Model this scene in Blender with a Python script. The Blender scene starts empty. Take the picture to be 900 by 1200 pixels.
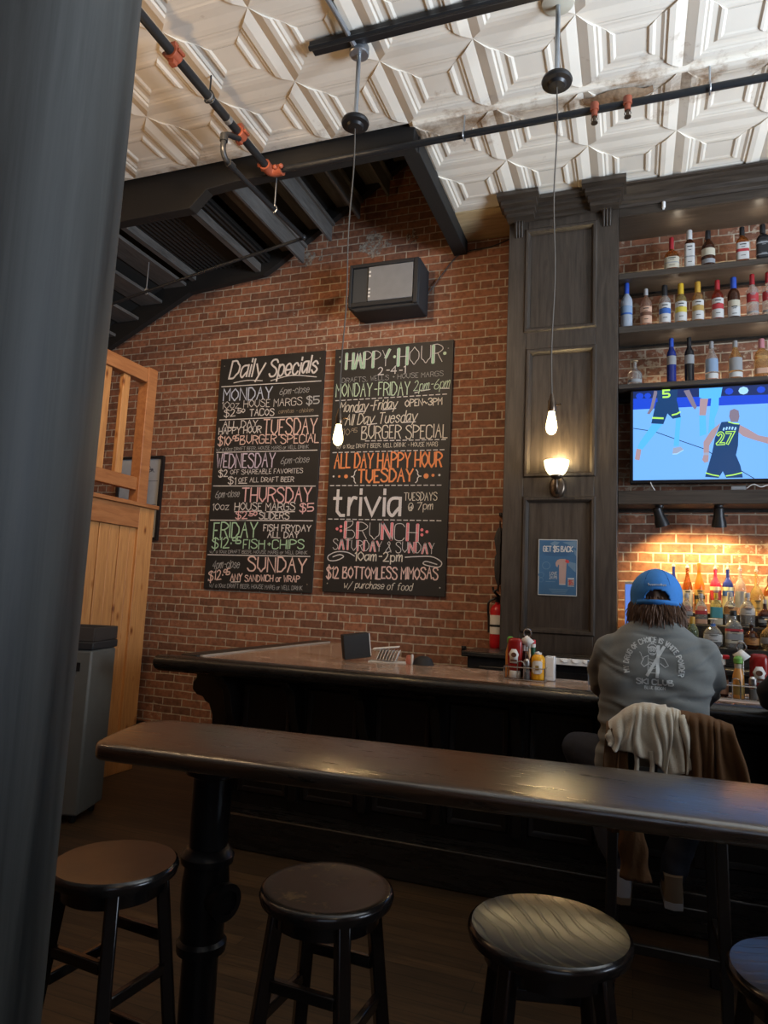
import bpy, bmesh, math, random
from mathutils import Vector, Matrix, noise
from mathutils.bvhtree import BVHTree
random.seed(7)
S = bpy.context.scene
COL = S.collection
PI = math.pi
D = 6.05            # back wall
CEIL = 4.93
# ------------------------------------------------------------------ camera
cam_d = bpy.data.cameras.new('camera'); cam = bpy.data.objects.new('camera', cam_d); COL.objects.link(cam)
def cam_rot(pitch, roll, yaw):
    cy, sy = math.cos(yaw), math.sin(yaw); cp, sp = math.cos(pitch), math.sin(pitch); cr, sr = math.cos(roll), math.sin(roll)
    Rz = Matrix(((cy, sy, 0), (-sy, cy, 0), (0, 0, 1)))
    B = Matrix(((1, 0, 0), (0, 0, -1), (0, 1, 0)))
    Rx = Matrix(((1, 0, 0), (0, cp, sp), (0, -sp, cp)))
    Rr = Matrix(((cr, -sr, 0), (sr, cr, 0), (0, 0, 1)))
    return Rr @ Rx @ B @ Rz
M = cam_rot(*[math.radians(a) for a in (7.0635, 2.6248, 20.127)])
cm = Matrix((M[0], -M[1], -M[2])).transposed().to_4x4()
cm.translation = (0, 0, 1.51)
cam.matrix_world = cm
cam_d.sensor_fit = 'VERTICAL'; cam_d.sensor_height = 36; cam_d.lens = 803.32/1200*36
cam_d.clip_start = 0.02; cam_d.clip_end = 60
S.camera = cam
# ------------------------------------------------------------------ world, light, exposure
W = bpy.data.worlds.new('world'); S.world = W; W.use_nodes = True
W.node_tree.nodes['Background'].inputs[0].default_value = (0.55, 0.68, 1.0, 1)
W.node_tree.nodes['Background'].inputs[1].default_value = 0.25
S.view_settings.view_transform = 'Standard'; S.view_settings.look = 'None'
S.view_settings.exposure = 0.0; S.view_settings.gamma = 1.0
try: S.view_settings.use_curve_mapping = False
except Exception: pass
S.cycles.use_denoising = True
S.cycles.max_bounces = 8; S.cycles.transparent_max_bounces = 12
S.cycles.sample_clamp_indirect = 6.0; S.cycles.caustics_refractive = False; S.cycles.caustics_reflective = False
def light(name, kind, loc, energy, color, size=0.1, size_y=None, target=None, spot=None, blend=0.5):
    l = bpy.data.lights.new(name, kind); o = bpy.data.objects.new(name, l); COL.objects.link(o)
    l.energy = energy; l.color = color; o.location = loc
    if kind == 'AREA':
        l.size = size
        if size_y: l.shape = 'RECTANGLE'; l.size_y = size_y
    else: l.shadow_soft_size = size
    if spot: l.spot_size = math.radians(spot); l.spot_blend = blend
    if target is not None: o.rotation_euler = (Vector(target)-Vector(loc)).to_track_quat('-Z', 'Y').to_euler()
    return o
DAY = (0.72, 0.84, 1.0); WARM = (1.0, 0.62, 0.27)
# daylight through the windows on the right and behind the camera
light('daylight_side', 'AREA', (4.93, 2.1, 2.4), 320, DAY, 2.6, 2.0, (1.2, 3.1, 4.93)).data.spread = math.radians(105)
light('daylight_front', 'AREA', (1.6, -2.93, 2.6), 7, DAY, 2.6, 2.0, (0.0, 4, 2.6))
# unseen warm fills added to brighten brick, pine, planks and ceiling
light('fill_spot', 'SPOT', (-2.4, 2.9, 4.6), 165, (1.0, 0.70, 0.42), 0.08, None, (-2.6, 6.05, 2.9), 95, 0.8)  # added spot washing the chalkboard wall, no fixture modelled
light('fill_spot', 'SPOT', (-1.6, 1.6, 4.6), 160, (1.0, 0.68, 0.38), 0.08, None, (-4.6, 4.6, 2.9), 75, 0.9)  # added spot for the pine wall, no fixture modelled
light('fill_point', 'POINT', (1.5, -0.9, 3.9), 14, (1.0, 0.72, 0.45), 0.12)  # added warm fill behind the camera
light('fill_point', 'POINT', (-2.9, 3.1, 3.7), 17, (1.0, 0.66, 0.34), 0.12)  # added to lift the upper wall, bare planks and left-facing tin
light('fill_point', 'POINT', (-4.9, 2.4, 4.1), 20, (1.0, 0.62, 0.30), 0.12)  # added warm uplight for the left side of the ceiling
# ------------------------------------------------------------------ materials
def mat(name, color, rough=0.5, metal=0.0, spec=0.5, emit=None, estr=0.0, trans=0.0, ior=1.45, vary=0.12, vscale=14.0, bump=0.0, bscale=60.0, coat=0.0, sheen=0.0, alpha=1.0):
    m = bpy.data.materials.new(name); m.use_nodes = True
    nt = m.node_tree; N = nt.nodes; Lk = nt.links; b = N['Principled BSDF']
    b.inputs['Roughness'].default_value = rough; b.inputs['Metallic'].default_value = metal
    b.inputs['Specular IOR Level'].default_value = spec; b.inputs['IOR'].default_value = ior
    b.inputs['Transmission Weight'].default_value = trans; b.inputs['Coat Weight'].default_value = coat
    b.inputs['Coat Roughness'].default_value = 0.15
    b.inputs['Sheen Weight'].default_value = sheen
    b.inputs['Alpha'].default_value = alpha
    c = (*color, 1)
    if emit: b.inputs['Emission Color'].default_value = (*emit, 1); b.inputs['Emission Strength'].default_value = estr
    tc = N.new('ShaderNodeTexCoord')
    n = N.new('ShaderNodeTexNoise'); n.inputs['Scale'].default_value = vscale; n.inputs['Detail'].default_value = 4
    Lk.new(tc.outputs['Object'], n.inputs['Vector'])
    mx = N.new('ShaderNodeMix'); mx.data_type = 'RGBA'
    mx.inputs[6].default_value = (*[min(1, x*(1-vary)) for x in color], 1)
    mx.inputs[7].default_value = (*[min(1, x*(1+vary)) for x in color], 1)
    Lk.new(n.outputs['Fac'], mx.inputs[0]); Lk.new(mx.outputs[2], b.inputs['Base Color'])
    if bump:
        n2 = N.new('ShaderNodeTexNoise'); n2.inputs['Scale'].default_value = bscale; n2.inputs['Detail'].default_value = 3
        Lk.new(tc.outputs['Object'], n2.inputs['Vector'])
        bp = N.new('ShaderNodeBump'); bp.inputs['Strength'].default_value = bump; bp.inputs['Distance'].default_value = 0.01
        Lk.new(n2.outputs['Fac'], bp.inputs['Height']); Lk.new(bp.outputs[0], b.inputs['Normal'])
    return m
def ramp(N, stops):
    r = N.new('ShaderNodeValToRGB'); e = r.color_ramp.elements
    e[0].position, e[0].color = stops[0][0], (*stops[0][1], 1); e[1].position, e[1].color = stops[-1][0], (*stops[-1][1], 1)
    for p, c in stops[1:-1]:
        k = e.new(p); k.color = (*c, 1)
    return r
def wood(name, dark, light_, rough=0.4, scale=(1, 1, 1), gscale=6.0, bump=0.15, rvar=0.15, coat=0.0, distort=3.0, spec=0.5, knots=False):
    """long-grained timber: stretched noise, grain along the axis with the smallest scale"""
    m = bpy.data.materials.new(name); m.use_nodes = True
    nt = m.node_tree; N = nt.nodes; Lk = nt.links; b = N['Principled BSDF']
    tc = N.new('ShaderNodeTexCoord'); mp = N.new('ShaderNodeMapping'); mp.inputs['Scale'].default_value = scale
    Lk.new(tc.outputs['Object'], mp.inputs['Vector'])
    n = N.new('ShaderNodeTexNoise'); n.inputs['Scale'].default_value = gscale; n.inputs['Detail'].default_value = 7; n.inputs['Roughness'].default_value = 0.65
    n.inputs['Distortion'].default_value = distort*0.2
    Lk.new(mp.outputs[0], n.inputs['Vector'])
    r = ramp(N, [(0.32, dark), (0.5, tuple((a+c)/2 for a, c in zip(dark, light_))), (0.7, light_)])
    Lk.new(n.outputs['Fac'], r.inputs[0])
    out = r.outputs[0]
    if knots:
        v = N.new('ShaderNodeTexVoronoi'); v.inputs['Scale'].default_value = 1.0
        mp2 = N.new('ShaderNodeMapping'); mp2.inputs['Scale'].default_value = (9, 9, 4.2); Lk.new(tc.outputs['Object'], mp2.inputs['Vector']); Lk.new(mp2.outputs[0], v.inputs['Vector'])
        kr = ramp(N, [(0.05, (0.22, 0.09, 0.03)), (0.13, (0.75, 0.6, 0.45)), (0.2, (1, 1, 1))]); Lk.new(v.outputs['Distance'], kr.inputs[0])
        mx = N.new('ShaderNodeMix'); mx.data_type = 'RGBA'; mx.blend_type = 'MULTIPLY'; mx.inputs[0].default_value = 0.9
        Lk.new(out, mx.inputs[6]); Lk.new(kr.outputs[0], mx.inputs[7]); out = mx.outputs[2]
    Lk.new(out, b.inputs['Base Color'])
    mr = N.new('ShaderNodeMapRange'); mr.inputs[3].default_value = max(0.05, rough-rvar); mr.inputs[4].default_value = min(1, rough+rvar)
    Lk.new(n.outputs['Fac'], mr.inputs[0]); Lk.new(mr.outputs[0], b.inputs['Roughness'])
    b.inputs['Coat Weight'].default_value = coat; b.inputs['Coat Roughness'].default_value = 0.13
    b.inputs['Specular IOR Level'].default_value = spec
    if bump:
        bp = N.new('ShaderNodeBump'); bp.inputs['Strength'].default_value = bump; bp.inputs['Distance'].default_value = 0.006
        Lk.new(n.outputs['Fac'], bp.inputs['Height']); Lk.new(bp.outputs[0], b.inputs['Normal'])
        if coat: Lk.new(bp.outputs[0], b.inputs['Coat Normal']); b.inputs['Coat IOR'].default_value = 2.0
    return m
def brick_mat():
    m = bpy.data.materials.new('red_brick'); m.use_nodes = True
    nt = m.node_tree; N = nt.nodes; Lk = nt.links; b = N['Principled BSDF']
    tc = N.new('ShaderNodeTexCoord'); sx = N.new('ShaderNodeSeparateXYZ'); cx = N.new('ShaderNodeCombineXYZ')
    Lk.new(tc.outputs['Object'], sx.inputs[0])
    # slightly wavy courses
    wn = N.new('ShaderNodeTexNoise'); wn.inputs['Scale'].default_value = 5; Lk.new(tc.outputs['Object'], wn.inputs['Vector'])
    wm = N.new('ShaderNodeMath'); wm.operation = 'MULTIPLY_ADD'; wm.inputs[1].default_value = 0.016; Lk.new(wn.outputs['Fac'], wm.inputs[0]); Lk.new(sx.outputs['Z'], wm.inputs[2])
    ad = N.new('ShaderNodeMath'); ad.operation = 'ADD'; Lk.new(sx.outputs['X'], ad.inputs[0]); Lk.new(sx.outputs['Y'], ad.inputs[1])
    Lk.new(ad.outputs[0], cx.inputs['X']); Lk.new(wm.outputs[0], cx.inputs['Y'])
    br = N.new('ShaderNodeTexBrick'); Lk.new(cx.outputs[0], br.inputs['Vector'])
    br.inputs['Scale'].default_value = 1.0; br.inputs['Brick Width'].default_value = 0.232; br.inputs['Row Height'].default_value = 0.0792
    br.inputs['Mortar Size'].default_value = 0.0062; br.inputs['Mortar Smooth'].default_value = 0.25; br.inputs['Bias'].default_value = -0.1
    br.offset = 0.5; br.offset_frequency = 2; br.squash = 0.5; br.squash_frequency = 8
    br.inputs['Color1'].default_value = (0.30, 0.125, 0.068, 1); br.inputs['Color2'].default_value = (0.145, 0.066, 0.041, 1)
    br.inputs['Mortar'].default_value = (0.44, 0.36, 0.27, 1)
    # blotchy tone change inside bricks
    n = N.new('ShaderNodeTexNoise'); n.inputs['Scale'].default_value = 26; n.inputs['Detail'].default_value = 5; Lk.new(tc.outputs['Object'], n.inputs['Vector'])
    r = ramp(N, [(0.25, (0.62, 0.60, 0.58)), (0.5, (1, 1, 1)), (0.75, (1.25, 1.2, 1.15))]); Lk.new(n.outputs['Fac'], r.inputs[0])
    mx = N.new('ShaderNodeMix'); mx.data_type = 'RGBA'; mx.blend_type = 'MULTIPLY'; mx.inputs[0].default_value = 1
    Lk.new(br.outputs['Color'], mx.inputs[6]); Lk.new(r.outputs[0], mx.inputs[7])
    # old mortar smears left on the faces
    n2 = N.new('ShaderNodeTexNoise'); n2.inputs['Scale'].default_value = 17; n2.inputs['Detail'].default_value = 8; n2.inputs['Roughness'].default_value = 0.7; Lk.new(tc.outputs['Object'], n2.inputs['Vector'])
    n3 = N.new('ShaderNodeTexNoise'); n3.inputs['Scale'].default_value = 1.1; Lk.new(tc.outputs['Object'], n3.inputs['Vector'])
    ad2 = N.new('ShaderNodeMath'); ad2.operation = 'MULTIPLY_ADD'; ad2.inputs[1].default_value = 0.5; Lk.new(n3.outputs['Fac'], ad2.inputs[0]); Lk.new(n2.outputs['Fac'], ad2.inputs[2])
    bx = N.new('ShaderNodeMapRange'); bx.inputs[1].default_value = -0.3; bx.inputs[2].default_value = 0.1; bx.inputs[3].default_value = 0.0; bx.inputs[4].default_value = 0.085; Lk.new(sx.outputs['X'], bx.inputs[0])
    ad3 = N.new('ShaderNodeMath'); ad3.operation = 'ADD'; Lk.new(ad2.outputs[0], ad3.inputs[0]); Lk.new(bx.outputs[0], ad3.inputs[1]); ad2 = ad3
    r2 = ramp(N, [(0.90, (0, 0, 0)), (0.98, (0.75, 0.75, 0.75))]); Lk.new(ad2.outputs[0], r2.inputs[0])
    mx2 = N.new('ShaderNodeMix'); mx2.data_type = 'RGBA'; Lk.new(r2.outputs[0], mx2.inputs[0]); Lk.new(mx.outputs[2], mx2.inputs[6]); mx2.inputs[7].default_value = (0.42, 0.34, 0.25, 1)
    Lk.new(mx2.outputs[2], b.inputs['Base Color'])
    b.inputs['Roughness'].default_value = 0.8; b.inputs['Specular IOR Level'].default_value = 0.3
    inv = N.new('ShaderNodeMath'); inv.operation = 'MULTIPLY_ADD'; inv.inputs[1].default_value = -1.0; inv.inputs[2].default_value = 1.0; Lk.new(br.outputs['Fac'], inv.inputs[0])
    hn = N.new('ShaderNodeMath'); hn.operation = 'MULTIPLY_ADD'; hn.inputs[1].default_value = 0.5; Lk.new(n.outputs['Fac'], hn.inputs[0]); Lk.new(inv.outputs[0], hn.inputs[2])
    bp = N.new('ShaderNodeBump'); bp.inputs['Strength'].default_value = 0.7; bp.inputs['Distance'].default_value = 0.012
    Lk.new(hn.outputs[0], bp.inputs['Height']); Lk.new(bp.outputs[0], b.inputs['Normal'])
    return m
def tin_mat():
    m = mat('cream_painted_tin', (0.74, 0.68, 0.58), 0.34, 0, 0.6, vary=0.10, vscale=3.0, bump=0.10, bscale=9)
    nt = m.node_tree; N = nt.nodes; Lk = nt.links; b = N['Principled BSDF']
    base = b.inputs['Base Color'].links[0].from_socket
    tc = N.new('ShaderNodeTexCoord'); sx = N.new('ShaderNodeSeparateXYZ'); Lk.new(tc.outputs['Object'], sx.inputs[0])
    n = N.new('ShaderNodeTexNoise'); n.inputs['Scale'].default_value = 5; n.inputs['Detail'].default_value = 8; n.inputs['Roughness'].default_value = 0.7; Lk.new(tc.outputs['Object'], n.inputs['Vector'])
    # old leak stains along the seam near the bar (y = 4.33)
    d = N.new('ShaderNodeMath'); d.operation = 'SUBTRACT'; d.inputs[1].default_value = 4.42; Lk.new(sx.outputs['Y'], d.inputs[0])
    a = N.new('ShaderNodeMath'); a.operation = 'ABSOLUTE'; Lk.new(d.outputs[0], a.inputs[0])
    k = N.new('ShaderNodeMapRange'); k.inputs[1].default_value = 0.45; k.inputs[2].default_value = 0.0; k.inputs[3].default_value = 0; k.inputs[4].default_value = 0.22; Lk.new(a.outputs[0], k.inputs[0])
    s = N.new('ShaderNodeMath'); s.operation = 'ADD'; Lk.new(n.outputs['Fac'], s.inputs[0]); Lk.new(k.outputs[0], s.inputs[1])
    r = ramp(N, [(0.66, (0, 0, 0)), (0.84, (0.85, 0.85, 0.85))]); Lk.new(s.outputs[0], r.inputs[0])
    mx = N.new('ShaderNodeMix'); mx.data_type = 'RGBA'; Lk.new(r.outputs[0], mx.inputs[0]); Lk.new(base, mx.inputs[6]); mx.inputs[7].default_value = (0.26, 0.15, 0.07, 1)
    Lk.new(mx.outputs[2], b.inputs['Base Color'])
    return m
def floor_mat():
    m = bpy.data.materials.new('worn_floorboards'); m.use_nodes = True
    nt = m.node_tree; N = nt.nodes; Lk = nt.links; b = N['Principled BSDF']
    tc = N.new('ShaderNodeTexCoord')
    br = N.new('ShaderNodeTexBrick'); Lk.new(tc.outputs['Object'], br.inputs['Vector']); br.inputs['Scale'].default_value = 1
    br.inputs['Brick Width'].default_value = 1.6; br.inputs['Row Height'].default_value = 0.075; br.inputs['Mortar Size'].default_value = 0.0025; br.offset = 0.37
    br.inputs['Color1'].default_value = (0.066, 0.039, 0.019, 1); br.inputs['Color2'].default_value = (0.038, 0.023, 0.012, 1); br.inputs['Mortar'].default_value = (0.012, 0.008, 0.005, 1)
    mp = N.new('ShaderNodeMapping'); mp.inputs['Scale'].default_value = (1.5, 22, 1); Lk.new(tc.outputs['Object'], mp.inputs['Vector'])
    n = N.new('ShaderNodeTexNoise'); n.inputs['Scale'].default_value = 3; n.inputs['Detail'].default_value = 6; Lk.new(mp.outputs[0], n.inputs['Vector'])
    r = ramp(N, [(0.3, (0.5, 0.5, 0.5)), (0.7, (1.25, 1.2, 1.1))]); Lk.new(n.outputs['Fac'], r.inputs[0])
    mx = N.new('ShaderNodeMix'); mx.data_type = 'RGBA'; mx.blend_type = 'MULTIPLY'; mx.inputs[0].default_value = 1
    Lk.new(br.outputs['Color'], mx.inputs[6]); Lk.new(r.outputs[0], mx.inputs[7]); Lk.new(mx.outputs[2], b.inputs['Base Color'])
    b.inputs['Roughness'].default_value = 0.5
    bp = N.new('ShaderNodeBump'); bp.inputs['Strength'].default_value = 0.2; bp.inputs['Distance'].default_value = 0.004; Lk.new(n.outputs['Fac'], bp.inputs['Height']); Lk.new(bp.outputs[0], b.inputs['Normal'])
    return m
def column_mat():
    m = wood('dark_paint_column', (0.012, 0.0145, 0.0155), (0.062, 0.066, 0.064), 0.55, (9, 9, 0.35), 2.2, 0.05, 0.1)
    return m
MAT = {}
MAT['brick'] = brick_mat(); MAT['tin'] = tin_mat(); MAT['floor'] = floor_mat(); MAT['column'] = column_mat()
MAT['plank_ceiling'] = wood('bare_ceiling_plank', (0.40, 0.29, 0.15), (0.56, 0.42, 0.24), 0.6, (0.6, 6, 6), 4)
MAT['darkwood'] = wood('dark_stained_wood', (0.024, 0.018, 0.0135), (0.060, 0.046, 0.035), 0.40, (9, 9, 0.7), 4, 0.12)
MAT['darkwood_x'] = wood('dark_stained_wood_lengthwise', (0.024, 0.018, 0.0135), (0.064, 0.049, 0.037), 0.36, (0.7, 9, 9), 4, 0.12)
MAT['blackwood'] = wood('black_painted_wood', (0.008, 0.007, 0.006), (0.02, 0.017, 0.015), 0.34, (8, 8, 0.8), 4, 0.1)
MAT['blackwood_x'] = wood('black_painted_wood_lengthwise', (0.010, 0.009, 0.008), (0.026, 0.022, 0.018), 0.28, (0.8, 8, 8), 4, 0.12)
MAT['railwood'] = wood('dark_varnished_rail', (0.008, 0.0045, 0.0025), (0.050, 0.028, 0.014), 0.30, (1.0, 14, 14), 5, 0.22, 0.12, coat=1.0)
MAT['pine'] = wood('orange_pine', (0.36, 0.155, 0.05), (0.56, 0.275, 0.095), 0.5, (10, 10, 0.8), 4, 0.1, knots=True)
MAT['pine_rail'] = wood('reddish_pine', (0.26, 0.095, 0.032), (0.40, 0.17, 0.06), 0.5, (8, 1.0, 8), 4, 0.1)
MAT['beam'] = mat('black_painted_beam', (0.010, 0.009, 0.008), 0.7, bump=0.15, bscale=20)
MAT['stair'] = wood('bare_stair_board', (0.05, 0.045, 0.04), (0.12, 0.11, 0.10), 0.7, (9, 0.8, 9), 4, 0.15)
MAT['pipe'] = mat('black_steel_pipe', (0.022, 0.024, 0.027), 0.38, 0.4, bump=0.1, bscale=40)
MAT['galv'] = mat('galvanised_steel', (0.42, 0.45, 0.48), 0.35, 0.85, vary=0.2)
MAT['redcouple'] = mat('orange_red_coupling', (0.26, 0.065, 0.032), 0.5, vary=0.3)
MAT['black'] = mat('black_plastic', (0.012, 0.012, 0.013), 0.4)
MAT['blackmetal'] = mat('black_iron', (0.014, 0.015, 0.017), 0.30, 0.3, bump=0.1, bscale=30)
MAT['stoolwood'] = mat('glossy_black_stool_paint', (0.010, 0.009, 0.009), 0.22, 0, 0.6, bump=0.08, bscale=40, coat=0.4)
MAT['chalkboard'] = mat('chalkboard_black', (0.020, 0.019, 0.018), 0.55, vary=0.2, vscale=3)
MAT['white'] = mat('white_plastic', (0.75, 0.74, 0.72), 0.4)
MAT['paper'] = mat('white_paper', (0.78, 0.76, 0.72), 0.8)
MAT['steel'] = mat('brushed_steel', (0.55, 0.55, 0.55), 0.3, 1.0)
MAT['bronze'] = mat('dark_bronze', (0.10, 0.075, 0.055), 0.3, 0.85)
MAT['red'] = mat('red_enamel', (0.50, 0.015, 0.02), 0.3)
MAT['greymetal'] = mat('grey_enamel_cabinet', (0.125, 0.123, 0.108), 0.5)
MAT['speakergrey'] = mat('grey_speaker_cloth', (0.21, 0.22, 0.23), 0.6, bump=0.2, bscale=200)
MAT['flatblack'] = mat('matt_black', (0.02, 0.02, 0.021), 0.7)
# ------------------------------------------------------------------ mesh helper
class G:
    def __init__(s): s.v = []; s.f = []; s.m = []
    def add(s, vs, fs, m=0):
        o = len(s.v); s.v += [Vector(p) for p in vs]
        for f in fs: s.f.append([i+o for i in f]); s.m.append(m)
        return s
    def box(s, x0, x1, y0, y1, z0, z1, m=0, R=None, c=None):
        x0, x1 = min(x0, x1), max(x0, x1); y0, y1 = min(y0, y1), max(y0, y1); z0, z1 = min(z0, z1), max(z0, z1)
        vs = [Vector(p) for p in ((x0,y0,z0),(x1,y0,z0),(x1,y1,z0),(x0,y1,z0),(x0,y0,z1),(x1,y0,z1),(x1,y1,z1),(x0,y1,z1))]
        if R is not None:
            c = Vector(c) if c is not None else Vector(((x0+x1)/2, (y0+y1)/2, (z0+z1)/2)); vs = [R @ (p-c)+c for p in vs]
        return s.add(vs, [(0,3,2,1),(4,5,6,7),(0,1,5,4),(1,2,6,5),(2,3,7,6),(3,0,4,7)], m)
    def bar(s, p0, p1, w, h, m=0, up=(0,0,1)):
        """rectangular bar between two points, w across, h along up"""
        p0 = Vector(p0); p1 = Vector(p1); d = (p1-p0).normalized(); u = Vector(up)
        r = d.cross(u)
        if r.length < 1e-4: r = d.cross(Vector((0,1,0)))
        r.normalize(); u = r.cross(d).normalized(); r *= w/2; u *= h/2
        vs = [p0-r-u, p0+r-u, p0+r+u, p0-r+u, p1-r-u, p1+r-u, p1+r+u, p1-r+u]
        return s.add(vs, [(0,1,2,3),(7,6,5,4),(0,4,5,1),(1,5,6,2),(2,6,7,3),(3,7,4,0)], m)
    def cyl(s, p0, p1, r0, r1=None, n=16, m=0, caps=True):
        r1 = r0 if r1 is None else r1; p0 = Vector(p0); p1 = Vector(p1); d = (p1-p0).normalized()
        a = d.cross(Vector((0,0,1)) if abs(d.z) < 0.9 else Vector((1,0,0))).normalized(); b = d.cross(a)
        vs = []
        for p, r in ((p0, r0), (p1, r1)):
            for i in range(n): t = 2*PI*i/n; vs.append(p+a*(r*math.cos(t))+b*(r*math.sin(t)))
        fs = [(i, (i+1) % n, n+(i+1) % n, n+i) for i in range(n)]
        if caps: fs += [tuple(range(n-1, -1, -1)), tuple(range(n, 2*n))]
        return s.add(vs, fs, m)
    def lathe(s, prof, c=(0,0,0), n=24, m=0, axis=None, sq=None):
        """prof: (r, z[, mat]) from bottom to top; sq = power of a rounded square section"""
        c = Vector(c); vs = []; R = Matrix.Identity(3)
        if axis is not None: R = Vector((0,0,1)).rotation_difference(Vector(axis)).to_matrix()
        for q in prof:
            for i in range(n):
                t = 2*PI*i/n; x, y = math.cos(t), math.sin(t)
                if sq: k = (abs(x)**sq+abs(y)**sq)**(-1/sq); x *= k; y *= k
                vs.append(c+R @ Vector((q[0]*x, q[0]*y, q[1])))
        o = len(s.v); s.v += vs
        for j in range(len(prof)-1):
            mm = prof[j+1][2] if len(prof[j+1]) > 2 else m
            for i in range(n): s.f.append([o+j*n+i, o+j*n+(i+1) % n, o+(j+1)*n+(i+1) % n, o+(j+1)*n+i]); s.m.append(mm)
        if prof[0][0] > 1e-5: s.f.append([o+i for i in range(n-1, -1, -1)]); s.m.append(m)
        if prof[-1][0] > 1e-5: s.f.append([o+(len(prof)-1)*n+i for i in range(n)]); s.m.append(prof[-1][2] if len(prof[-1]) > 2 else m)
        return s
    def tube(s, pts, r, n=8, m=0, smooth=0):
        pts = [Vector(p) for p in pts]
        if smooth: pts = spline(pts, smooth)
        rs = r if isinstance(r, (list, tuple)) else [r]*len(pts)
        if len(rs) != len(pts):
            k = len(rs)-1; rs = [rs[min(k, int(i/(len(pts)-1)*k))]+(rs[min(k, int(i/(len(pts)-1)*k)+1)]-rs[min(k, int(i/(len(pts)-1)*k))])*((i/(len(pts)-1)*k) % 1) for i in range(len(pts))]
        a = None; o = len(s.v)
        for i, p in enumerate(pts):
            d = (pts[min(i+1, len(pts)-1)]-pts[max(i-1, 0)]).normalized()
            if a is None: a = d.cross(Vector((0,0,1)) if abs(d.z) < 0.9 else Vector((1,0,0))).normalized()
            a = (a-d*a.dot(d)).normalized(); b = d.cross(a)
            for k in range(n): t = 2*PI*k/n; s.v.append(p+a*(rs[i]*math.cos(t))+b*(rs[i]*math.sin(t)))
        for i in range(len(pts)-1):
            for k in range(n): s.f.append([o+i*n+k, o+i*n+(k+1) % n, o+(i+1)*n+(k+1) % n, o+(i+1)*n+k]); s.m.append(m)
        s.f.append([o+k for k in range(n-1, -1, -1)]); s.m.append(m); s.f.append([o+(len(pts)-1)*n+k for k in range(n)]); s.m.append(m)
        return s
    def prism(s, poly, axis, a, b, m=0):
        """2-D polygon extruded along an axis between a and b; x: (y,z), y: (x,z), z: (x,y)"""
        def P(q, t): return {'x': (t, q[0], q[1]), 'y': (q[0], t, q[1]), 'z': (q[0], q[1], t)}[axis]
        n = len(poly); vs = [P(q, a) for q in poly]+[P(q, b) for q in poly]
        return s.add(vs, [tuple(range(n)), tuple(range(2*n-1, n-1, -1))]+[(i, n+i, n+(i+1) % n, (i+1) % n) for i in range(n)], m)
    def sph(s, c, r, n=16, k=10, m=0, R=None):
        if not isinstance(r, (list, tuple)): r = (r, r, r)
        c = Vector(c); o = len(s.v)
        def q(x, y, z):
            p = Vector((r[0]*x, r[1]*y, r[2]*z)); return c+(R @ p if R is not None else p)
        s.v.append(q(0, 0, -1))
        for j in range(1, k):
            ph = -PI/2+PI*j/k
            for i in range(n): t = 2*PI*i/n; s.v.append(q(math.cos(ph)*math.cos(t), math.cos(ph)*math.sin(t), math.sin(ph)))
        s.v.append(q(0, 0, 1)); top = len(s.v)-1
        for i in range(n): s.f.append([o, o+1+(i+1) % n, o+1+i]); s.m.append(m)
        for j in range(k-2):
            for i in range(n): s.f.append([o+1+j*n+i, o+1+j*n+(i+1) % n, o+1+(j+1)*n+(i+1) % n, o+1+(j+1)*n+i]); s.m.append(m)
        for i in range(n): s.f.append([top, o+1+(k-2)*n+i, o+1+(k-2)*n+(i+1) % n]); s.m.append(m)
        return s
    def grid(s, rows, m=0, closed=False):
        o = len(s.v); n = len(rows[0])
        for r in rows: s.v += [Vector(p) for p in r]
        for j in range(len(rows)-1):
            for i in range(n if closed else n-1):
                s.f.append([o+j*n+i, o+j*n+(i+1) % n, o+(j+1)*n+(i+1) % n, o+(j+1)*n+i]); s.m.append(m)
        return s
    def done(s, name, mats, parent=None, origin=None, smooth=35, bev=0, bseg=2, solid=0, fixn=True):
        if not isinstance(mats, (list, tuple)): mats = [mats]
        o0 = Vector(origin) if origin is not None else (wloc(parent) if parent else Vector((0,0,0)))
        me = bpy.data.meshes.new(name)
        me.from_pydata([p-o0 for p in s.v], [], s.f)
        for k in mats: me.materials.append(MAT[k] if isinstance(k, str) else k)
        me.polygons.foreach_set('material_index', s.m)
        if fixn:
            bm = bmesh.new(); bm.from_mesh(me); bmesh.ops.recalc_face_normals(bm, faces=bm.faces); bm.to_mesh(me); bm.free()
        if smooth:
            me.polygons.foreach_set('use_smooth', [True]*len(me.polygons)); me.set_sharp_from_angle(angle=math.radians(smooth))
        o = bpy.data.objects.new(name, me); COL.objects.link(o)
        if parent: o.parent = parent; o.location = o0-wloc(parent)
        else: o.location = o0
        if bev:
            k = o.modifiers.new('edge', 'BEVEL'); k.width = bev; k.segments = bseg; k.limit_method = 'ANGLE'; k.angle_limit = math.radians(40); k.harden_normals = False
        if solid:
            k = o.modifiers.new('thick', 'SOLIDIFY'); k.thickness = solid; k.offset = 0
        return o
def wloc(o):
    p = Vector((0,0,0))
    while o: p += o.location; o = o.parent
    return p
def spline(pts, k=6, closed=False):
    out = []; n = len(pts)
    for i in range(n if closed else n-1):
        g = lambda j: pts[j % n] if closed else pts[max(0, min(n-1, j))]
        p0, p1, p2, p3 = g(i-1), g(i), g(i+1), g(i+2)
        for t in range(k):
            t /= k
            out.append(0.5*((2*p1)+(p2-p0)*t+(2*p0-5*p1+4*p2-p3)*t*t+(3*p1-p0-3*p2+p3)*t*t*t))
    if not closed: out.append(pts[-1])
    return out
def tag(o, label=None, cat=None, group=None, kind=None):
    if label: o['label'] = label
    if cat: o['category'] = cat
    if group: o['group'] = group
    if kind: o['kind'] = kind
    return o
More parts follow.
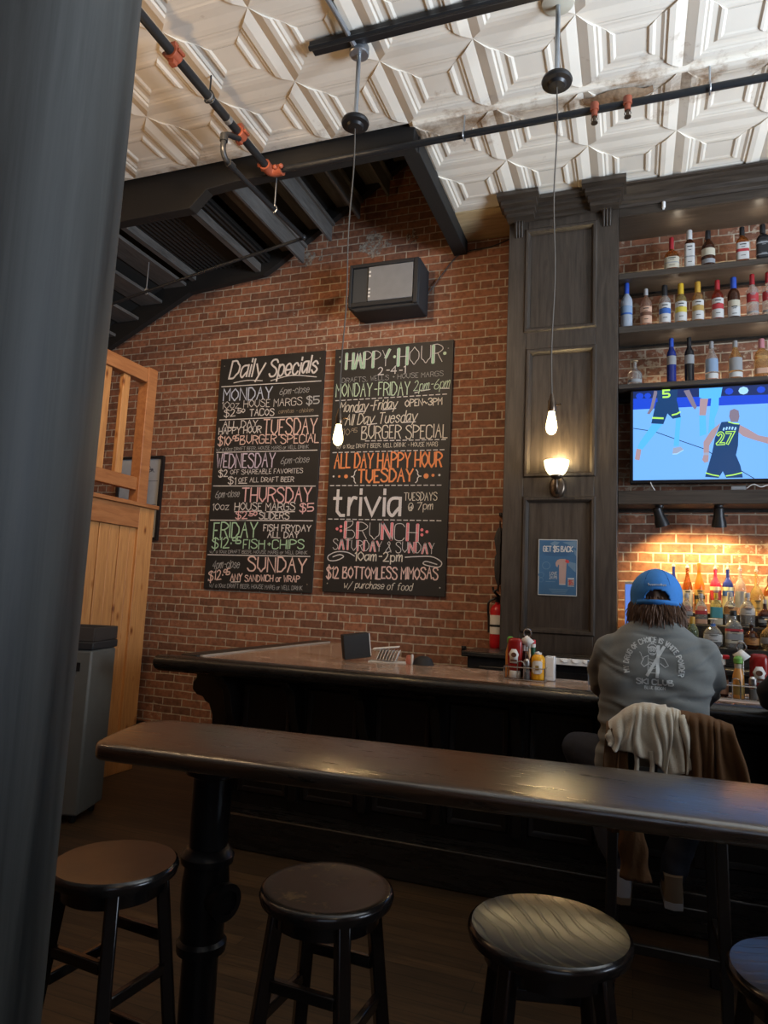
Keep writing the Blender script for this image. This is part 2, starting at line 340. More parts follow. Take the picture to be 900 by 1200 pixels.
def thing(name, label, cat, loc, group=None):
    o = bpy.data.objects.new(name, None); COL.objects.link(o); o.location = loc; o.empty_display_size = 0.05
    return tag(o, label, cat, group)
def struct(o): return tag(o, kind='structure')
def copy_tree(src, loc, rotz, label, parent=None):
    c = src.copy(); COL.objects.link(c); c.location = loc; c.rotation_euler = (0, 0, rotz); c['label'] = label
    for ch in list(src.children):
        d = ch.copy(); COL.objects.link(d); d.parent = c
        for g2 in ch.children:
            e = g2.copy(); COL.objects.link(e); e.parent = d
    return c
# ================================================================== THE SETTING
XL, XR, YF = -6.5, 5.0, -3.0
g = G().box(XL-0.2, XR+0.2, YF-0.2, D+0.3, -0.1, 0); struct(g.done('floor', 'floor', smooth=0))
g = G().box(XL-0.2, XR+0.2, D, D+0.2, 0, 7.2); struct(g.done('wall_back', 'brick', smooth=0))
g = G().box(XL-0.2, XL, YF, D, 0, 7.2); struct(g.done('wall_left', 'brick', smooth=0))
# right wall with one window opening, front wall with two
g = G(); w0, w1, z0, z1 = 0.8, 3.4, 1.3, 4.4
g.box(XR, XR+0.2, YF, w0, 0, CEIL+0.1).box(XR, XR+0.2, w1, D, 0, CEIL+0.1).box(XR, XR+0.2, w0, w1, 0, z0).box(XR, XR+0.2, w0, w1, z1, CEIL+0.1)
struct(g.done('wall_right', 'brick', smooth=0))
g = G(); g.box(XL, XR, YF-0.2, YF, 0, 1.3).box(XL, XR, YF-0.2, YF, 3.9, CEIL+0.1).box(XL, 0.2, YF-0.2, YF, 1.3, 3.9).box(3.0, XR, YF-0.2, YF, 1.3, 3.9)
struct(g.done('wall_front', 'brick', smooth=0))
def window(name, ax, a0, a1, z0, z1, p):
    g = G(); fr = 0.06
    def bx(u0, u1, v0, v1, d0=0.04, d1=0.10):
        if ax == 'x': g.box(p+d0, p+d1, u0, u1, v0, v1)
        else: g.box(u0, u1, p-d1, p-d0, v0, v1)
    bx(a0, a0+fr, z0, z1); bx(a1-fr, a1, z0, z1); bx(a0+fr, a1-fr, z0, z0+fr); bx(a0+fr, a1-fr, z1-fr, z1)
    m_ = (a0+a1)/2; bx(m_-0.02, m_+0.02, z0+fr, z1-fr); n_ = (z0+z1)/2; bx(a0+fr, m_-0.02, n_-0.02, n_+0.02); bx(m_+0.02, a1-fr, n_-0.02, n_+0.02)
    struct(g.done(name, 'blackwood', smooth=0))
window('window_1', 'x', w0, w1, z0, z1, XR); window('window_2', 'y', 0.2, 3.0, 1.3, 3.9, YF)
g = G().box(XL, -1.17, D-0.03, D, 0, 0.13); struct(g.done('baseboard_back', 'blackwood_x', bev=0.006))
# ---- pressed tin ceiling: stepped concentric frames in every 61 cm tile
P = 0.609; X0 = -0.927; Y0 = 4.94
PROF = [(0, 0.0), (0.03, 0.003), (0.20, 0.018), (0.31, 0.018), (0.35, 0.009), (0.39, 0.010), (0.45, 0.002), (0.54, 0.002), (0.60, 0.011), (0.66, 0.011), (0.71, 0.0015)]
g = G()
def tile(xa, xb, ya, yb):
    """mitred frames: deep steps on the sides facing left and right, shallow reeding on the other two"""
    hx = P/2; YD = 0.35
    A = [[], [], [], []]
    for u, d in PROF:
        t = u*hx; z = CEIL-d; zs = CEIL-d*YD
        A[0].append([(xa+t, ya+t, zs), (xb-t, ya+t, zs)]); A[1].append([(xb-t, ya+t, z), (xb-t, yb-t, z)])
        A[2].append([(xb-t, yb-t, zs), (xa+t, yb-t, zs)]); A[3].append([(xa+t, yb-t, z), (xa+t, ya+t, z)])
    for s_ in range(4):
        g.grid(A[s_])
        e, f_ = [r[1] for r in A[s_]], [r[0] for r in A[(s_+1) % 4]]
        g.grid([e, f_])                                    # little mitre walls
    t = hx*PROF[-1][0]; z = CEIL-PROF[-1][1]
    g.add([(xa+t, ya+t, z), (xb-t, ya+t, z), (xb-t, yb-t, z), (xa+t, yb-t, z)], [(0, 1, 2, 3)])
nx0 = math.ceil((XL-X0)/P)-1; nx1 = int((XR-X0)/P)+1
for i in range(nx0, nx1):
    for j in range(-13, 1):
        xa = X0+i*P; ya = Y0+j*P
        if j >= -1 and xa < -1.6: continue
        tile(xa, xa+P, ya, ya+P)
ceiling = g.done('ceiling', 'tin', smooth=0, fixn=False)
struct(ceiling)
g = G().box(XL-0.2, XR+0.2, YF-0.2, 4.335, CEIL+0.012, CEIL+0.2).box(-1.5, XR+0.2, 4.335, D, CEIL+0.012, CEIL+0.2)
struct(g.done('ceiling_slab', 'beam', smooth=0))
# bare planks between the last row of tin and the wall
g = G()
for k in range(3): g.box(-1.5, -0.95, 5.551+k*0.167, 5.551+k*0.167+0.163, CEIL-0.012, CEIL+0.01)
struct(g.done('ceiling_planks', 'plank_ceiling', bev=0.004))
# seam moulding across the ceiling with a torn, hanging stretch
g = G(); g.cyl((-1.5, 4.335, CEIL-0.004), (XR, 4.335, CEIL-0.004), 0.022, n=10)
struct(g.done('trim_1', 'tin'))
# ---- stair well: upper walls, floor edge and beams
g = G().box(XL-0.2, -1.4, D-0.001, D+0.2, 7.0, 7.2).box(XL-0.2, -1.4, 4.3, D, 7.0, 7.2)
struct(g.done('ceiling_stairwell', 'beam', smooth=0))
g = G().box(XL-0.2, -1.5, 4.25, 4.37, CEIL+0.2, 7.0).box(-1.5, -1.4, 4.25, D, CEIL+0.2, 7.0)
struct(g.done('wall_stairwell', 'beam', smooth=0))
g = G().prism([(XL, 4.99), (-1.5, 4.99), (-1.5, 4.78), (-3.0, 4.76), (-3.27, 4.74), (-3.42, 4.60), (XL, 4.55)], 'y', 4.37, 4.47)
struct(g.done('trim_2', 'beam', bev=0.006))
g = G().box(-1.62, -1.49, 4.471, D, 4.79, 4.99); struct(g.done('trim_3', 'beam', bev=0.006))
# ---- black column beside the camera
g = G(); pr = []
cx, cy, r = -1.12, 0.86, 0.225
g.lathe([(r, 0.0), (r, 4.90)], (cx, cy, 0), 48)
g.lathe([(r+0.05, 0), (r+0.05, 0.12), (r+0.02, 0.16), (r, 0.2)], (cx, cy, 0), 48)
g.lathe([(r, 4.6), (r+0.03, 4.7), (r+0.07, 4.8), (r+0.07, 4.92)], (cx, cy, 0), 48)
tag(g.done('column', 'column', origin=(cx, cy, 0)), 'broad dark painted round column close to the camera on the left', 'column')
# ---- staircase climbing across the well
st = thing('staircase', 'dark timber staircase with a landing climbing across the upper brick wall', 'staircase', (-4.0, 5.2, 4.6))
def pl(z): return z
lowA, lowB = (-6.48, 3.70), (-4.55, 4.705); upA, upB = (-3.52, 4.87), (-1.62, 6.12)
for nm, ya, yb in (('stringer', 5.93, 6.0), ('stringer', 4.48, 4.54)):
    up = 0.30
    poly = [lowA, lowB, (-4.1, 4.755), (-3.64, 4.80), upA, upB, (upB[0], upB[1]+up), (upA[0]-0.08, upA[1]+up), (-3.7, 5.1), (-4.55, 5.02), (lowA[0], lowA[1]+up)]
    if ya < 5:
        poly = [(lowA[0], lowA[1]+0.1), (lowB[0], 4.78), (-3.64, 4.86), upA, upB, (upB[0], upB[1]+0.2), (upA[0]-0.08, upA[1]+0.2), (-3.7, 5.06), (-4.55, 4.99), (lowA[0], lowA[1]+0.3)]
    G().prism(poly, 'y', ya, yb).done(nm, 'beam', st, smooth=0)
for k in range(6):
    x = -4.72-k*0.30; z = 4.78-k*0.165
    G().box(x-0.16, x+0.13, 4.545, 5.925, z, z+0.035).done('tread', 'stair', st, bev=0.004)
G().prism([(-4.60, 4.955), (-6.48, 3.925), (-6.48, 3.975), (-4.60, 5.005)], 'y', 4.545, 5.925).done('carriage_board', 'beam', st)
G().prism([(-3.52, 5.03), (-1.62, 6.27), (-1.62, 6.33), (-3.52, 5.09)], 'y', 4.545, 5.925).done('carriage_board', 'beam', st)
for k in range(6):
    x = -3.30+k*0.30; z = 5.02+k*0.195
    G().box(x-0.13, x+0.16, 4.545, 5.925, z, z+0.035).done('tread', 'stair', st, bev=0.004)
for k in range(6):
    x = -3.18+k*0.30; z = 5.02+k*0.195
    G().box(x-0.012, x+0.012, 4.545, 5.925, z-0.16, z).done('riser', 'stair', st)
g = G(); n = 60; ys = [4.545, 5.925]; rows = []
for i in range(n+1):
    x = -4.62+i*(1.05/n); rows.append([(x, ys[0], 4.93+0.012*math.sin(i*PI/1.5)), (x, ys[1], 4.93+0.012*math.sin(i*PI/1.5))])
g.grid(rows); g.box(-4.62, -3.57, 4.545, 5.925, 4.96, 5.0)
g.done('landing_deck', 'beam', st, smooth=60, fixn=False)
for x in (-4.5, -3.70): G().box(x-0.03, x+0.03, 4.545, 5.925, 4.83, 4.915).done('joist', 'stair', st)
# ---- pine platform wall with railing, left
px = -3.93
pw = thing('platform_wall', 'orange pine plank wall of the raised platform, left of the chalkboards', 'partition', (px, 3.6, 0))
g = G(); y = 2.2; k = 0
while y < 4.66:
    g.box(px-0.035, px-0.004*(k % 2), y, y+0.1075, 0.16, 1.99); y += 0.115; k += 1
g.done('plank_panel', 'pine', pw, bev=0.004)
G().box(px-0.05, px+0.02, 4.69, 4.88, 0.0, 2.17).done('corner_post', 'pine', pw, bev=0.004)
G().box(px-0.03, px+0.022, 2.2, 4.689, 1.992, 2.17).done('top_board', 'pine_rail', pw, bev=0.004)
G().box(px-0.03, px+0.015, 2.2, 4.689, 0.0, 0.158).done('kick_board', 'pine', pw, bev=0.004)
G().box(px-1.6, px+0.05, 2.2, 4.90, 2.172, 2.205).done('ledge', 'pine_rail', pw, bev=0.004)
rl = thing('platform_railing', 'reddish pine railing with flat balusters standing on the platform ledge', 'railing', (px-0.08, 3.6, 2.205))
rx = px-0.09
G().box(rx-0.05, rx+0.05, 4.72, 4.84, 2.206, 3.41).done('post', 'pine_rail', rl, bev=0.005)
G().box(rx-0.045, rx+0.045, 2.2, 4.719, 3.27, 3.39).done('top_rail', 'pine_rail', rl, bev=0.005)
G().box(rx-0.03, rx+0.03, 2.2, 4.719, 2.32, 2.43).done('bottom_rail', 'pine_rail', rl, bev=0.005)
for k, y in enumerate((2.55, 2.80, 3.05, 3.30, 3.55, 3.80, 4.05, 4.27, 4.49)):
    G().box(rx-0.02, rx+0.02, y-0.035, y+0.045, 2.431, 3.269).done('baluster', 'pine', rl, bev=0.004)
# ================================================================== BACK BAR
MAT['led'] = mat('led_strip_glow', (1, 0.9, 0.75), 0.5, emit=(1.0, 0.86, 0.62), estr=6)
PF = 5.60
pil = thing('back_bar_pilaster', 'tall dark panelled wooden pilaster between the brick wall and the bottle shelves', 'pilaster', (-0.56, 5.82, 0))
PANELS = [(-0.862, -0.292, 3.785, 4.69), (-0.838, -0.290, 2.545, 3.617), (-0.84, -0.288, 1.29, 2.367)]
xa, xb = -1.012, -0.116
g = G().box(xa, xb, PF+0.03, D-0.002, 0, 4.79)
g.box(xa, -0.85, PF, PF+0.03, 0, 4.79).box(-0.29, xb, PF, PF+0.03, 0, 4.79)
for z0, z1 in ((0, 1.29), (2.367, 2.545), (3.617, 3.785), (4.69, 4.79)): g.box(-0.85, -0.29, PF, PF+0.03, z0, z1)
g.done('carcass', 'darkwood', pil, bev=0.004)
for (x0, x1, z0, z1) in PANELS:
    g = G()
    prof = [(0.0, 0.0), (0.012, -0.014), (0.03, -0.012), (0.042, 0.004), (0.05, 0.029)]
    x0 -= 0.012; x1 += 0.012; z0 -= 0.012; z1 += 0.012
    rows = [[(x0+t, PF+d, z0+t), (x1-t, PF+d, z0+t), (x1-t, PF+d, z1-t), (x0+t, PF+d, z1-t)] for t, d in prof]
    g.grid(rows, closed=True); g.done('panel_moulding', 'darkwood', pil, smooth=25, fixn=False)
def crown(g, x0, x1, y, prof, ret0=True, ret1=True):
    """stepped crown moulding along x: prof = (projection, z) from the bottom; returns at the ends"""
    rows = []
    for p, z in prof:
        l = x0-(p if ret0 else 0); r_ = x1+(p if ret1 else 0)
        rows.append([(l, D-0.05, z), (l, y-p, z), (r_, y-p, z), (r_, D-0.05, z)])
    g.grid(rows)
CR = [(0.0, 4.77), (0.03, 4.771), (0.03, 4.80), (0.075, 4.803), (0.075, 4.832), (0.13, 4.835), (0.13, 4.866), (0.20, 4.869), (0.20, 4.903)]
for x0, x1 in ((-1.01, -0.80), (-0.325, -0.118)):
    g = G(); pr = [(p*0.35, z) for p, z in CR]
    rows = []
    for p, z in CR:
        q = p*0.33; rows.append([(x0-q, PF+0.0, z), (x0-q, PF-p-0.085*(p > 0.019), z), (x1+q, PF-p-0.085*(p > 0.019), z), (x1+q, PF+0.0, z)])
    g.grid(rows); g.done('capital_block', 'darkwood_x', pil, smooth=20)
g = G(); rows = [[(-0.82, PF-p*0.85, z), (-0.30, PF-p*0.85, z)] for p, z in CR]; g.grid(rows); g.box(xa, xb, PF, D-0.01, 4.791, 4.90); g.done('crown_moulding', 'darkwood_x', pil, smooth=20, fixn=False)
for x in (-0.925, -0.205):
    g = G()
    for k in (-1, 0, 1): g.tube([(x+k*0.024, PF-0.026, 4.77), (x+k*0.024, PF-0.030, 4.745), (x+k*0.024, PF-0.014, 4.67), (x+k*0.024, PF-0.005, 4.635)], [0.013, 0.013, 0.010, 0.006], 8)
    g.box(x-0.042, x+0.042, PF-0.035, PF, 4.758, 4.772); g.done('fluted_bracket', 'darkwood', pil, smooth=50)
g = G().box(xa-0.02, xb+0.02, PF-0.025, PF, 0, 0.22); g.done('plinth', 'darkwood_x', pil, bev=0.006)
# header with cornice
hd = thing('back_bar_header', 'dark wooden header and cornice above the bottle shelves', 'cornice', (2.2, 5.85, 4.72))
G().box(xb, XR-0.02, 5.65, D-0.002, 4.72, 4.90).done('box', 'darkwood_x', hd, bev=0.004)
g = G(); rows = [[(xb, 5.65-p, z), (XR-0.02, 5.65-p, z)] for p, z in [(0.0, 4.80), (0.012, 4.80), (0.02, 4.82), (0.05, 4.835), (0.07, 4.86), (0.12, 4.88), (0.15, 4.90), (0.20, 4.892), (0.21, 4.902)]]
g.grid(rows); g.done('cornice_moulding', 'darkwood_x', hd, smooth=20, fixn=False)
G().box(xb, XR-0.02, 5.638, 5.65, 4.72, 4.735).done('bead', 'darkwood_x', hd, bev=0.003)
# shelves
def shelf(z0, z1, label, y0=5.70, led=True):
    t = thing('bottle_shelf', label, 'shelf', (2.0, 5.88, z0), 'bottle shelves of the back bar')
    G().box(xb+0.001, 4.6, y0, D-0.002, z0, z1).done('board', 'darkwood_x', t, bev=0.005)
    G().box(xb+0.001, 4.6, D-0.05, D-0.003, z0-0.022, z0-0.0005).done('batten', 'blackwood_x', t)
    if led:
        G().box(0.1, 4.4, D-0.035, D-0.012, z1+0.001, z1+0.010).done('led_strip', 'led', t, smooth=0)
        light('shelf_light', 'AREA', (2.2, D-0.06, z1+0.02), 5.5, (1.0, 0.82, 0.58), 4.2, 0.02, (2.2, D+0.5, z1+1.6))
    return t
shelf(4.205, 4.257, 'topmost dark shelf under the cornice, holding five bottles')
shelf(3.74, 3.80, 'second dark shelf from the top, lined with nine clear and coloured spirits bottles')
shelf(3.27, 3.31, 'third dark shelf, directly over the television')
shelf(2.325, 2.435, 'thick dark shelf below the television carrying two spotlights', led=False)
# small puck lamps under the shelves
for x in (0.35, 0.95):
    for z in (4.718, 4.203, 3.738):
        light('puck_light', 'SPOT', (x, 5.83, z-0.12), 1.2, (1.0, 0.86, 0.66), 0.02, None, (x+0.02, 5.80, z+0.5), 130, 1.0)
# end upright hidden behind the pilaster line
# ---- television
MAT['tv_case'] = mat('tv_black_case', (0.006, 0.006, 0.007), 0.25)
def em(name, c, s=1.0): return mat(name, tuple(x*0.05 for x in c), 0.25, emit=c, estr=s, vary=0.0)
TVS = 1.2
TVM = dict(court=em('screen_court', (0.165, 0.43, 0.98), TVS), band=em('screen_blue_board', (0.008, 0.06, 0.62), TVS), crowd=em('screen_crowd', (0.006, 0.022, 0.12), TVS), navy=em('screen_navy', (0.006, 0.045, 0.15), TVS),
  lime=em('screen_lime', (0.45, 0.85, 0.12), TVS), skin=em('screen_skin', (0.36, 0.26, 0.30), TVS), skin2=em('screen_skin_shade', (0.20, 0.17, 0.24), TVS), sky=em('screen_light_blue', (0.09, 0.46, 0.95), TVS), shoe=em('screen_shoe', (0.30, 0.35, 0.50), TVS), pale=em('screen_pale', (0.35, 0.66, 1.0), TVS), dark=em('screen_dark', (0.01, 0.04, 0.11), TVS))
tv = thing('television', 'wide flat television showing a basketball game, under the third bottle shelf', 'television', (0.65, 5.80, 2.49))
g = G().box(-0.022, 1.32, 5.745, 5.80, 2.495, 3.268); g.box(0.25, 1.05, 5.80, 5.85, 2.6, 3.1); g.done('housing', 'tv_case' if 'tv_case' in MAT else 'black', tv, bev=0.006)
G().box(0.2, 1.1, 5.851, D-0.003, 2.7, 3.0).done('wall_bracket', 'black', tv)
keys = list(TVM); g = G(); lay = [0]
def TP(k, pts):
    lay[0] += 1; y = 5.7438-lay[0]*0.00006
    g.add([(x, y, z) for x, z in pts], [tuple(range(len(pts)))], keys.index(k))
TP('court', [(0, 2.525), (1.30, 2.525), (1.30, 3.254), (0, 3.254)])
TP('band', [(0, 3.105), (1.30, 3.105), (1.30, 3.20), (0, 3.20)]); TP('crowd', [(0, 3.196), (1.30, 3.165), (1.30, 3.254), (0, 3.254)])
for x, r in ((0.05, .03), (0.11, .026), (0.70, 0.03), (0.80, .035), (0.92, .03), (1.02, .03), (1.15, .035)): TP('pale' if r > .03 else 'band', [(x+r*math.cos(t*PI/4), 3.215+r*0.9*math.sin(t*PI/4)) for t in range(8)])
def SL(pts, w, k):
    for (a, b), (c, d) in zip(pts, pts[1:]):
        L = math.hypot(c-a, d-b); nx, nz = -(d-b)/L*w/2, (c-a)/L*w/2; TP(k, [(a-nx, b-nz), (c-nx, d-nz), (c+nx, d+nz), (a+nx, b+nz)])
SL([(0.002, 2.95), (0.158, 2.918), (0.297, 2.858), (0.514, 2.767), (0.86, 2.526)], 0.006, 'dark')
TP('sky', [(0.144, 2.98), (0.221, 2.977), (0.109, 2.827), (0.07, 2.774), (0.03, 2.783), (0.052, 2.836)]); TP('sky', [(0.319, 3.019), (0.356, 3.028), (0.346, 2.918), (0.338, 2.796), (0.3, 2.794), (0.311, 2.904)])
TP('skin', [(0.026, 2.783), (0.062, 2.774), (0.048, 2.685), (0.013, 2.695)]); TP('shoe', [(0.297, 2.779), (0.352, 2.788), (0.372, 2.764), (0.324, 2.735), (0.291, 2.733)]); TP('pale', [(0.291, 2.733), (0.324, 2.735), (0.372, 2.764), (0.372, 2.757), (0.324, 2.727), (0.291, 2.726)])
TP('skin2', [(0.159, 3.253), (0.185, 3.248), (0.152, 3.104), (0.123, 3.059), (0.105, 3.068), (0.13, 3.113)]); TP('skin2', [(0.376, 3.24), (0.417, 3.245), (0.471, 3.103), (0.457, 3.081), (0.434, 3.113)])
TP('navy', [(0.18, 3.252), (0.334, 3.253), (0.324, 3.153), (0.184, 3.154)]); TP('navy', [(0.173, 3.158), (0.327, 3.159), (0.354, 3.025), (0.295, 3.015), (0.257, 3.06), (0.226, 2.975), (0.136, 2.984)])
SL([(0.143, 3.03), (0.228, 3.022)], 0.014, 'lime'); SL([(0.288, 3.045), (0.325, 3.053), (0.352, 3.07)], 0.012, 'lime')
TP('sky', [(0.488, 3.25), (0.654, 3.25), (0.64, 3.17), (0.519, 3.162), (0.488, 3.179)]); TP('sky', [(0.575, 3.174), (0.629, 3.186), (0.625, 3.087), (0.595, 2.998), (0.596, 2.877), (0.549, 2.872), (0.557, 3.0)])
TP('skin', [(0.494, 3.168), (0.552, 3.164), (0.533, 3.031), (0.487, 3.034)]); TP('sky', [(0.487, 3.034), (0.533, 3.031), (0.536, 2.88), (0.488, 2.866)])
TP('skin', [(0.771, 2.945), (0.832, 2.905), (0.895, 2.858), (0.959, 2.841), (1.10, 2.82), (1.10, 2.79), (0.958, 2.79), (0.869, 2.822), (0.792, 2.855), (0.76, 2.886)])
TP('skin', [(0.637, 2.966), (0.596, 2.862), (0.555, 2.789), (0.551, 2.714), (0.514, 2.715), (0.515, 2.82), (0.569, 2.909)]); TP('shoe', [(0.551, 2.735), (0.551, 2.714), (0.514, 2.715), (0.515, 2.735)]); TP('skin', [(0.514, 2.715), (0.551, 2.714), (0.547, 2.662), (0.52, 2.655), (0.504, 2.678)])
TP('skin2', [(0.704, 3.061), (0.733, 3.074), (0.763, 3.058), (0.769, 3.012), (0.758, 2.968), (0.709, 2.97), (0.697, 3.016)])
TP('navy', [(0.643, 2.973), (0.696, 2.975), (0.731, 2.954), (0.771, 2.948), (0.76, 2.886), (0.755, 2.782), (0.738, 2.701), (0.574, 2.728), (0.595, 2.847)]); TP('navy', [(0.574, 2.731), (0.741, 2.706), (0.769, 2.627), (0.784, 2.534), (0.67, 2.533), (0.647, 2.585), (0.618, 2.534), (0.523, 2.543)])
SL([(0.527, 2.575), (0.575, 2.558), (0.622, 2.548)], 0.009, 'lime'); SL([(0.668, 2.548), (0.72, 2.556), (0.78, 2.572)], 0.009, 'lime'); SL([(0.69, 2.972), (0.731, 2.957), (0.765, 2.952)], 0.008, 'lime')
for k in range(5): SL([(0.655+k*0.02, 2.905+0.006*math.sin(k*.8)), (0.662+k*0.02, 2.928+0.006*math.sin(k*.8))], 0.011, 'pale')
screen_g = g   # numerals are added once the stroke lettering exists
# ---- under-television odds and ends
g = G().tube([(0.13, 5.72, 2.50), (0.14, 5.70, 2.47), (0.16, 5.705, 2.437)], 0.004, 6, smooth=4); tag(g.done('cable', 'white'), 'short white cable hanging below the left end of the television', 'cable')
g = G().box(0.70, 0.80, 5.71, 5.735, 2.436, 2.462); g.box(0.71, 0.79, 5.708, 5.71, 2.44, 2.458); tag(g.done('receiver_box', 'speakergrey', bev=0.003), 'small pale grey box on the shelf below the television', 'receiver')
g = G().tube([(0.805, 5.72, 2.447), (0.85, 5.705, 2.475), (0.90, 5.71, 2.455), (0.96, 5.72, 2.47), (1.1, 5.72, 2.44)], 0.0035, 6, smooth=5); tag(g.done('cable', 'white'), 'loose white cable trailing from the small grey box', 'cable')
g = G().lathe([(0.008, 0), (0.014, 0.004), (0.014, 0.05), (0.009, 0.055)], (0.232, 5.632, 4.745), 12); g.box(0.224, 0.24, 5.64, 5.652, 4.74, 4.80); tag(g.done('cup_hook', 'white'), 'tiny white hook fixed to the dark header', 'hook')
# ---- spotlights under the thick shelf
def spotlight(x, lean, label):
    t = thing('spotlight', label, 'spotlight', (x, 5.78, 2.324), 'black spotlights under the television shelf')
    G().lathe([(0.03, -0.018), (0.034, -0.004), (0.034, 0)], (x, 5.78, 2.324), 16).done('mount', 'black', t)
    G().tube([(x, 5.78, 2.306), (x-0.01, 5.78, 2.28), (x, 5.78, 2.26)], 0.007, 8).done('arm', 'black', t)
    d = Vector((lean, 0.25, -1)).normalized(); c = Vector((x, 5.78, 2.245))
    g = G(); q = -d*0.065
    g.lathe([(0.026, -0.07), (0.036, -0.06), (0.038, 0.0), (0.052, 0.05), (0.055, 0.085), (0.048, 0.085), (0.045, 0.055)], c, 20, axis=d); g.done('lamp_head', 'black', t)
    G().cyl(c+Vector((-0.062, 0, 0.0)), c+Vector((0.062, 0, 0.0)), 0.006, n=8).done('pivot', 'black', t)
    G().lathe([(0.0001, 0.056), (0.044, 0.056)], c, 20, axis=d).done('lens', mat('spot_lens', (1, 0.9, 0.7), 0.3, emit=(1, 0.8, 0.45), estr=8), t)
    light('spot_beam', 'SPOT', c+d*0.09, 60, (1.0, 0.68, 0.28), 0.03, None, c+d*0.09+d, 150, 1.0)
spotlight(0.195, 0.32, 'black swivel spotlight nearer the pilaster, head tilted to the side')
spotlight(0.62, 0.02, 'black swivel spotlight under the middle of the television shelf')
light('spot_beam', 'SPOT', (1.25, 5.8, 2.17), 60, (1.0, 0.68, 0.28), 0.03, None, (1.3, 6.05, 1.3), 150, 1.0)
# ---- back counter and bottle steps
cab = thing('back_counter', 'black wooden back counter under the pilaster and bottle steps', 'counter', (1.5, 5.5, 0))
G().box(-1.16, 4.6, 5.12, 5.56, 0, 1.10).done('carcass', 'blackwood', cab, smooth=0)
G().box(-1.20, 4.6, 5.07, 5.57, 1.101, 1.14).done('worktop', 'blackwood_x', cab, bev=0.008)
for k in range(6):
    x = -1.10+k*0.93
    G().box(x+0.03, x+0.90, 5.098, 5.118, 0.12, 1.04).done('door', 'blackwood', cab, bev=0.006)
stp = thing('bottle_steps', 'black stepped riser full of liquor bottles on the back counter', 'riser', (2.2, 5.6, 1.14))
for y0, y1, z0, z1 in ((5.34, 5.52, 1.141, 1.265), (5.522, 5.72, 1.141, 1.415), (5.722, 6.0, 1.141, 1.50)):
    G().box(-0.02, 4.5, y0, y1, z0, z1).done('step', 'blackwood_x', stp, bev=0.004)
# ================================================================== BAR
MAT['bartile'] = None
def bar_tile():
    m = bpy.data.materials.new('glossy_bar_tile'); m.use_nodes = True; nt = m.node_tree; N = nt.nodes; Lk = nt.links; b = N['Principled BSDF']
    tc = N.new('ShaderNodeTexCoord'); br = N.new('ShaderNodeTexBrick'); Lk.new(tc.outputs['Object'], br.inputs['Vector']); br.inputs['Scale'].default_value = 1
    br.inputs['Brick Width'].default_value = 0.31; br.inputs['Row Height'].default_value = 0.155; br.inputs['Mortar Size'].default_value = 0.003
    br.inputs['Color1'].default_value = (0.46, 0.33, 0.25, 1); br.inputs['Color2'].default_value = (0.34, 0.24, 0.18, 1); br.inputs['Mortar'].default_value = (0.30, 0.26, 0.2, 1)
    n = N.new('ShaderNodeTexNoise'); n.inputs['Scale'].default_value = 9; n.inputs['Detail'].default_value = 6; Lk.new(tc.outputs['Object'], n.inputs['Vector'])
    r = ramp(N, [(0.3, (0.65, 0.6, 0.55)), (0.7, (1.4, 1.35, 1.3))]); Lk.new(n.outputs['Fac'], r.inputs[0])
    mx = N.new('ShaderNodeMix'); mx.data_type = 'RGBA'; mx.blend_type = 'MULTIPLY'; mx.inputs[0].default_value = 1; Lk.new(br.outputs['Color'], mx.inputs[6]); Lk.new(r.outputs[0], mx.inputs[7]); Lk.new(mx.outputs[2], b.inputs['Base Color'])
    b.inputs['Roughness'].default_value = 0.16; b.inputs['Specular IOR Level'].default_value = 0.6
    return m
MAT['bartile'] = bar_tile()
BZ = 1.07
bar = thing('bar_counter', 'long black bar counter with a glossy tiled top running towards the brick wall', 'bar counter', (0.5, 4.1, 0))
top_poly = [(-2.66, 3.86), (-2.66, 5.93), (-2.52, 5.95), (-1.31, 4.63), (-0.77, 4.51), (-0.44, 4.34), (4.2, 4.34), (4.2, 3.86)]
G().prism(top_poly, 'z', 1.02, BZ).done('tiled_top', 'bartile', bar, smooth=0)
def arm_rail(p0, p1, inn):      # rounded arm rail, section swept along a straight edge
    p0 = Vector(p0); p1 = Vector(p1); n = Vector(inn)
    sec = [(0.0, 0.02), (0.0, 0.045), (0.012, 0.066), (0.04, 0.078), (0.085, 0.08), (0.13, 0.072), (0.19, 0.064), (0.27, 0.06), (0.27, -0.005), (0.06, -0.02), (0.02, 0.0)]
    return [[(p.x+n.x*u, p.y+n.y*u, 1.01+v) for u, v in sec] for p in (p0, p1)]
g = G(); g.grid(arm_rail((-2.80, 3.60, 0), (4.2, 3.60, 0), (0, 1, 0)), closed=True); o = len(g.v)
g.f.append(list(range(o-22, o-11))); g.m.append(0); g.f.append(list(range(o-11, o))); g.m.append(0)
g.done('arm_rail', 'blackwood_x', bar, smooth=50)
G().box(-2.80, -2.665, 3.871, 5.95, 1.02, 1.082).done('side_edge', 'blackwood', bar, bev=0.012)
G().box(-2.664, -2.645, 3.90, 5.93, 1.0705, 1.079).done('edge_strip', mat('pale_edge_strip', (0.42, 0.38, 0.32), 0.4), bar)
g = G().box(-2.45, 4.2, 3.94, 4.0, 0, 1.019); g.box(-2.45, -2.39, 4.0, 5.9, 0, 1.019); g.done('front_board', 'blackwood', bar, smooth=0)
CX = [-2.39+0.45*k for k in range(15)]
for x in CX:                    # scrolled brackets under the overhang
    pts = [(3.939, 1.012), (3.70, 1.012), (3.69, 0.985), (3.72, 0.95), (3.76, 0.93), (3.80, 0.89), (3.82, 0.82), (3.85, 0.74), (3.88, 0.70), (3.90, 0.66), (3.90, 0.25), (3.939, 0.25)]
    G().prism(pts, 'x', x-0.03, x+0.03).done('bracket', 'blackwood', bar, bev=0.008)
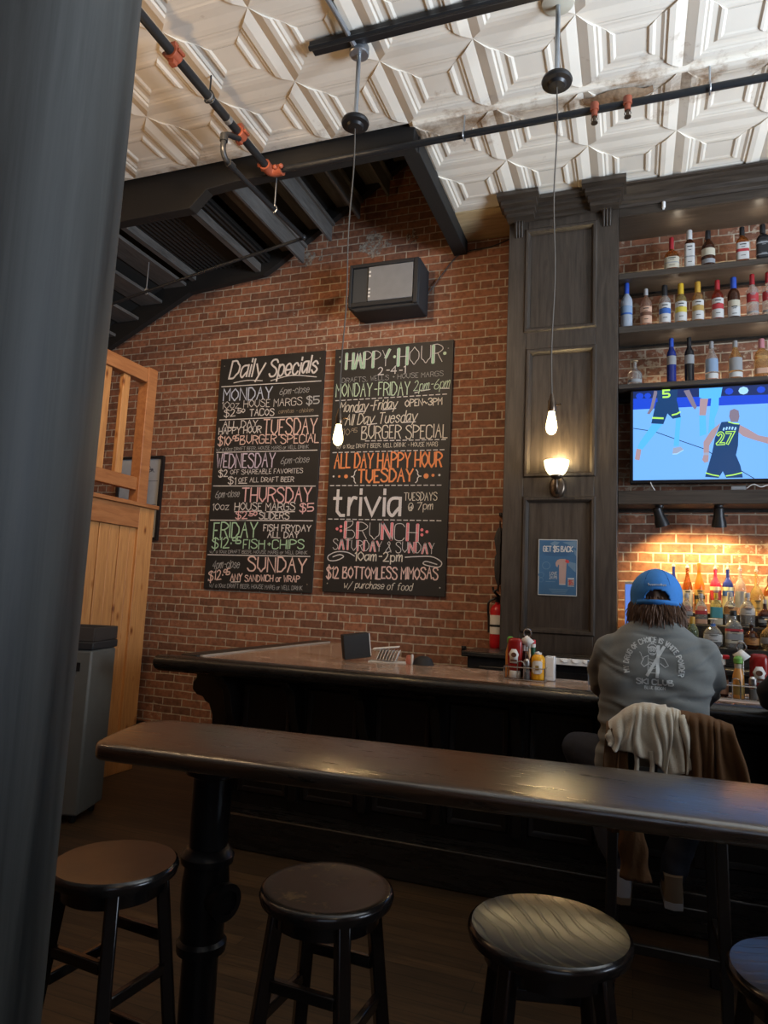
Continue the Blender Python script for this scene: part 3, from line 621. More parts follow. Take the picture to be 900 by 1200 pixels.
for a, b in zip(CX, CX[1:]):
    for z0, z1 in ((0.62, 0.93), (0.26, 0.58)):
        g = G(); fr = [(0, 0), (0.012, -0.014), (0.028, -0.010), (0.04, -0.002)]
        rows = [[(a+0.05+t, 3.94+d, z0+t), (b-0.05-t, 3.94+d, z0+t), (b-0.05-t, 3.94+d, z1-t), (a+0.05+t, 3.94+d, z1-t)] for t, d in fr]
        g.grid(rows, closed=True); g.done('panel_moulding', 'blackwood', bar, smooth=25, fixn=False)
G().box(-2.42, 4.2, 3.72, 3.939, 0, 0.20).done('foot_step', 'blackwood_x', bar, bev=0.01)
# the big scroll at the free end, in profile under the side overhang
sc = [(-2.452, 1.015), (-2.70, 1.015), (-2.715, 0.99), (-2.71, 0.93), (-2.735, 0.90), (-2.735, 0.85), (-2.70, 0.82), (-2.65, 0.81), (-2.63, 0.78), (-2.60, 0.77), (-2.57, 0.70), (-2.565, 0.62), (-2.545, 0.56), (-2.555, 0.52), (-2.53, 0.46), (-2.50, 0.40), (-2.452, 0.36)]
G().prism(sc, 'y', 3.94, 4.06).done('end_scroll', 'blackwood', bar, bev=0.008)
G().prism(sc, 'y', 5.4, 5.52).done('end_scroll', 'blackwood', bar, bev=0.008)
# ================================================================== DRINK RAIL, POSTS
RZ = 1.06
pts = []
def yf(x): return 1.765+0.058*x
def yb(x): return 2.146+0.052*x
pts += [(1.7, yf(1.7)), (1.7, yb(1.7)), (-1.33, yb(-1.33))]
for k in range(1, 7): t = k/6*PI/2; pts.append((-1.33-0.21*math.sin(t), yb(-1.33)-0.15*(1-math.cos(t))))
pts += [(-1.525, 1.75), (-1.50, 1.70), (-1.46, yf(-1.46))]
dr = thing('drink_rail', 'long thick dark-stained wooden drink rail crossing the foreground on iron posts', 'drink rail', (0.0, 1.95, 1.0))
F, Bk = [], []
F += [(-1.518, 1.735), (-1.512, 1.712), (-1.495, 1.695), (-1.47, yf(-1.47))]; Bk += [(-1.535, 1.96), (-1.530, 1.99), (-1.515, 2.025), (-1.485, 2.052)]
for fx, bx_ in ((-1.42, -1.43), (-1.36, -1.36), (-1.25, -1.25)): F.append((fx, yf(fx))); Bk.append((bx_, yb(bx_)-0.02*max(0, (-bx_-1.30)/0.15)))
for k in range(16): x = -1.1+2.8*k/15; F.append((x, yf(x))); Bk.append((x, yb(x)))
rows = []
for f_, b_ in zip(F, Bk):
    f_ = Vector(f_); b_ = Vector(b_); L_ = (b_-f_).length; d_ = (b_-f_)/L_
    cz = lambda w: 1.060-0.019*max(0, 1-w/0.24)**2
    sec = [(0.008, 0.997), (0.001, 1.004), (0.0, 1.028), (0.003, 1.036), (0.008, 1.0405)]+[(w, cz(w)) for w in (0.016, 0.04, 0.07, 0.10, 0.14, 0.19, 0.24)]+[(L_*0.75, 1.060), (L_-0.02, 1.0595), (L_-0.005, 1.057), (L_, 1.050), (L_, 1.004), (L_-0.008, 0.997)]
    rows.append([(f_.x+d_.x*w, f_.y+d_.y*w, z) for w, z in sec])
g = G().grid(rows, closed=True); n_ = len(rows[0]); g.f.append(list(range(n_-1, -1, -1))); g.m.append(0); o = len(g.v)-n_; g.f.append([o+i for i in range(n_)]); g.m.append(0)
g.done('slab', 'railwood', dr, smooth=50)
g = G().prism([(-1.36, 1.80), (1.6, 1.97), (1.6, 2.04), (-1.36, 1.87)], 'z', 0.968, 0.9965); g.done('batten', 'blackwood_x', dr)
def iron_post(x, y, label):
    t = thing('iron_post', label, 'post', (x, y, 0), 'iron posts carrying the drink rail')
    G().lathe([(0.056, 0.72), (0.058, 0.80), (0.060, 0.94), (0.064, 0.945), (0.064, 0.953), (0.085, 0.954), (0.085, 0.967)], (x, y, 0), 28).done('upper_pipe', 'blackmetal', t)
    G().lathe([(0.058, 0.44), (0.072, 0.445), (0.074, 0.47), (0.064, 0.48), (0.064, 0.52), (0.07, 0.56), (0.07, 0.64), (0.066, 0.67), (0.066, 0.69), (0.078, 0.695), (0.080, 0.715), (0.066, 0.735), (0.056, 0.74)], (x, y, 0), 28).done('fitting', 'blackmetal', t)
    d = Vector((1, -0.35, 0)).normalized(); c = Vector((x, y, 0.605))
    G().lathe([(0.045, 0.05), (0.045, 0.085), (0.052, 0.088), (0.052, 0.105), (0.034, 0.107), (0.034, 0.098)], c, 20, axis=d).done('side_boss', 'blackmetal', t)
    G().lathe([(0.085, 0.0), (0.085, 0.015), (0.065, 0.03), (0.055, 0.05), (0.053, 0.45)], (x, y, 0), 28).done('lower_pipe', 'blackmetal', t)
iron_post(-1.21, 1.89, 'black cast iron pipe post between the stools at the left end of the rail')
iron_post(1.35, 2.03, 'black cast iron pipe post under the far right end of the drink rail')
# ================================================================== STOOLS
def seat_mat(name, c0, c1, worn, grain, rot, gs=16, rough=0.25):
    """black seat paint: c1 shows where it is worn (noise) or along open grain lines (banded)"""
    m = bpy.data.materials.new(name); m.use_nodes = True; nt = m.node_tree; N = nt.nodes; Lk = nt.links; b = N['Principled BSDF']
    tc = N.new('ShaderNodeTexCoord'); mp = N.new('ShaderNodeMapping'); Lk.new(tc.outputs['Object'], mp.inputs['Vector']); mp.inputs['Rotation'].default_value = (0, 0, rot)
    w = N.new('ShaderNodeTexWave'); w.wave_type = 'BANDS'; w.bands_direction = 'X'; w.inputs['Scale'].default_value = gs; w.inputs['Distortion'].default_value = 14; w.inputs['Detail'].default_value = 2.5; w.inputs['Detail Scale'].default_value = 0.3; w.inputs['Detail Roughness'].default_value = 0.55
    Lk.new(mp.outputs[0], w.inputs['Vector'])
    n = N.new('ShaderNodeTexNoise'); n.inputs['Scale'].default_value = 9; n.inputs['Detail'].default_value = 9; n.inputs['Roughness'].default_value = 0.78; Lk.new(tc.outputs['Object'], n.inputs['Vector'])
    r = ramp(N, [(0.54, (0, 0, 0)), (0.62, (1, 1, 1))]); Lk.new(n.outputs['Fac'], r.inputs[0])
    rw = ramp(N, [(0.74, (0, 0, 0)), (0.95, (1, 1, 1))]); Lk.new(w.outputs['Fac'], rw.inputs[0])
    k = N.new('ShaderNodeMath'); k.operation = 'MULTIPLY'; k.inputs[1].default_value = worn; Lk.new(r.outputs[0], k.inputs[0])
    k2 = N.new('ShaderNodeMath'); k2.operation = 'MULTIPLY_ADD'; k2.inputs[1].default_value = grain; Lk.new(rw.outputs[0], k2.inputs[0]); Lk.new(k.outputs[0], k2.inputs[2])
    mx = N.new('ShaderNodeMix'); mx.data_type = 'RGBA'; mx.clamp_factor = True; Lk.new(k2.outputs[0], mx.inputs[0]); mx.inputs[6].default_value = (*c0, 1); mx.inputs[7].default_value = (*c1, 1)
    Lk.new(mx.outputs[2], b.inputs['Base Color']); b.inputs['Coat Weight'].default_value = 0.7; b.inputs['Coat Roughness'].default_value = 0.22
    mr = N.new('ShaderNodeMapRange'); mr.inputs[3].default_value = rough-0.06; mr.inputs[4].default_value = rough+0.2; Lk.new(n.outputs['Fac'], mr.inputs[0]); Lk.new(mr.outputs[0], b.inputs['Roughness'])
    bp = N.new('ShaderNodeBump'); bp.inputs['Strength'].default_value = 0.18; bp.inputs['Distance'].default_value = 0.003; Lk.new(k2.outputs[0], bp.inputs['Height']); Lk.new(bp.outputs[0], b.inputs['Normal']); Lk.new(bp.outputs[0], b.inputs['Coat Normal'])
    return m
MAT['seat_plain'] = seat_mat('dark_polished_seat', (0.016, 0.011, 0.007), (0.05, 0.032, 0.016), 0.3, 0.0, 0.2)
MAT['seat_worn'] = seat_mat('scratched_worn_seat', (0.016, 0.012, 0.008), (0.22, 0.14, 0.055), 0.75, 0.0, 0.9, 26)
MAT['seat_grain'] = seat_mat('open_grain_seat', (0.014, 0.013, 0.009), (0.085, 0.080, 0.050), 0.12, 1.0, -0.7, 9)
MAT['seat_grain2'] = seat_mat('close_grain_seat', (0.016, 0.016, 0.018), (0.06, 0.06, 0.065), 0.05, 0.5, 1.2, 9)
def stool(x, y, rot, r, seat, dish, label):
    t = thing('bar_stool', label, 'stool', (x, y, 0), 'round backless stools at the drink rail')
    H = 0.76; k = r/0.17
    prof = [(0.0001, H-0.036), (r-0.02, H-0.036), (r-0.004, H-0.030), (r, H-0.016), (r-0.003, H-0.005), (r-0.010, H)]
    for q in (0.85, 0.7, 0.5, 0.3, 0.12, 0.0001): prof.append((r*q, H-dish*(1-q*q)*1.1, 1))
    G().lathe(prof, (x, y, 0), 56).done('seat', ['stoolwood', seat], t, smooth=40)
    R = Matrix.Rotation(rot, 3, 'Z'); c = Vector((x, y, 0)); tops = []; bots = []
    for i in range(4):
        a = PI/4+i*PI/2; d = R @ Vector((math.cos(a), math.sin(a), 0))
        p1 = c+d*(0.125*k)+Vector((0, 0, H-0.036)); p0 = c+d*(0.215*k); tops.append(p1); bots.append(p0)
        g = G(); u = R @ Vector((math.cos(a+PI/2), math.sin(a+PI/2), 0))
        g.bar(p0, p1, 0.036, 0.036, up=u); g.done('leg', 'stoolwood', t, bev=0.006)
    g = G().cyl(c+Vector((0, 0, H-0.075)), c+Vector((0, 0, H-0.0365)), 0.135*k, n=32); g.done('apron', 'stoolwood', t)
    for i in range(4):
        for z in ((0.20, 0.47) if i % 2 else (0.28, 0.55)):
            f = z/(H-0.036); j = (i+1) % 4; a = bots[i].lerp(tops[i], f); b = bots[j].lerp(tops[j], f); dd = (b-a).normalized()*0.017
            G().bar(a+dd, b-dd, 0.020, 0.030).done('stretcher', 'stoolwood', t, bev=0.004)
    return t
stool(-1.335, 1.63, -0.09, 0.170, 'seat_plain', 0.004, 'black backless stool with a plain polished seat, partly behind the column')
stool(-0.745, 1.735, -0.05, 0.174, 'seat_worn', 0.003, 'black backless stool with a scratched, tan-worn seat beside the iron post')
stool(-0.185, 1.76, 0.25, 0.190, 'seat_grain', 0.014, 'black backless stool with a dished seat of bold streaky grain')
stool(0.375, 1.78, 0.5, 0.185, 'seat_grain2', 0.008, 'black backless stool with a blue-lit close-grained seat, cut by the frame edge')
# ---- chalkboard wording, in metres on the wall plane
LEFT_TEXT={
 'heading':[('Daily',-4.021,3.727,-3.611,3.739,0.185,0.0186,'white','i'),
  ('Specials',-3.542,3.713,-2.999,3.728,0.172,0.0186,'white','i')],
 'Monday':[('MONDAY',-4.070,3.488,-3.491,3.480,0.128,0.0124,'blue',''),
  ('6pm-close',-3.403,3.515,-3.073,3.521,0.068,0.0050,'grey','i'),
  ('10oz',-4.080,3.401,-3.873,3.404,0.075,0.0060,'white',''),
  ('HOUSE MARGS',-3.816,3.402,-3.141,3.392,0.077,0.0065,'white',''),
  ('$5',-3.089,3.396,-2.951,3.396,0.077,0.0124,'grey',''),
  ('$2^.50^',-4.046,3.310,-3.806,3.324,0.071,0.0093,'white',''),
  ('TACOS',-3.737,3.307,-3.453,3.301,0.070,0.0093,'white',''),
  ('carnitas - chicken',-3.401,3.318,-3.012,3.316,0.040,0.0037,'tan','i')],
 'Tuesday':[('ALL DAY',-4.048,3.195,-3.636,3.194,0.069,0.0087,'white',''),
  ('HAPPY HOUR',-4.094,3.125,-3.589,3.126,0.069,0.0087,'white',''),
  ('TUESDAY',-3.562,3.100,-2.959,3.088,0.159,0.0130,'peach',''),
  ('$10^.95^',-4.094,3.006,-3.854,3.015,0.092,0.0112,'peach',''),
  ('BURGER SPECIAL',-3.827,3.014,-2.930,3.001,0.086,0.0099,'peach',''),
  ('w/ a 10oz DRAFT BEER, HOUSE MARG or WELL DRINK',-4.107,2.947,-3.035,2.943,0.035,0.0037,'grey','')],
 'Wednesday':[('WEDNESDAY',-4.089,2.771,-3.406,2.760,0.144,0.0124,'lav',''),
  ('6pm-close',-3.338,2.792,-3.026,2.802,0.067,0.0050,'grey','i'),
  ('$2',-4.057,2.674,-3.948,2.675,0.069,0.0093,'white',''),
  ('OFF SHAREABLE FAVORITES',-3.916,2.695,-3.085,2.696,0.046,0.0057,'white',''),
  ('$1',-3.936,2.595,-3.845,2.594,0.069,0.0093,'white',''),
  ('OFF ALL DRAFT BEER',-3.811,2.611,-3.178,2.610,0.048,0.0060,'white','')],
 'Thursday':[('6pm-close',-4.078,2.452,-3.795,2.462,0.069,0.0055,'grey','i'),
  ('THURSDAY',-3.757,2.409,-2.977,2.405,0.143,0.0143,'pink',''),
  ('10oz',-4.098,2.321,-3.906,2.331,0.069,0.0065,'white',''),
  ('HOUSE MARGS',-3.834,2.321,-3.147,2.318,0.077,0.0087,'white',''),
  ('$5',-3.091,2.304,-2.943,2.310,0.079,0.0124,'pink',''),
  ('$2^.50^',-3.814,2.230,-3.578,2.243,0.070,0.0112,'pink',''),
  ('SLIDERS',-3.540,2.234,-3.205,2.235,0.065,0.0093,'white','')],
 'Friday':[('FRIDAY',-4.064,2.040,-3.555,2.047,0.152,0.0136,'green',''),
  ('FISH FRYDAY',-3.482,2.114,-2.958,2.111,0.062,0.0093,'white',''),
  ('ALL DAY',-3.430,2.046,-3.085,2.050,0.057,0.0093,'white',''),
  ('$12^.95^',-4.071,1.925,-3.744,1.947,0.100,0.0124,'green',''),
  ('FISH+CHIPS',-3.702,1.932,-3.024,1.940,0.086,0.0105,'green',''),
  ('w/ a 10oz DRAFT BEER, HOUSE MARG or WELL DRINK',-4.093,1.878,-2.982,1.888,0.032,0.0037,'grey','')],
 'Sunday':[('4pm-close',-4.048,1.723,-3.735,1.739,0.080,0.0060,'grey','i'),
  ('SUNDAY',-3.634,1.711,-2.985,1.709,0.138,0.0149,'peach',''),
  ('$12^.95^',-4.084,1.591,-3.843,1.635,0.090,0.0112,'peach',''),
  ('ANY',-3.824,1.607,-3.692,1.612,0.064,0.0105,'peach',''),
  ('SANDWICH or WRAP',-3.656,1.606,-3.048,1.618,0.060,0.0093,'peach',''),
  ('w/ a 10oz DRAFT BEER, HOUSE MARG or WELL DRINK',-4.065,1.530,-3.012,1.539,0.040,0.0040,'grey','')],
}
RIGHT_TEXT={
 'heading':[('HAPPY',-2.675,3.730,-2.224,3.736,0.160,0.0053,'green','d'),
  ('HOUR',-2.130,3.729,-1.693,3.734,0.171,0.0053,'green','d'),
  ('2-4-1',-2.332,3.652,-2.054,3.644,0.074,0.0099,'white',''),
  ('DRAFTS, WELLS + HOUSE MARGS',-2.711,3.593,-1.677,3.596,0.047,0.0037,'grey',''),
  ('MONDAY-FRIDAY',-2.769,3.457,-2.002,3.431,0.128,0.0099,'lgreen',''),
  ('2pm-6pm',-1.963,3.463,-1.618,3.482,0.093,0.0065,'lgreen','i')],
 'burger':[('Monday-Friday',-2.718,3.294,-2.126,3.304,0.096,0.0093,'cream','i'),
  ('OPEN~3PM',-2.040,3.319,-1.680,3.317,0.063,0.0093,'cream',''),
  ('All Day Tuesday',-2.654,3.164,-1.923,3.169,0.104,0.0093,'cream','i'),
  ('$10^.95^',-2.722,3.067,-2.528,3.063,0.064,0.0060,'tan',''),
  ('BURGER SPECIAL',-2.473,3.017,-1.618,3.001,0.124,0.0099,'cream',''),
  ('w/ a 10oz DRAFT BEER, WELL DRINK - HOUSE MARG',-2.730,2.931,-1.707,2.923,0.040,0.0040,'cream','')],
 'tuesday':[('ALL DAY HAPPY HOUR',-2.742,2.735,-1.663,2.729,0.139,0.0155,'orange',''),
  ('TUESDAY',-2.487,2.593,-1.936,2.593,0.119,0.0167,'orange',''),
  ('{',-2.558,2.584,-2.510,2.583,0.127,0.0093,'white',''),
  ('}',-1.906,2.578,-1.855,2.577,0.122,0.0093,'white','')],
 'trivia':[('trivia',-2.726,2.274,-2.049,2.275,0.245,0.0295,'white',''),
  ('TUESDAYS',-2.011,2.411,-1.695,2.414,0.072,0.0065,'cream',''),
  ('@ 7pm',-1.965,2.318,-1.733,2.332,0.068,0.0065,'cream','')],
 'brunch':[('BRUNCH',-2.591,2.057,-1.869,2.036,0.155,0.0048,'red','d'),
  ('SATURDAY & SUNDAY',-2.711,1.943,-1.703,1.921,0.097,0.0044,'red','d'),
  ('10am-2pm',-2.477,1.842,-2.008,1.845,0.081,0.0105,'cream',''),
  ('$12 BOTTOMLESS MIMOSAS',-2.763,1.665,-1.661,1.692,0.104,0.0124,'peach',''),
  ('w/ purchase of food',-2.580,1.581,-1.901,1.582,0.063,0.0060,'cream','i')],
}
LEFT_RULES=[ [(-4.104,3.643),(-2.941,3.630)],[(-4.096,3.281),(-2.950,3.272)],[(-4.103,2.932),(-2.940,2.922)],[(-4.112,2.577),(-2.936,2.561)],[(-4.115,2.218),(-2.942,2.217)],[(-4.113,1.860),(-2.950,1.868)],[(-3.956,3.676),(-3.793,3.692),(-3.615,3.677)],[(-3.514,3.670),(-3.279,3.710),(-2.996,3.675)],[(-3.810,2.601),(-3.714,2.600)],[(-3.833,2.306),(-3.518,2.312)],[(-3.461,2.306),(-3.146,2.307)],[(-3.814,2.220),(-3.684,2.220)],[(-3.814,1.591),(-3.711,1.597)] ]
RIGHT_DASH=[ [(-2.770,3.415),(-1.612,3.416)],[(-2.430,2.996),(-1.607,2.982)],[(-2.768,2.891),(-1.618,2.886)],[(-2.776,2.564),(-1.635,2.554)],[(-2.777,2.236),(-1.624,2.224)] ]
RIGHT_RULES=[ [(-2.483,1.882),(-2.560,1.917),(-2.670,1.919),(-2.755,1.879),(-2.745,1.836),(-2.665,1.838),(-2.596,1.873),(-2.637,1.893),(-2.707,1.870)],[(-1.977,1.883),(-1.849,1.893),(-1.719,1.893),(-1.631,1.847),(-1.651,1.802),(-1.744,1.809),(-1.802,1.828),(-1.774,1.850),(-1.673,1.825)],[(-1.950,3.446),(-1.905,3.455)],[(-1.890,3.462),(-1.801,3.471)],[(-1.698,3.475),(-1.614,3.470)],[(-2.548,3.285),(-2.445,3.294)],[(-2.265,3.297),(-2.134,3.305)],[(-2.422,3.157),(-2.321,3.164)],[(-2.059,3.163),(-1.931,3.164)] ]
RIGHT_DOTS=[ (-2.736,3.815,0.014,'lgreen'),(-2.170,3.820,0.015,'lgreen'),(-1.669,3.814,0.017,'lgreen'),(-2.746,2.654,0.010,'white'),(-2.686,2.653,0.013,'orange'),(-2.614,2.652,0.020,'orange'),(-1.806,2.642,0.025,'orange'),(-1.740,2.647,0.015,'orange'),(-1.679,2.648,0.011,'white'),(-2.678,2.141,0.015,'red'),(-2.640,2.163,0.015,'red'),(-2.638,2.122,0.015,'red'),(-1.827,2.139,0.015,'red'),(-1.778,2.121,0.015,'red'),(-1.825,2.093,0.015,'red') ]
# ================================================================== HAND LETTERING (single-stroke alphabet)
GL = {'A':'02 28 42|15 35','B':'02 08|~08 28 38 37 26 05|~05 25 35 44 43 32 02','C':'~47 38 18 07 03 12 32 43','D':'02 08|~08 28 37 46 44 33 22 02','E':'38 08 02 32|05 25','F':'38 08 02|05 25',
'G':'~47 38 18 07 03 12 32 43 45|45 25','H':'02 08|42 48|05 45','I':'02 08','J':'~38 33 22 12 03','K':'02 08|48 05 42','L':'08 02 32','M':'02 08 25 48 42','N':'02 08 42 48','O':'~28 17 06 04 13 22 33 44 46 37 28',
'P':'02 08|~08 28 47 46 25 05','Q':'~28 17 06 04 13 22 33 44 46 37 28|33 51','R':'02 08|~08 28 47 46 25 05|25 42','S':'~47 38 18 07 16 35 44 43 32 12 03','T':'08 48|28 22','U':'~08 04 13 22 33 44 48','V':'08 22 48','W':'08 12 26 32 48','X':'02 48|08 42','Y':'08 25 48|25 22','Z':'08 48 02 42',
'0':'~28 17 06 04 13 22 33 44 46 37 28','1':'07 18 12','2':'~07 18 28 37 36 24 02|02 42','3':'~07 18 38 46 25|~25 44 43 32 12 03','4':'32 38 04 44','5':'48 08 05|~05 35 44 43 32 02','6':'~38 16 04 03 12 32 43 44 25 04','7':'08 48 12','8':'~28 07 16 35 44 32 12 04 16 36 47 28','9':'~42 45 47 38 18 06 15 35 46',
'$':'~47 38 18 07 16 35 44 43 32 12 03|29 21','-':'15 35','.':'02 03','/':'01 48','+':'24 26|15 35','&':'~43 22 02 03 25 37 28 17 26 42','~':'~05 16 25 34 45','@':'~34 25 15 14 23 33 36|~36 33 44 46 38 18 06 04 12 32',',':'13 02','{':'~38 27 26 15 05|~05 15 24 23 32','}':'~08 17 16 25 35|~35 25 14 13 02','(':'~28 16 14 22',
'a':'~36 16 05 03 12 23 34|36 32','b':'08 02|~05 16 26 35 33 22 12 03','c':'~35 26 16 05 03 12 22 33','d':'~35 26 16 05 03 12 22 33|38 32','e':'04 34|~34 35 26 16 05 03 12 22 33','f':'~38 28 17 12|06 26','g':'~35 26 16 05 03 12 22 33|~36 31 20 10','h':'08 02|~04 16 26 35 32','i':'02 06|07 08','j':'~26 21 10|27 28','k':'08 02|36 04 32','l':'08 02','m':'06 02|~04 16 26 22|~24 36 46 42','n':'06 02|~04 16 26 35 32','o':'~16 05 03 12 22 33 35 26 16','p':'06 00|~05 16 26 35 33 22 12 03','q':'~35 26 16 05 03 12 22 33|36 30','r':'06 02|~04 16 26','s':'~35 26 16 05 24 33 22 12 03','t':'18 13 22 32|06 26','u':'~06 03 12 22 34|36 32','v':'06 22 46','w':'06 12 24 32 46','x':'02 36|06 32','y':'06 22|46 22 10','z':'06 36 02 32'}
def glyph(ch):
    out = []; w = 0
    for st in GL[ch].split('|'):
        sm = st[0] == '~'; p = [(int(a[0]), int(a[1])-2) for a in st.lstrip('~').split()]; w = max(w, max(x for x, y in p))
        if sm: p = [(v.x, v.y) for v in spline([Vector((x, y, 0)) for x, y in p], 5)]
        out.append((sm, p))
    return out, w
def letter_strokes(text, slant=0.0, rnd=None):
    """polylines of a line of text in units of 1/6 cap height; returns strokes and width"""
    x = 0; out = []; k, up = 1.0, 0.0
    for ch in text:
        if ch == '^': k, up = (0.6, 2.4) if k == 1.0 else (1.0, 0.0); continue
        if ch == ' ': x += 2.6; continue
        st, w = glyph(ch)
        for sm, p in st: out.append((sm, [(x+k*a+slant*(k*b+up), k*b+up) for a, b in p]))
        x += (w+1.25)*k
    return out, x-1.25
def ribbon(g, pts, w, y, m, to3):
    """flat round-ended stroke on a plane; to3 maps (u, v, depth) to a point"""
    P_ = [Vector((a, b)) for a, b in pts]
    P_ = [p for i, p in enumerate(P_) if i == 0 or (p-P_[i-1]).length > 1e-5]
    if len(P_) < 2: return
    P_[0] = P_[0]+(P_[0]-P_[1]).normalized()*w*0.35; P_[-1] = P_[-1]+(P_[-1]-P_[-2]).normalized()*w*0.35
    L = []; R = []
    for i, p in enumerate(P_):
        a = (p-P_[i-1]).normalized() if i else None; b = (P_[i+1]-p).normalized() if i < len(P_)-1 else None
        d = (a or b) if (a is None or b is None) else (a+b)
        if d.length < 1e-4: d = a
        d = d.normalized(); n = Vector((-d.y, d.x))
        k = 1.0
        if a is not None and b is not None: k = 1/max(0.5, abs(n.dot(Vector((-a.y, a.x)))))
        L.append(p+n*(w/2*k)); R.append(p-n*(w/2*k))
    o = len(g.v)
    for l, r in zip(L, R): g.v += [to3(l.x, l.y, y), to3(r.x, r.y, y)]
    for i in range(len(P_)-1): g.f.append([o+2*i, o+2*i+1, o+2*i+3, o+2*i+2]); g.m.append(m)
CHALK = dict(white=(0.66, 0.62, 0.60), blue=(0.52, 0.58, 0.72), grey=(0.40, 0.40, 0.40), tan=(0.34, 0.27, 0.19), peach=(0.74, 0.52, 0.46), lav=(0.62, 0.53, 0.66), pink=(0.74, 0.45, 0.45), green=(0.40, 0.62, 0.42), lgreen=(0.52, 0.66, 0.48), orange=(0.80, 0.28, 0.10), red=(0.78, 0.22, 0.24), cream=(0.66, 0.60, 0.50))
CK = list(CHALK); CM = [mat('chalk_'+k, CHALK[k], 0.85, vary=0.25, vscale=90) for k in CK]
def chalk_line(g, item, Y):
    s, x0, z0, x1, z1, h, w, col, style = item
    st, W_ = letter_strokes(s, 0.22 if 'i' in style else 0.0)
    rnd = random.Random(s)
    cap = 6.0
    sx = (x1-x0)/W_; sz = h/cap; tl = (z1-z0)/(x1-x0)
    to3 = lambda u, v, d: Vector((u, Y-d, v))
    def T(p): x = x0+p[0]*sx; return (x, z0+tl*(x-x0)+p[1]*sz)
    for sm, p in st:
        q = [T(a) for a in p]; j = (rnd.random()-0.5)*0.010*min(1, h/0.08)
        q = [(a, b+j) for a, b in q]
        if 'd' in style:
            straight = not sm and len(q) == 2 and abs(q[1][1]-q[0][1]) > h*0.6
            if straight or (not sm and len(q) > 2):
                for a, b in zip(q, q[1:]):
                    if abs(b[1]-a[1]) > h*0.5:
                        ribbon(g, [a, b], h*0.15, 0.0012, CK.index(col), to3)
                        for s_ in (-1, 1): ribbon(g, [(a[0]+s_*h*0.085, a[1]), (b[0]+s_*h*0.085, b[1])], w, 0.0018, CK.index('white'), to3)
                    else: ribbon(g, [a, b], w, 0.0016, CK.index('white'), to3)
            else: ribbon(g, q, w*1.3, 0.0016, CK.index('white'), to3)
        else: ribbon(g, q, w, 0.0012+0.0004*rnd.random(), CK.index(col), to3)
def board(name, label, x0, x1, z0, z1, texts, rules, dashes=(), dots=(), partname='lettering'):
    Y = 6.02; t = thing(name, label, 'chalkboard', ((x0+x1)/2, Y+0.01, z0), 'painted menu boards on the brick wall')
    G().box(x0, x1, Y, Y+0.027, z0, z1).done('panel', 'chalkboard', t, bev=0.002)
    for k, v in texts.items():
        g = G()
        for it in v: chalk_line(g, it, Y)
        tag(g.done('lettering', CM, t, smooth=0, fixn=False), None)
    to3 = lambda u, v, d: Vector((u, Y-d, v))
    for r in rules:
        g = G()
        q = r if len(r) == 2 else [(v.x, v.y) for v in spline([Vector((a, b, 0)) for a, b in r], 6)]
        ribbon(g, q, 0.009, 0.001, 0, to3); g.done('divider_line', CM, t, smooth=0, fixn=False)
    for a, b in dashes:
        g = G()
        L = math.hypot(b[0]-a[0], b[1]-a[1]); n = int(L/0.062)
        for i in range(n):
            f0 = i/n; f1 = f0+0.62/n; ribbon(g, [(a[0]+(b[0]-a[0])*f0, a[1]+(b[1]-a[1])*f0), (a[0]+(b[0]-a[0])*f1, a[1]+(b[1]-a[1])*f1)], 0.0085, 0.001, 0, to3)
        g.done('dashed_line', CM, t, smooth=0, fixn=False)
    if dots:
        g = G()
        for x, z, r, c in dots: g.add([(x+r*math.cos(i*PI/6), Y-0.0013, z+r*math.sin(i*PI/6)) for i in range(12)], [tuple(range(12))], CK.index(c))
        g.done('dots', CM, t, smooth=0, fixn=False)
    g = G()
    for x in (x0+0.05, x1-0.05):
        for z in (z0+0.08, z1-0.08): g.lathe([(0.007, 0), (0.007, 0.002), (0.003, 0.004)], (x, Y, z), 8, axis=(0, -1, 0))
    g.done('screws', 'steel', t)
    return t
board('menu_board', 'tall chalkboard of daily specials from Monday to Sunday, the left of two', -4.137, -2.915, 1.515, 3.947, LEFT_TEXT, LEFT_RULES)
board('menu_board', 'tall chalkboard headed happy hour with trivia and brunch, the right of two', -2.801, -1.587, 1.535, 3.942, RIGHT_TEXT, RIGHT_RULES, RIGHT_DASH, RIGHT_DOTS)
# numerals on the televised jerseys
def tv_text(s, x0, z0, w, h, wt, col, slant=0.0, tilt=0.0):
    st, W_ = letter_strokes(s, slant)
    for sm, p in st:
        lay[0] += 1; d = 0.0012+lay[0]*0.00006
        ribbon(screen_g, [(x0+a*w/W_, z0+b*h/6+tilt*a*w/W_) for a, b in p], wt, d, keys.index(col), lambda u, v, dd: Vector((u, 5.7438-dd, v)))
tv_text('27', 0.612, 2.80, 0.105, 0.085, 0.022, 'lime', 0.10, 0.02); tv_text('27', 0.612, 2.80, 0.105, 0.085, 0.009, 'navy', 0.10, 0.02)
tv_text('5', 0.226, 3.195, 0.045, 0.055, 0.014, 'lime')
screen_g.done('screen', [TVM[k] for k in keys], tv, smooth=0, fixn=False)
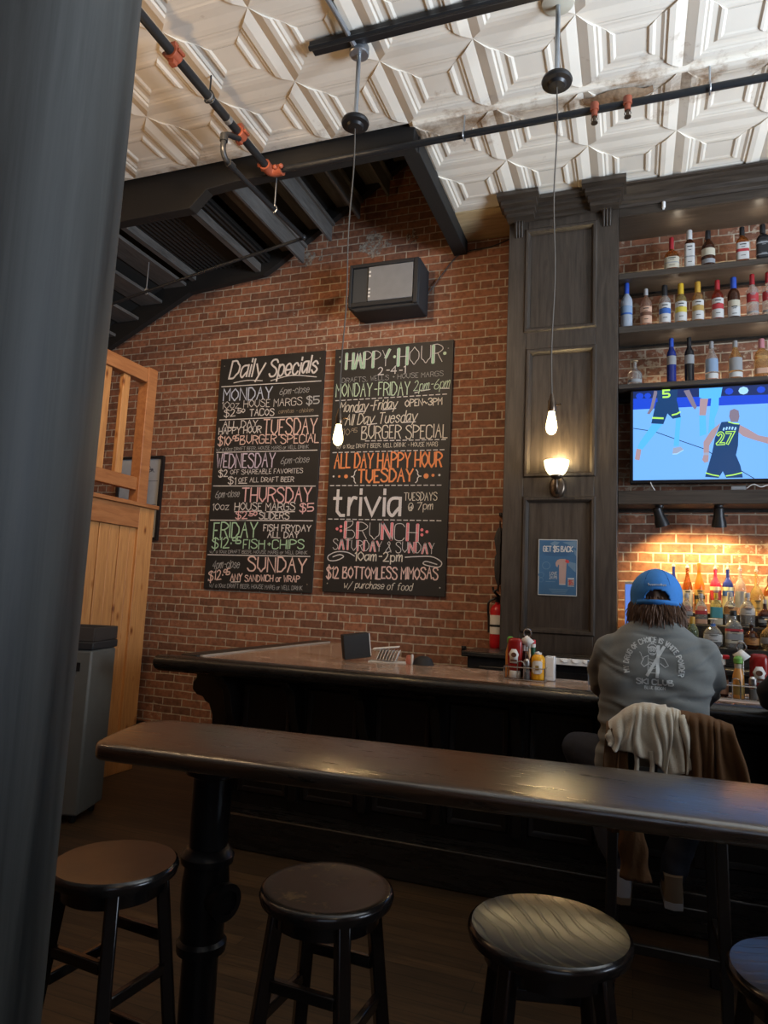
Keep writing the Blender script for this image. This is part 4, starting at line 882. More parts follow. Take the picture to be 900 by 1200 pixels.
# ================================================================== THINGS ON THE WALLS
# picture frame left of the boards
t = thing('framed_print', 'thin black frame with a pale printed sheet, half behind the pine railing', 'picture frame', (-5.05, 6.04, 2.0))
g = G(); a0, a1, b0, b1 = -5.36, -4.765, 2.0, 2.915
for q in ((a0, a0+0.03, b0, b1), (a1-0.03, a1, b0, b1), (a0+0.03, a1-0.03, b0, b0+0.03), (a0+0.03, a1-0.03, b1-0.03, b1)): g.box(q[0], q[1], 6.01, 6.047, q[2], q[3])
g.done('frame', 'black', t)
G().box(a0+0.03, a1-0.03, 6.03, 6.046, b0+0.03, b1-0.03).done('sheet', mat('pale_blue_grey_print', (0.42, 0.44, 0.46), 0.5), t)
g = G()
for k in range(3): g.box(a1-0.30, a1-0.06, 6.0285, 6.0295, 2.12+k*0.26, 2.125+k*0.26)
for k in range(8): g.tube([(a1-0.20+0.008*math.cos(k*1.9)*k, 6.0285, 2.76+0.008*math.sin(k*1.3)*k), (a1-0.14+0.005*math.sin(k)*k, 6.0285, 2.78-0.006*k)], 0.003, 4)
g.done('print_lines', mat('dark_print', (0.08, 0.08, 0.1), 0.6), t)
# loudspeaker
t = thing('wall_speaker', 'black wall speaker box with a grey grille above the right chalkboard', 'speaker', (-2.1, 5.87, 2.64))
x0, x1, z0, z1 = -2.595, -1.90, 4.215, 4.66
sp_c = Vector((-2.25, 5.86, 4.44)); 
g = G(); x0, x1, z0, z1 = -2.56, -1.86, 4.19, 4.66; yf_ = 5.72
g.prism([(x0, z0+0.03), (x0+0.07, z0), (x1, z0+0.01), (x1, z1), (x0+0.02, z1)], 'y', yf_+0.02, D-0.004); g.done('cabinet', 'flatblack', t, bev=0.012)
g = G()
for q in ((x0+0.005, x0+0.035, z0+0.035, z1-0.01), (x1-0.05, x1-0.005, z0+0.02, z1-0.01), (x0+0.035, x1-0.05, z0+0.035, z0+0.075), (x0+0.035, x1-0.05, z1-0.045, z1-0.01)): g.box(q[0], q[1], yf_-0.012, yf_+0.019, q[2], q[3])
g.done('front_rim', 'flatblack', t, bev=0.006)
G().box(x0+0.20, x1-0.055, yf_-0.006, yf_+0.018, z0+0.08, z1-0.05).done('grille', 'speakergrey', t, bev=0.004)
G().box(x0+0.04, x0+0.195, yf_+0.004, yf_+0.018, z0+0.08, z1-0.05).done('side_baffle', mat('dark_baffle', (0.045, 0.05, 0.055), 0.4), t, bev=0.004)
g = G()
for z in (z0+0.12, z0+0.155, z0+0.19, z1-0.11, z1-0.15): g.box(x0+0.205, x0+0.225, yf_-0.0075, yf_-0.0055, z, z+0.018)
g.done('label_marks', 'white', t)
g = G().tube([(-1.86, 6.02, 4.42), (-1.72, 6.03, 4.62), (-1.55, 6.035, 4.80), (-1.26, 6.035, 4.83), (-1.03, 6.03, 4.90)], 0.005, 6, smooth=5); tag(g.done('cable', 'black'), 'thin dark cable looping from the wall speaker up to the ceiling planks', 'cable')
# poster on the pilaster
t = thing('poster', 'blue laminated poster offering money back, fixed to the lower pilaster panel', 'poster', (-0.565, 5.62, 1.585))
YP = 5.618
pm = [mat('poster_blue', (0.055, 0.13, 0.235), 0.22, coat=0.6, vary=0.15, vscale=7), mat('poster_pale_blue', (0.13, 0.21, 0.29), 0.22, coat=0.6), mat('poster_white', (0.48, 0.48, 0.46), 0.3, coat=0.5), mat('poster_pink', (0.38, 0.255, 0.215), 0.3, coat=0.5), mat('poster_red', (0.45, 0.05, 0.05), 0.3), mat('poster_navy', (0.03, 0.075, 0.16), 0.3)]
px0, px1, pz0, pz1 = -0.717, -0.416, 1.583, 2.030
G().box(px0, px1, YP, YP+0.010, pz0, pz1).done('sheet', pm[2], t)
G().box(px0+0.006, px1-0.004, YP-0.0006, YP-0.0001, pz0+0.007, pz1-0.006).done('print', pm[0], t)
g = G(); lp = [0]
def PU(u, v): return (px0+u*(px1-px0), pz0+v*(pz1-pz0))
def PP(m, pts):
    lp[0] += 1; g.add([(PU(u, v)[0], YP-0.0008-lp[0]*0.00005, PU(u, v)[1]) for u, v in pts], [tuple(range(len(pts)))], m)
PP(1, [(0.3, .93), (.42, .97), (.55, .95), (.48, .90), (.36, .89)]); PP(1, [(0.62, .95), (.97, .98), (.97, .85), (.85, .88), (.75, .92)]); PP(1, [(0.75, .62), (.97, .58), (.97, .42), (.88, .47), (.78, .54)]); PP(1, [(.9, .84), (.98, .8), (.98, .7), (.93, .75)])
PP(3, [(0.55, .20), (.71, .20), (.735, .58), (.54, .58)]); PP(3, [(.46, .53), (.45, .58), (.49, .63), (.56, .65), (.70, .655), (.74, .60), (.73, .55), (.52, .55), (.50, .50)])
PP(4, [(.69, .61), (.72, .645), (.79, .63), (.805, .59), (.75, .58)]); PP(2, [(.55, .195), (.71, .195), (.71, .21), (.55, .21)])
for (cx_, cz_, r_) in ((0.21, .53, .105), (0.08, .36, .075), (0.08, .27, .06)): PP(1, [(cx_+r_*math.cos(i*PI/8), cz_+r_*.66*math.sin(i*PI/8)) for i in range(16)]); PP(0, [(cx_+r_*.88*math.cos(i*PI/8), cz_+r_*.58*math.sin(i*PI/8)) for i in range(16)])
PP(3, [(.77, .19), (.93, .19), (.93, .29), (.77, .29)]); PP(2, [(.77, .30), (.93, .30), (.93, .32), (.77, .32)]); PP(2, [(.77, .17), (.93, .17), (.93, .18), (.77, .18)])
PP(1, [(.20, .24), (.45, .24), (.45, .25), (.20, .25)])
for k in range(4): PP(1, [(.28+.03*k, .11-.022*k), (.78-.02*k, .11-.022*k), (.78-.02*k, .118-.022*k), (.28+.03*k, .118-.022*k)])
for k in range(2): PP(5, [(.17+.03*k, .742-.03*k), (.84-.03*k, .742-.03*k), (.84-.03*k, .755-.03*k), (.17+.03*k, .755-.03*k)])
def ptext(s, u0, v0, u1, vh, w, m):
    st, W_ = letter_strokes(s); a = PU(u0, v0); b = PU(u1, v0); h = vh*(pz1-pz0)
    for sm, p in st:
        lp[0] += 1; ribbon(g, [(a[0]+x*(b[0]-a[0])/W_, a[1]+y*h/6) for x, y in p], w, 0.0008+lp[0]*0.00005, m, lambda u, v, d: Vector((u, YP-d, v)))
ptext('GET $5 BACK', .13, .785, .885, .09, 0.0075, 2); ptext('LOVE', .31, .365, .49, .055, 0.003, 2); ptext('24 PM', .30, .295, .49, .055, 0.003, 2); ptext('$5', .80, .205, .90, .07, 0.004, 4)
g.done('artwork', pm, t, smooth=0, fixn=False)
# sconce
t = thing('sconce', 'lit wall sconce with an upturned cream glass bowl on the pilaster', 'wall lamp', (-0.572, PF, 2.38))
sx, sy = -0.572, PF
MAT['lampglass'] = mat('lit_cream_glass', (0.95, 0.9, 0.8), 0.35, emit=(1.0, 0.80, 0.45), estr=3.4, vary=0.02)
g = G(); rows = []
for k, (s_, d) in enumerate(((1.0, 0.0), (0.97, 0.014), (0.86, 0.026), (0.70, 0.032), (0.0001, 0.036))):
    rows.append([(sx+0.066*s_*math.cos(i*PI/14), sy-0.0005-d, 2.455+0.098*s_*math.sin(i*PI/14)*(1.0 if math.sin(i*PI/14) < 0 else 0.95)) for i in range(28)])
g.grid(rows, closed=True).done('back_plate', 'bronze', t, fixn=False)
G().tube([(sx, sy-0.03, 2.42), (sx, sy-0.07, 2.405), (sx, sy-0.105, 2.43), (sx, sy-0.11, 2.50)], [0.017, 0.016, 0.015, 0.013], 12, smooth=5).done('arm', 'bronze', t)
yb_ = sy-0.11
G().lathe([(0.012, 2.495), (0.03, 2.502), (0.045, 2.515), (0.048, 2.528)], (sx, yb_, 0), 24).done('cup', 'bronze', t)
prof = [(0.045, 2.527), (0.066, 2.545), (0.084, 2.575), (0.094, 2.61), (0.098, 2.645)]
G().lathe(prof+[(0.093, 2.645), (0.088, 2.61), (0.078, 2.58), (0.06, 2.553), (0.0001, 2.545)], (sx, yb_, 0), 32).done('glass_bowl', 'lampglass', t, smooth=60)
G().sph((sx, yb_, 2.605), (0.024, 0.024, 0.034)).done('bulb', mat('lamp_filament_white', (1, .9, .7), 0.4, emit=(1.0, 0.82, 0.5), estr=20), t)
light('sconce_light', 'POINT', (sx, yb_, 2.68), 13, (1.0, 0.74, 0.36), 0.05)
# fire extinguisher and hanging umbrella left of the pilaster
ex = (-1.095, 5.93)
t = thing('fire_extinguisher', 'red fire extinguisher hanging on the brick wall, half hidden by the pilaster', 'fire extinguisher', (ex[0], ex[1], 1.12))
G().lathe([(0.052, 1.12), (0.06, 1.13), (0.062, 1.16), (0.062, 1.43), (0.055, 1.46), (0.035, 1.485), (0.022, 1.495), (0.02, 1.51)], (*ex, 0), 24).done('cylinder', 'red', t)
G().lathe([(0.0625, 1.24), (0.0632, 1.24), (0.0632, 1.40), (0.0625, 1.40)], (*ex, 0), 24).done('label', 'paper', t)
G().lathe([(0.0628, 1.30), (0.066, 1.302), (0.066, 1.318), (0.0628, 1.32)], (*ex, 0), 24).done('strap', 'black', t)
g = G().cyl((ex[0], ex[1], 1.51), (ex[0], ex[1], 1.55), 0.022); g.bar((ex[0]+0.01, ex[1], 1.56), (ex[0]-0.02, ex[1]-0.09, 1.60), 0.02, 0.012); g.bar((ex[0]+0.01, ex[1], 1.55), (ex[0]-0.02, ex[1]-0.08, 1.545), 0.02, 0.010); g.done('valve_handle', 'black', t)
g = G().tube([(ex[0]-0.02, ex[1]-0.01, 1.54), (ex[0]-0.075, ex[1]-0.02, 1.50), (ex[0]-0.07, ex[1]-0.02, 1.36), (ex[0]-0.066, ex[1]-0.02, 1.25)], 0.010, 8, smooth=5); g.done('hose', 'black', t)
um = (-1.08, 5.98)
t = thing('folded_umbrella', 'dark folded umbrella hanging against the bricks above the fire extinguisher', 'umbrella', (um[0], um[1], 1.64))
g = G(); rows = []
for k, (z, r) in enumerate(((1.66, 0.012), (1.72, 0.03), (1.80, 0.036), (1.90, 0.034), (1.93, 0.024), (1.99, 0.032), (2.06, 0.042), (2.12, 0.03), (2.16, 0.012))):
    rows.append([(um[0]-0.02+r*(1+0.25*math.cos(5*i*PI/10))*math.cos(i*PI/10), um[1]+r*(1+0.25*math.cos(5*i*PI/10))*math.sin(i*PI/10), z) for i in range(20)])
g.grid(rows, closed=True).done('canopy', mat('dark_grey_nylon', (0.035, 0.035, 0.038), 0.6), t, fixn=False)
G().tube([(um[0]-0.02, um[1], 1.60), (um[0]-0.02, um[1], 2.22)], 0.006, 8).done('shaft', 'blackmetal', t)
G().tube([(um[0]-0.02, um[1], 1.66), (um[0]-0.03, um[1], 1.62), (um[0]-0.06, um[1], 1.61), (um[0]-0.07, um[1], 1.64)], 0.009, 8, smooth=5).done('handle', 'black', t)
g = G().box(-1.12, -1.09, 6.02, D-0.002, 2.27, 2.30); g.tube([(-1.105, 6.02, 2.285), (-1.105, 5.98, 2.28), (-1.08, 5.975, 2.26), (-1.06, 5.975, 2.24)], 0.008, 8, smooth=4); tag(g.done('coat_hook', 'black', bev=0.004), 'small black hook on the bricks beside the pilaster', 'hook')
g = G().box(-1.425, -1.385, 6.03, D-0.002, 1.045, 1.115); g.box(-1.415, -1.395, 6.024, 6.03, 1.085, 1.105); g.box(-1.415, -1.395, 6.024, 6.03, 1.055, 1.075); tag(g.done('power_outlet', 'black', bev=0.003), 'small black outlet low on the brick wall behind the bar', 'outlet')
lime_m = mat('old_limewash', (0.36, 0.30, 0.235), 0.9, vary=0.3, vscale=30)
def patchy(m, lo, hi, sc):
    nt = m.node_tree; N = nt.nodes; n = N.new('ShaderNodeTexNoise'); n.inputs['Scale'].default_value = sc; n.inputs['Detail'].default_value = 6
    tc = N.new('ShaderNodeTexCoord'); nt.links.new(tc.outputs['Object'], n.inputs['Vector'])
    mr = N.new('ShaderNodeMapRange'); mr.inputs[1].default_value = lo; mr.inputs[2].default_value = hi; nt.links.new(n.outputs['Fac'], mr.inputs[0]); nt.links.new(mr.outputs[0], N['Principled BSDF'].inputs['Alpha'])
patchy(lime_m, 0.40, 0.60, 22)
# limewash splashes left on the bricks near the stairs
g = G(); rs = random.Random(5)
for x, z, r in ((-3.18, 4.98, 0.085), (-3.28, 4.99, 0.045), (-3.04, 4.96, 0.03), (-2.46, 5.03, 0.13), (-2.58, 5.0, 0.05), (-2.05, 5.05, 0.07), (-2.30, 5.02, 0.04), (-1.72, 5.12, 0.05)):
    n = 22; ring = [(x+r*(0.75+0.5*rs.random())*math.cos(i*2*PI/n)*0.8, D-0.002, z+r*(0.75+0.5*rs.random())*math.sin(i*2*PI/n)) for i in range(n)]
    g.add([(x, D-0.004, z)]+ring, [(0, 1+i, 1+(i+1) % n) for i in range(n)])
tag(g.done('limewash_splash', lime_m, smooth=0, fixn=False), 'pale plaster smears left on the upper bricks under the stairs', 'plaster', kind='stuff')
# ================================================================== CEILING PIPES
t = thing('sprinkler_pipe', 'long black sprinkler pipe along the ceiling, turning at orange-red couplings', 'pipe', (-0.5, 4.33, 4.75))
zp = 4.757; xp = -2.655; yp = 4.335
G().tube([(xp, -2.9, zp), (xp, yp-0.06, zp)], 0.030, 14).done('branch_pipe', 'pipe', t)
G().tube([(xp+0.04, yp, zp), (4.95, yp, zp)], 0.024, 14).done('main_pipe', 'pipe', t)
def coupling(y, ax='y', x=None, p=t):
    c = Vector((xp if x is None else x, y, zp)); d = Vector((0, 1, 0)) if ax == 'y' else Vector((1, 0, 0))
    g = G().cyl(c-d*0.035, c+d*0.035, 0.047, n=14)
    for s_ in (-1, 1): g.box(c.x-0.02, c.x+0.02, c.y-0.02, c.y+0.02, zp+s_*0.058-0.016, zp+s_*0.058+0.016); g.cyl(c+Vector((s_*0.055, 0, 0))-d*0.03, c+Vector((s_*0.055, 0, 0))+d*0.03, 0.012, n=8)
    g.done('coupling', 'redcouple', p, bev=0.004)
coupling(3.12); coupling(3.88)
g = G().tube([(xp, yp-0.10, zp), (xp, yp-0.03, zp), (xp+0.03, yp, zp), (xp+0.10, yp, zp)], 0.043, 14, smooth=5)
for q in ((0, -0.10), (0, -0.05), (0.06, 0.0), (0.11, 0.0)): g.sph((xp+q[0]-0.045*(q[1] < 0), yp+q[1]-0.045*(q[1] == 0), zp), 0.02, 8, 6)
g.done('elbow_coupling', 'redcouple', t)
for y in (3.50, 3.72):
    G().lathe([(0.033, -0.018), (0.033, 0.018)], (xp, y, zp), 14, axis=(0, 1, 0)).done('clamp', 'galv', t)
for (x, y) in ((xp, 3.50), (xp, 2.2), (-1.12, yp), (0.45, yp), (2.6, yp)):
    g = G().cyl((x, y, zp+0.02), (x, y, CEIL-0.005), 0.006, n=8); g.tube([(x, y-0.034, zp+0.005), (x, y-0.03, zp-0.024), (x, y, zp-0.034), (x, y+0.03, zp-0.024), (x, y+0.034, zp+0.005), (x, y, zp+0.045), (x, y-0.034, zp+0.005)] if y == yp else [(x-0.036, y, zp), (x-0.03, y, zp-0.028), (x, y, zp-0.038), (x+0.03, y, zp-0.028), (x+0.036, y, zp), (x, y, zp+0.055), (x-0.036, y, zp)], 0.005, 6, smooth=3); g.done('hanger', 'pipe' if y != yp else 'galv', t)
for x in (-0.24, -0.035):       # sprinkler heads
    g = G().cyl((x, yp-0.02, zp-0.02), (x, yp-0.02, zp-0.06), 0.02, n=12); g.cyl((x, yp-0.02, zp+0.03), (x, yp-0.02, zp-0.02), 0.028, n=12); g.done('sprinkler_tee', 'redcouple', t)
    g = G().cyl((x, yp-0.02, zp-0.06), (x, yp-0.02, zp-0.095), 0.011, n=10); g.cyl((x, yp-0.02, zp-0.105), (x, yp-0.02, zp-0.11), 0.022, n=14)
    for s_ in (-1, 1): g.tube([(x+s_*0.012, yp-0.02, zp-0.06), (x+s_*0.02, yp-0.02, zp-0.085), (x+s_*0.006, yp-0.02, zp-0.105)], 0.003, 5)
    g.done('sprinkler_head', 'bronze', t)
# lower branch under the stairs
t = thing('stair_sprinkler_pipe', 'thin black sprinkler pipe dropping off the main pipe and running under the stairs', 'pipe', (-2.75, 4.5, 4.6))
g = G().tube([(xp+0.012, 3.86, zp-0.052), (xp+0.004, 3.80, zp-0.075), (xp-0.003, 3.735, zp-0.105), (xp-0.004, 3.706, 4.60), (xp-0.004, 3.70, 4.52), (xp-0.004, 3.735, 4.475), (xp-0.004, 3.80, 4.468), (xp-0.004, 4.15, 4.480), (xp-0.004, 4.90, 4.532)], 0.020, 12, smooth=4); g.done('down_pipe', 'pipe', t)
g = G().cyl((xp-0.004, 3.702, 4.58), (xp-0.004, 3.702, 4.63), 0.028, n=12); g.done('elbow_fitting', 'pipe', t); g = G().cyl((xp-0.004, 3.77, 4.469), (xp-0.004, 3.83, 4.470), 0.028, n=12); g.done('elbow_fitting', 'pipe', t)
G().tube([(xp-0.01, 4.945, 4.535), (-3.5, 4.948, 4.39), (-4.78, 4.95, 4.14), (-6.3, 4.95, 3.84)], 0.014, 10).done('cross_pipe', 'pipe', t)
G().sph((xp-0.004, 4.935, 4.536), 0.026, 12, 8).done('end_elbow', 'pipe', t)
for (x, y, z, zt) in ((xp-0.004, 4.43, 4.50, 4.765), (-4.28, 4.95, 4.242, 4.53)):
    g = G().cyl((x, y, z), (x, y, zt), 0.005, n=8); g.tube([(x-0.022, y, z), (x, y, z-0.028), (x+0.022, y, z), (x, y, z+0.035), (x-0.022, y, z)], 0.005, 6, smooth=3); g.done('hanger', 'galv', t)
# dark conduit track
t = thing('ceiling_track', 'black metal channel fixed across the tin ceiling over the bar', 'track', (0.5, 3.47, 4.87))
G().box(-1.89, 3.6, 3.42, 3.51, 4.872, 4.905).done('channel', 'black', t, bev=0.005)
G().tube([(-1.89, 3.43, 4.862), (3.6, 3.43, 4.862)], 0.016, 8).done('lip', 'pipe', t)
for x in (-1.0, 0.6, 2.2): G().box(x-0.02, x+0.02, 3.44, 3.49, 4.906, 4.927).done('clip', 'galv', t)
# torn strip of ceiling by the sprinkler heads
g = G(); rs = random.Random(3); rows = []
for i in range(16):
    x = -0.33+i*0.030; w_ = 0.075*math.sin(PI*(i+0.6)/16.2); rows.append([(x, 4.40+0.02*rs.random(), CEIL-0.02)]+[(x+0.012*rs.random(), 4.47+w_*math.cos(k*PI/6)-0.02+0.01*rs.random(), CEIL-0.018-(0.055*w_/0.075)*math.sin(k*PI/6)*(0.7+0.5*rs.random())) for k in range(6, -1, -1)])
g.grid(rows); tag(g.done('torn_ceiling_strip', mat('crumbled_brown_plaster', (0.30, 0.20, 0.12), 0.95, vary=0.5, vscale=40, bump=0.6, bscale=60), smooth=60, fixn=False), 'crumbling brown torn strip of ceiling above the sprinkler heads', 'damaged plaster')
# ================================================================== PENDANT LAMPS
MAT['bulbglass'] = mat('lit_bulb_glass', (1, 0.9, 0.7), 0.1, emit=(1.0, 0.80, 0.42), estr=5.0, vary=0.0)
MAT['filament'] = mat('glowing_filament', (1, 0.7, 0.3), 0.5, emit=(1.0, 0.72, 0.32), estr=45)
MAT['cream'] = mat('cream_plastic', (0.50, 0.46, 0.36), 0.5)
def pendant(x, y, ztop, zrod, zb, label, box):
    t = thing('pendant_lamp', label, 'lamp', (x, y, zb), 'bare bulb pendant lamps over the bar')
    if box:
        G().lathe([(0.056, ztop-0.055), (0.062, ztop-0.05), (0.062, ztop-0.005), (0.056, ztop)], (x, y, 0), 20).done('junction_box', 'galv', t)
        G().tube([(x-0.10, y-0.75, CEIL-0.015), (x-0.05, y-0.35, CEIL-0.018), (x-0.01, y-0.06, ztop-0.03)], 0.016, 10, smooth=3).done('conduit', 'galv', t)
    else:
        G().lathe([(0.03, ztop-0.03), (0.09, ztop-0.012), (0.095, ztop)], (x, y, 0), 24).done('ceiling_rose', 'cream', t)
    G().cyl((x, y, ztop-0.02), (x, y, zrod+0.05), 0.014, n=12).done('rod', 'galv', t)
    G().lathe([(0.016, zrod-0.03), (0.045, zrod-0.025), (0.055, zrod-0.012), (0.082, zrod-0.008), (0.086, zrod+0.006), (0.080, zrod+0.022), (0.05, zrod+0.03), (0.022, zrod+0.055), (0.016, zrod+0.06)], (x, y, 0), 28).done('canopy', 'black', t)
    k = random.Random(label)
    n = 14; pts = [(x+0.006*math.sin(i*0.9), y, zrod-0.03+(zb+0.235-zrod)*i/n) for i in range(n+1)]; pts[-1] = (x, y, zb+0.205)
    G().tube(pts, 0.0042, 6, smooth=3).done('cord', mat('brown_twisted_cord', (0.10, 0.085, 0.07), 0.7), t)
    s_ = G().lathe([(0.019, zb+0.115), (0.021, zb+0.12), (0.021, zb+0.165), (0.014, zb+0.185), (0.009, zb+0.21)], (x, y, 0), 18); s_.done('socket', 'bronze', t)
    G().tube([(x+0.018, y, zb+0.15), (x+0.05, y-0.005, zb+0.152)], 0.005, 8).done('switch_key', 'bronze', t)
    prof = [(0.0001, zb-0.010), (0.011, zb-0.008), (0.024, zb+0.004), (0.030, zb+0.026), (0.028, zb+0.05), (0.021, zb+0.085), (0.016, zb+0.114)]
    G().lathe(prof, (x, y, 0), 24).done('bulb', 'bulbglass', t, smooth=80)
    g = G()
    for i in range(6):
        a = i*PI/3; b = a+PI/6
        g.tube([(x+0.007*math.cos(a), y+0.007*math.sin(a), zb+0.095), (x+0.017*math.cos(a), y+0.017*math.sin(a), zb+0.018), (x+0.016*math.cos(b), y+0.016*math.sin(b), zb+0.014), (x+0.008*math.cos(b), y+0.008*math.sin(b), zb+0.09)], 0.0035, 5)
    g.done('filament', 'filament', t)
    light('bulb_light', 'POINT', (x, y, zb+0.04), 36, WARM, 0.035)
pendant(-1.605, 3.55, 4.90, 4.38, 2.375, 'bare bulb pendant hanging in front of the happy hour chalkboard', True)
pendant(-0.404, 3.60, 4.925, 4.42, 2.405, 'bare bulb pendant hanging in front of the dark pilaster', False)
# ================================================================== BOTTLES
def glass(name, c, rough=0.06, trans=0.85, dens=0.0): return mat(name, c, rough, 0, 0.5, trans=trans, ior=1.33, vary=0.03)
BG = dict(clear=glass('clear_glass', (0.86, 0.87, 0.86)), frost=glass('frosted_glass', (0.55, 0.62, 0.72), 0.4, 0.5), amber=glass('amber_spirit', (0.42, 0.15, 0.03)), gold=glass('gold_spirit', (0.78, 0.50, 0.20)), dark=glass('dark_brown_spirit', (0.07, 0.022, 0.01), 0.06, 0.5), black=glass('black_glass', (0.012, 0.012, 0.014), 0.08, 0.0),
  blue=glass('cobalt_glass', (0.02, 0.035, 0.22), 0.06, 0.35), orange=glass('orange_glass', (0.80, 0.20, 0.03), 0.06, 0.5), lemon=glass('pale_yellow_spirit', (0.72, 0.62, 0.26)), pinkish=glass('peach_spirit', (0.82, 0.52, 0.38)), redspirit=glass('red_spirit', (0.45, 0.05, 0.02)), redtop=mat('red_glass_shoulder', (0.50, 0.02, 0.05), 0.1), greenish=glass('pale_green_glass', (0.55, 0.68, 0.42)), yellowpaint=mat('pale_yellow_printed_glass', (0.72, 0.68, 0.38), 0.25))
CAPM = {k: mat('cap_'+k, tuple(x*0.62 for x in c), 0.4) for k, c in dict(blue=(0.03, 0.10, 0.55), red=(0.45, 0.02, 0.03), black=(0.015, 0.015, 0.018), white=(0.72, 0.72, 0.70), yellow=(0.78, 0.50, 0.03), gold=(0.70, 0.40, 0.05), grey=(0.35, 0.35, 0.36), cork=(0.60, 0.45, 0.27), dark=(0.10, 0.04, 0.03), silver=(0.5, 0.5, 0.5), cream=(0.66, 0.60, 0.48), pink=(0.62, 0.25, 0.28), orange=(0.80, 0.16, 0.02)).items()}
LBM = {k: mat('label_'+k, tuple(x*0.62 for x in c), 0.6) for k, c in dict(white=(0.72, 0.71, 0.68), cream=(0.66, 0.60, 0.46), blue=(0.05, 0.16, 0.52), yellow=(0.78, 0.62, 0.08), red=(0.55, 0.04, 0.05), black=(0.02, 0.02, 0.022), grey=(0.36, 0.37, 0.38), peach=(0.72, 0.44, 0.30), teal=(0.08, 0.36, 0.42), brown=(0.20, 0.08, 0.04), gold=(0.55, 0.36, 0.10), silverblue=(0.30, 0.42, 0.60), orange=(0.70, 0.32, 0.10)).items()}
SHAPES = {   # (relative radius, relative height): body, shoulder, neck
 'tall': [(0.92, 0), (1, 0.012), (1, 0.60), (0.96, 0.65), (0.80, 0.71), (0.50, 0.77), (0.34, 0.82), (0.30, 0.90), (0.31, 1.0)],
 'slope': [(0.92, 0), (1, 0.012), (1, 0.52), (0.95, 0.58), (0.72, 0.68), (0.45, 0.77), (0.34, 0.84), (0.31, 0.92), (0.32, 1.0)],
 'squat': [(0.92, 0), (1, 0.02), (1, 0.42), (0.96, 0.50), (0.74, 0.58), (0.36, 0.66), (0.27, 0.72), (0.25, 0.9), (0.26, 1.0)],
 'slim': [(0.92, 0), (1, 0.01), (1, 0.66), (0.9, 0.72), (0.62, 0.78), (0.46, 0.83), (0.42, 0.92), (0.43, 1.0)],
 'round': [(0.55, 0), (0.72, 0.03), (0.93, 0.16), (1, 0.34), (0.93, 0.50), (0.70, 0.63), (0.40, 0.71), (0.26, 0.76), (0.24, 0.88), (0.25, 1.0)],
 'jug': [(0.92, 0), (1, 0.02), (1, 0.50), (0.93, 0.60), (0.60, 0.72), (0.38, 0.78), (0.34, 0.90), (0.36, 1.0)]}
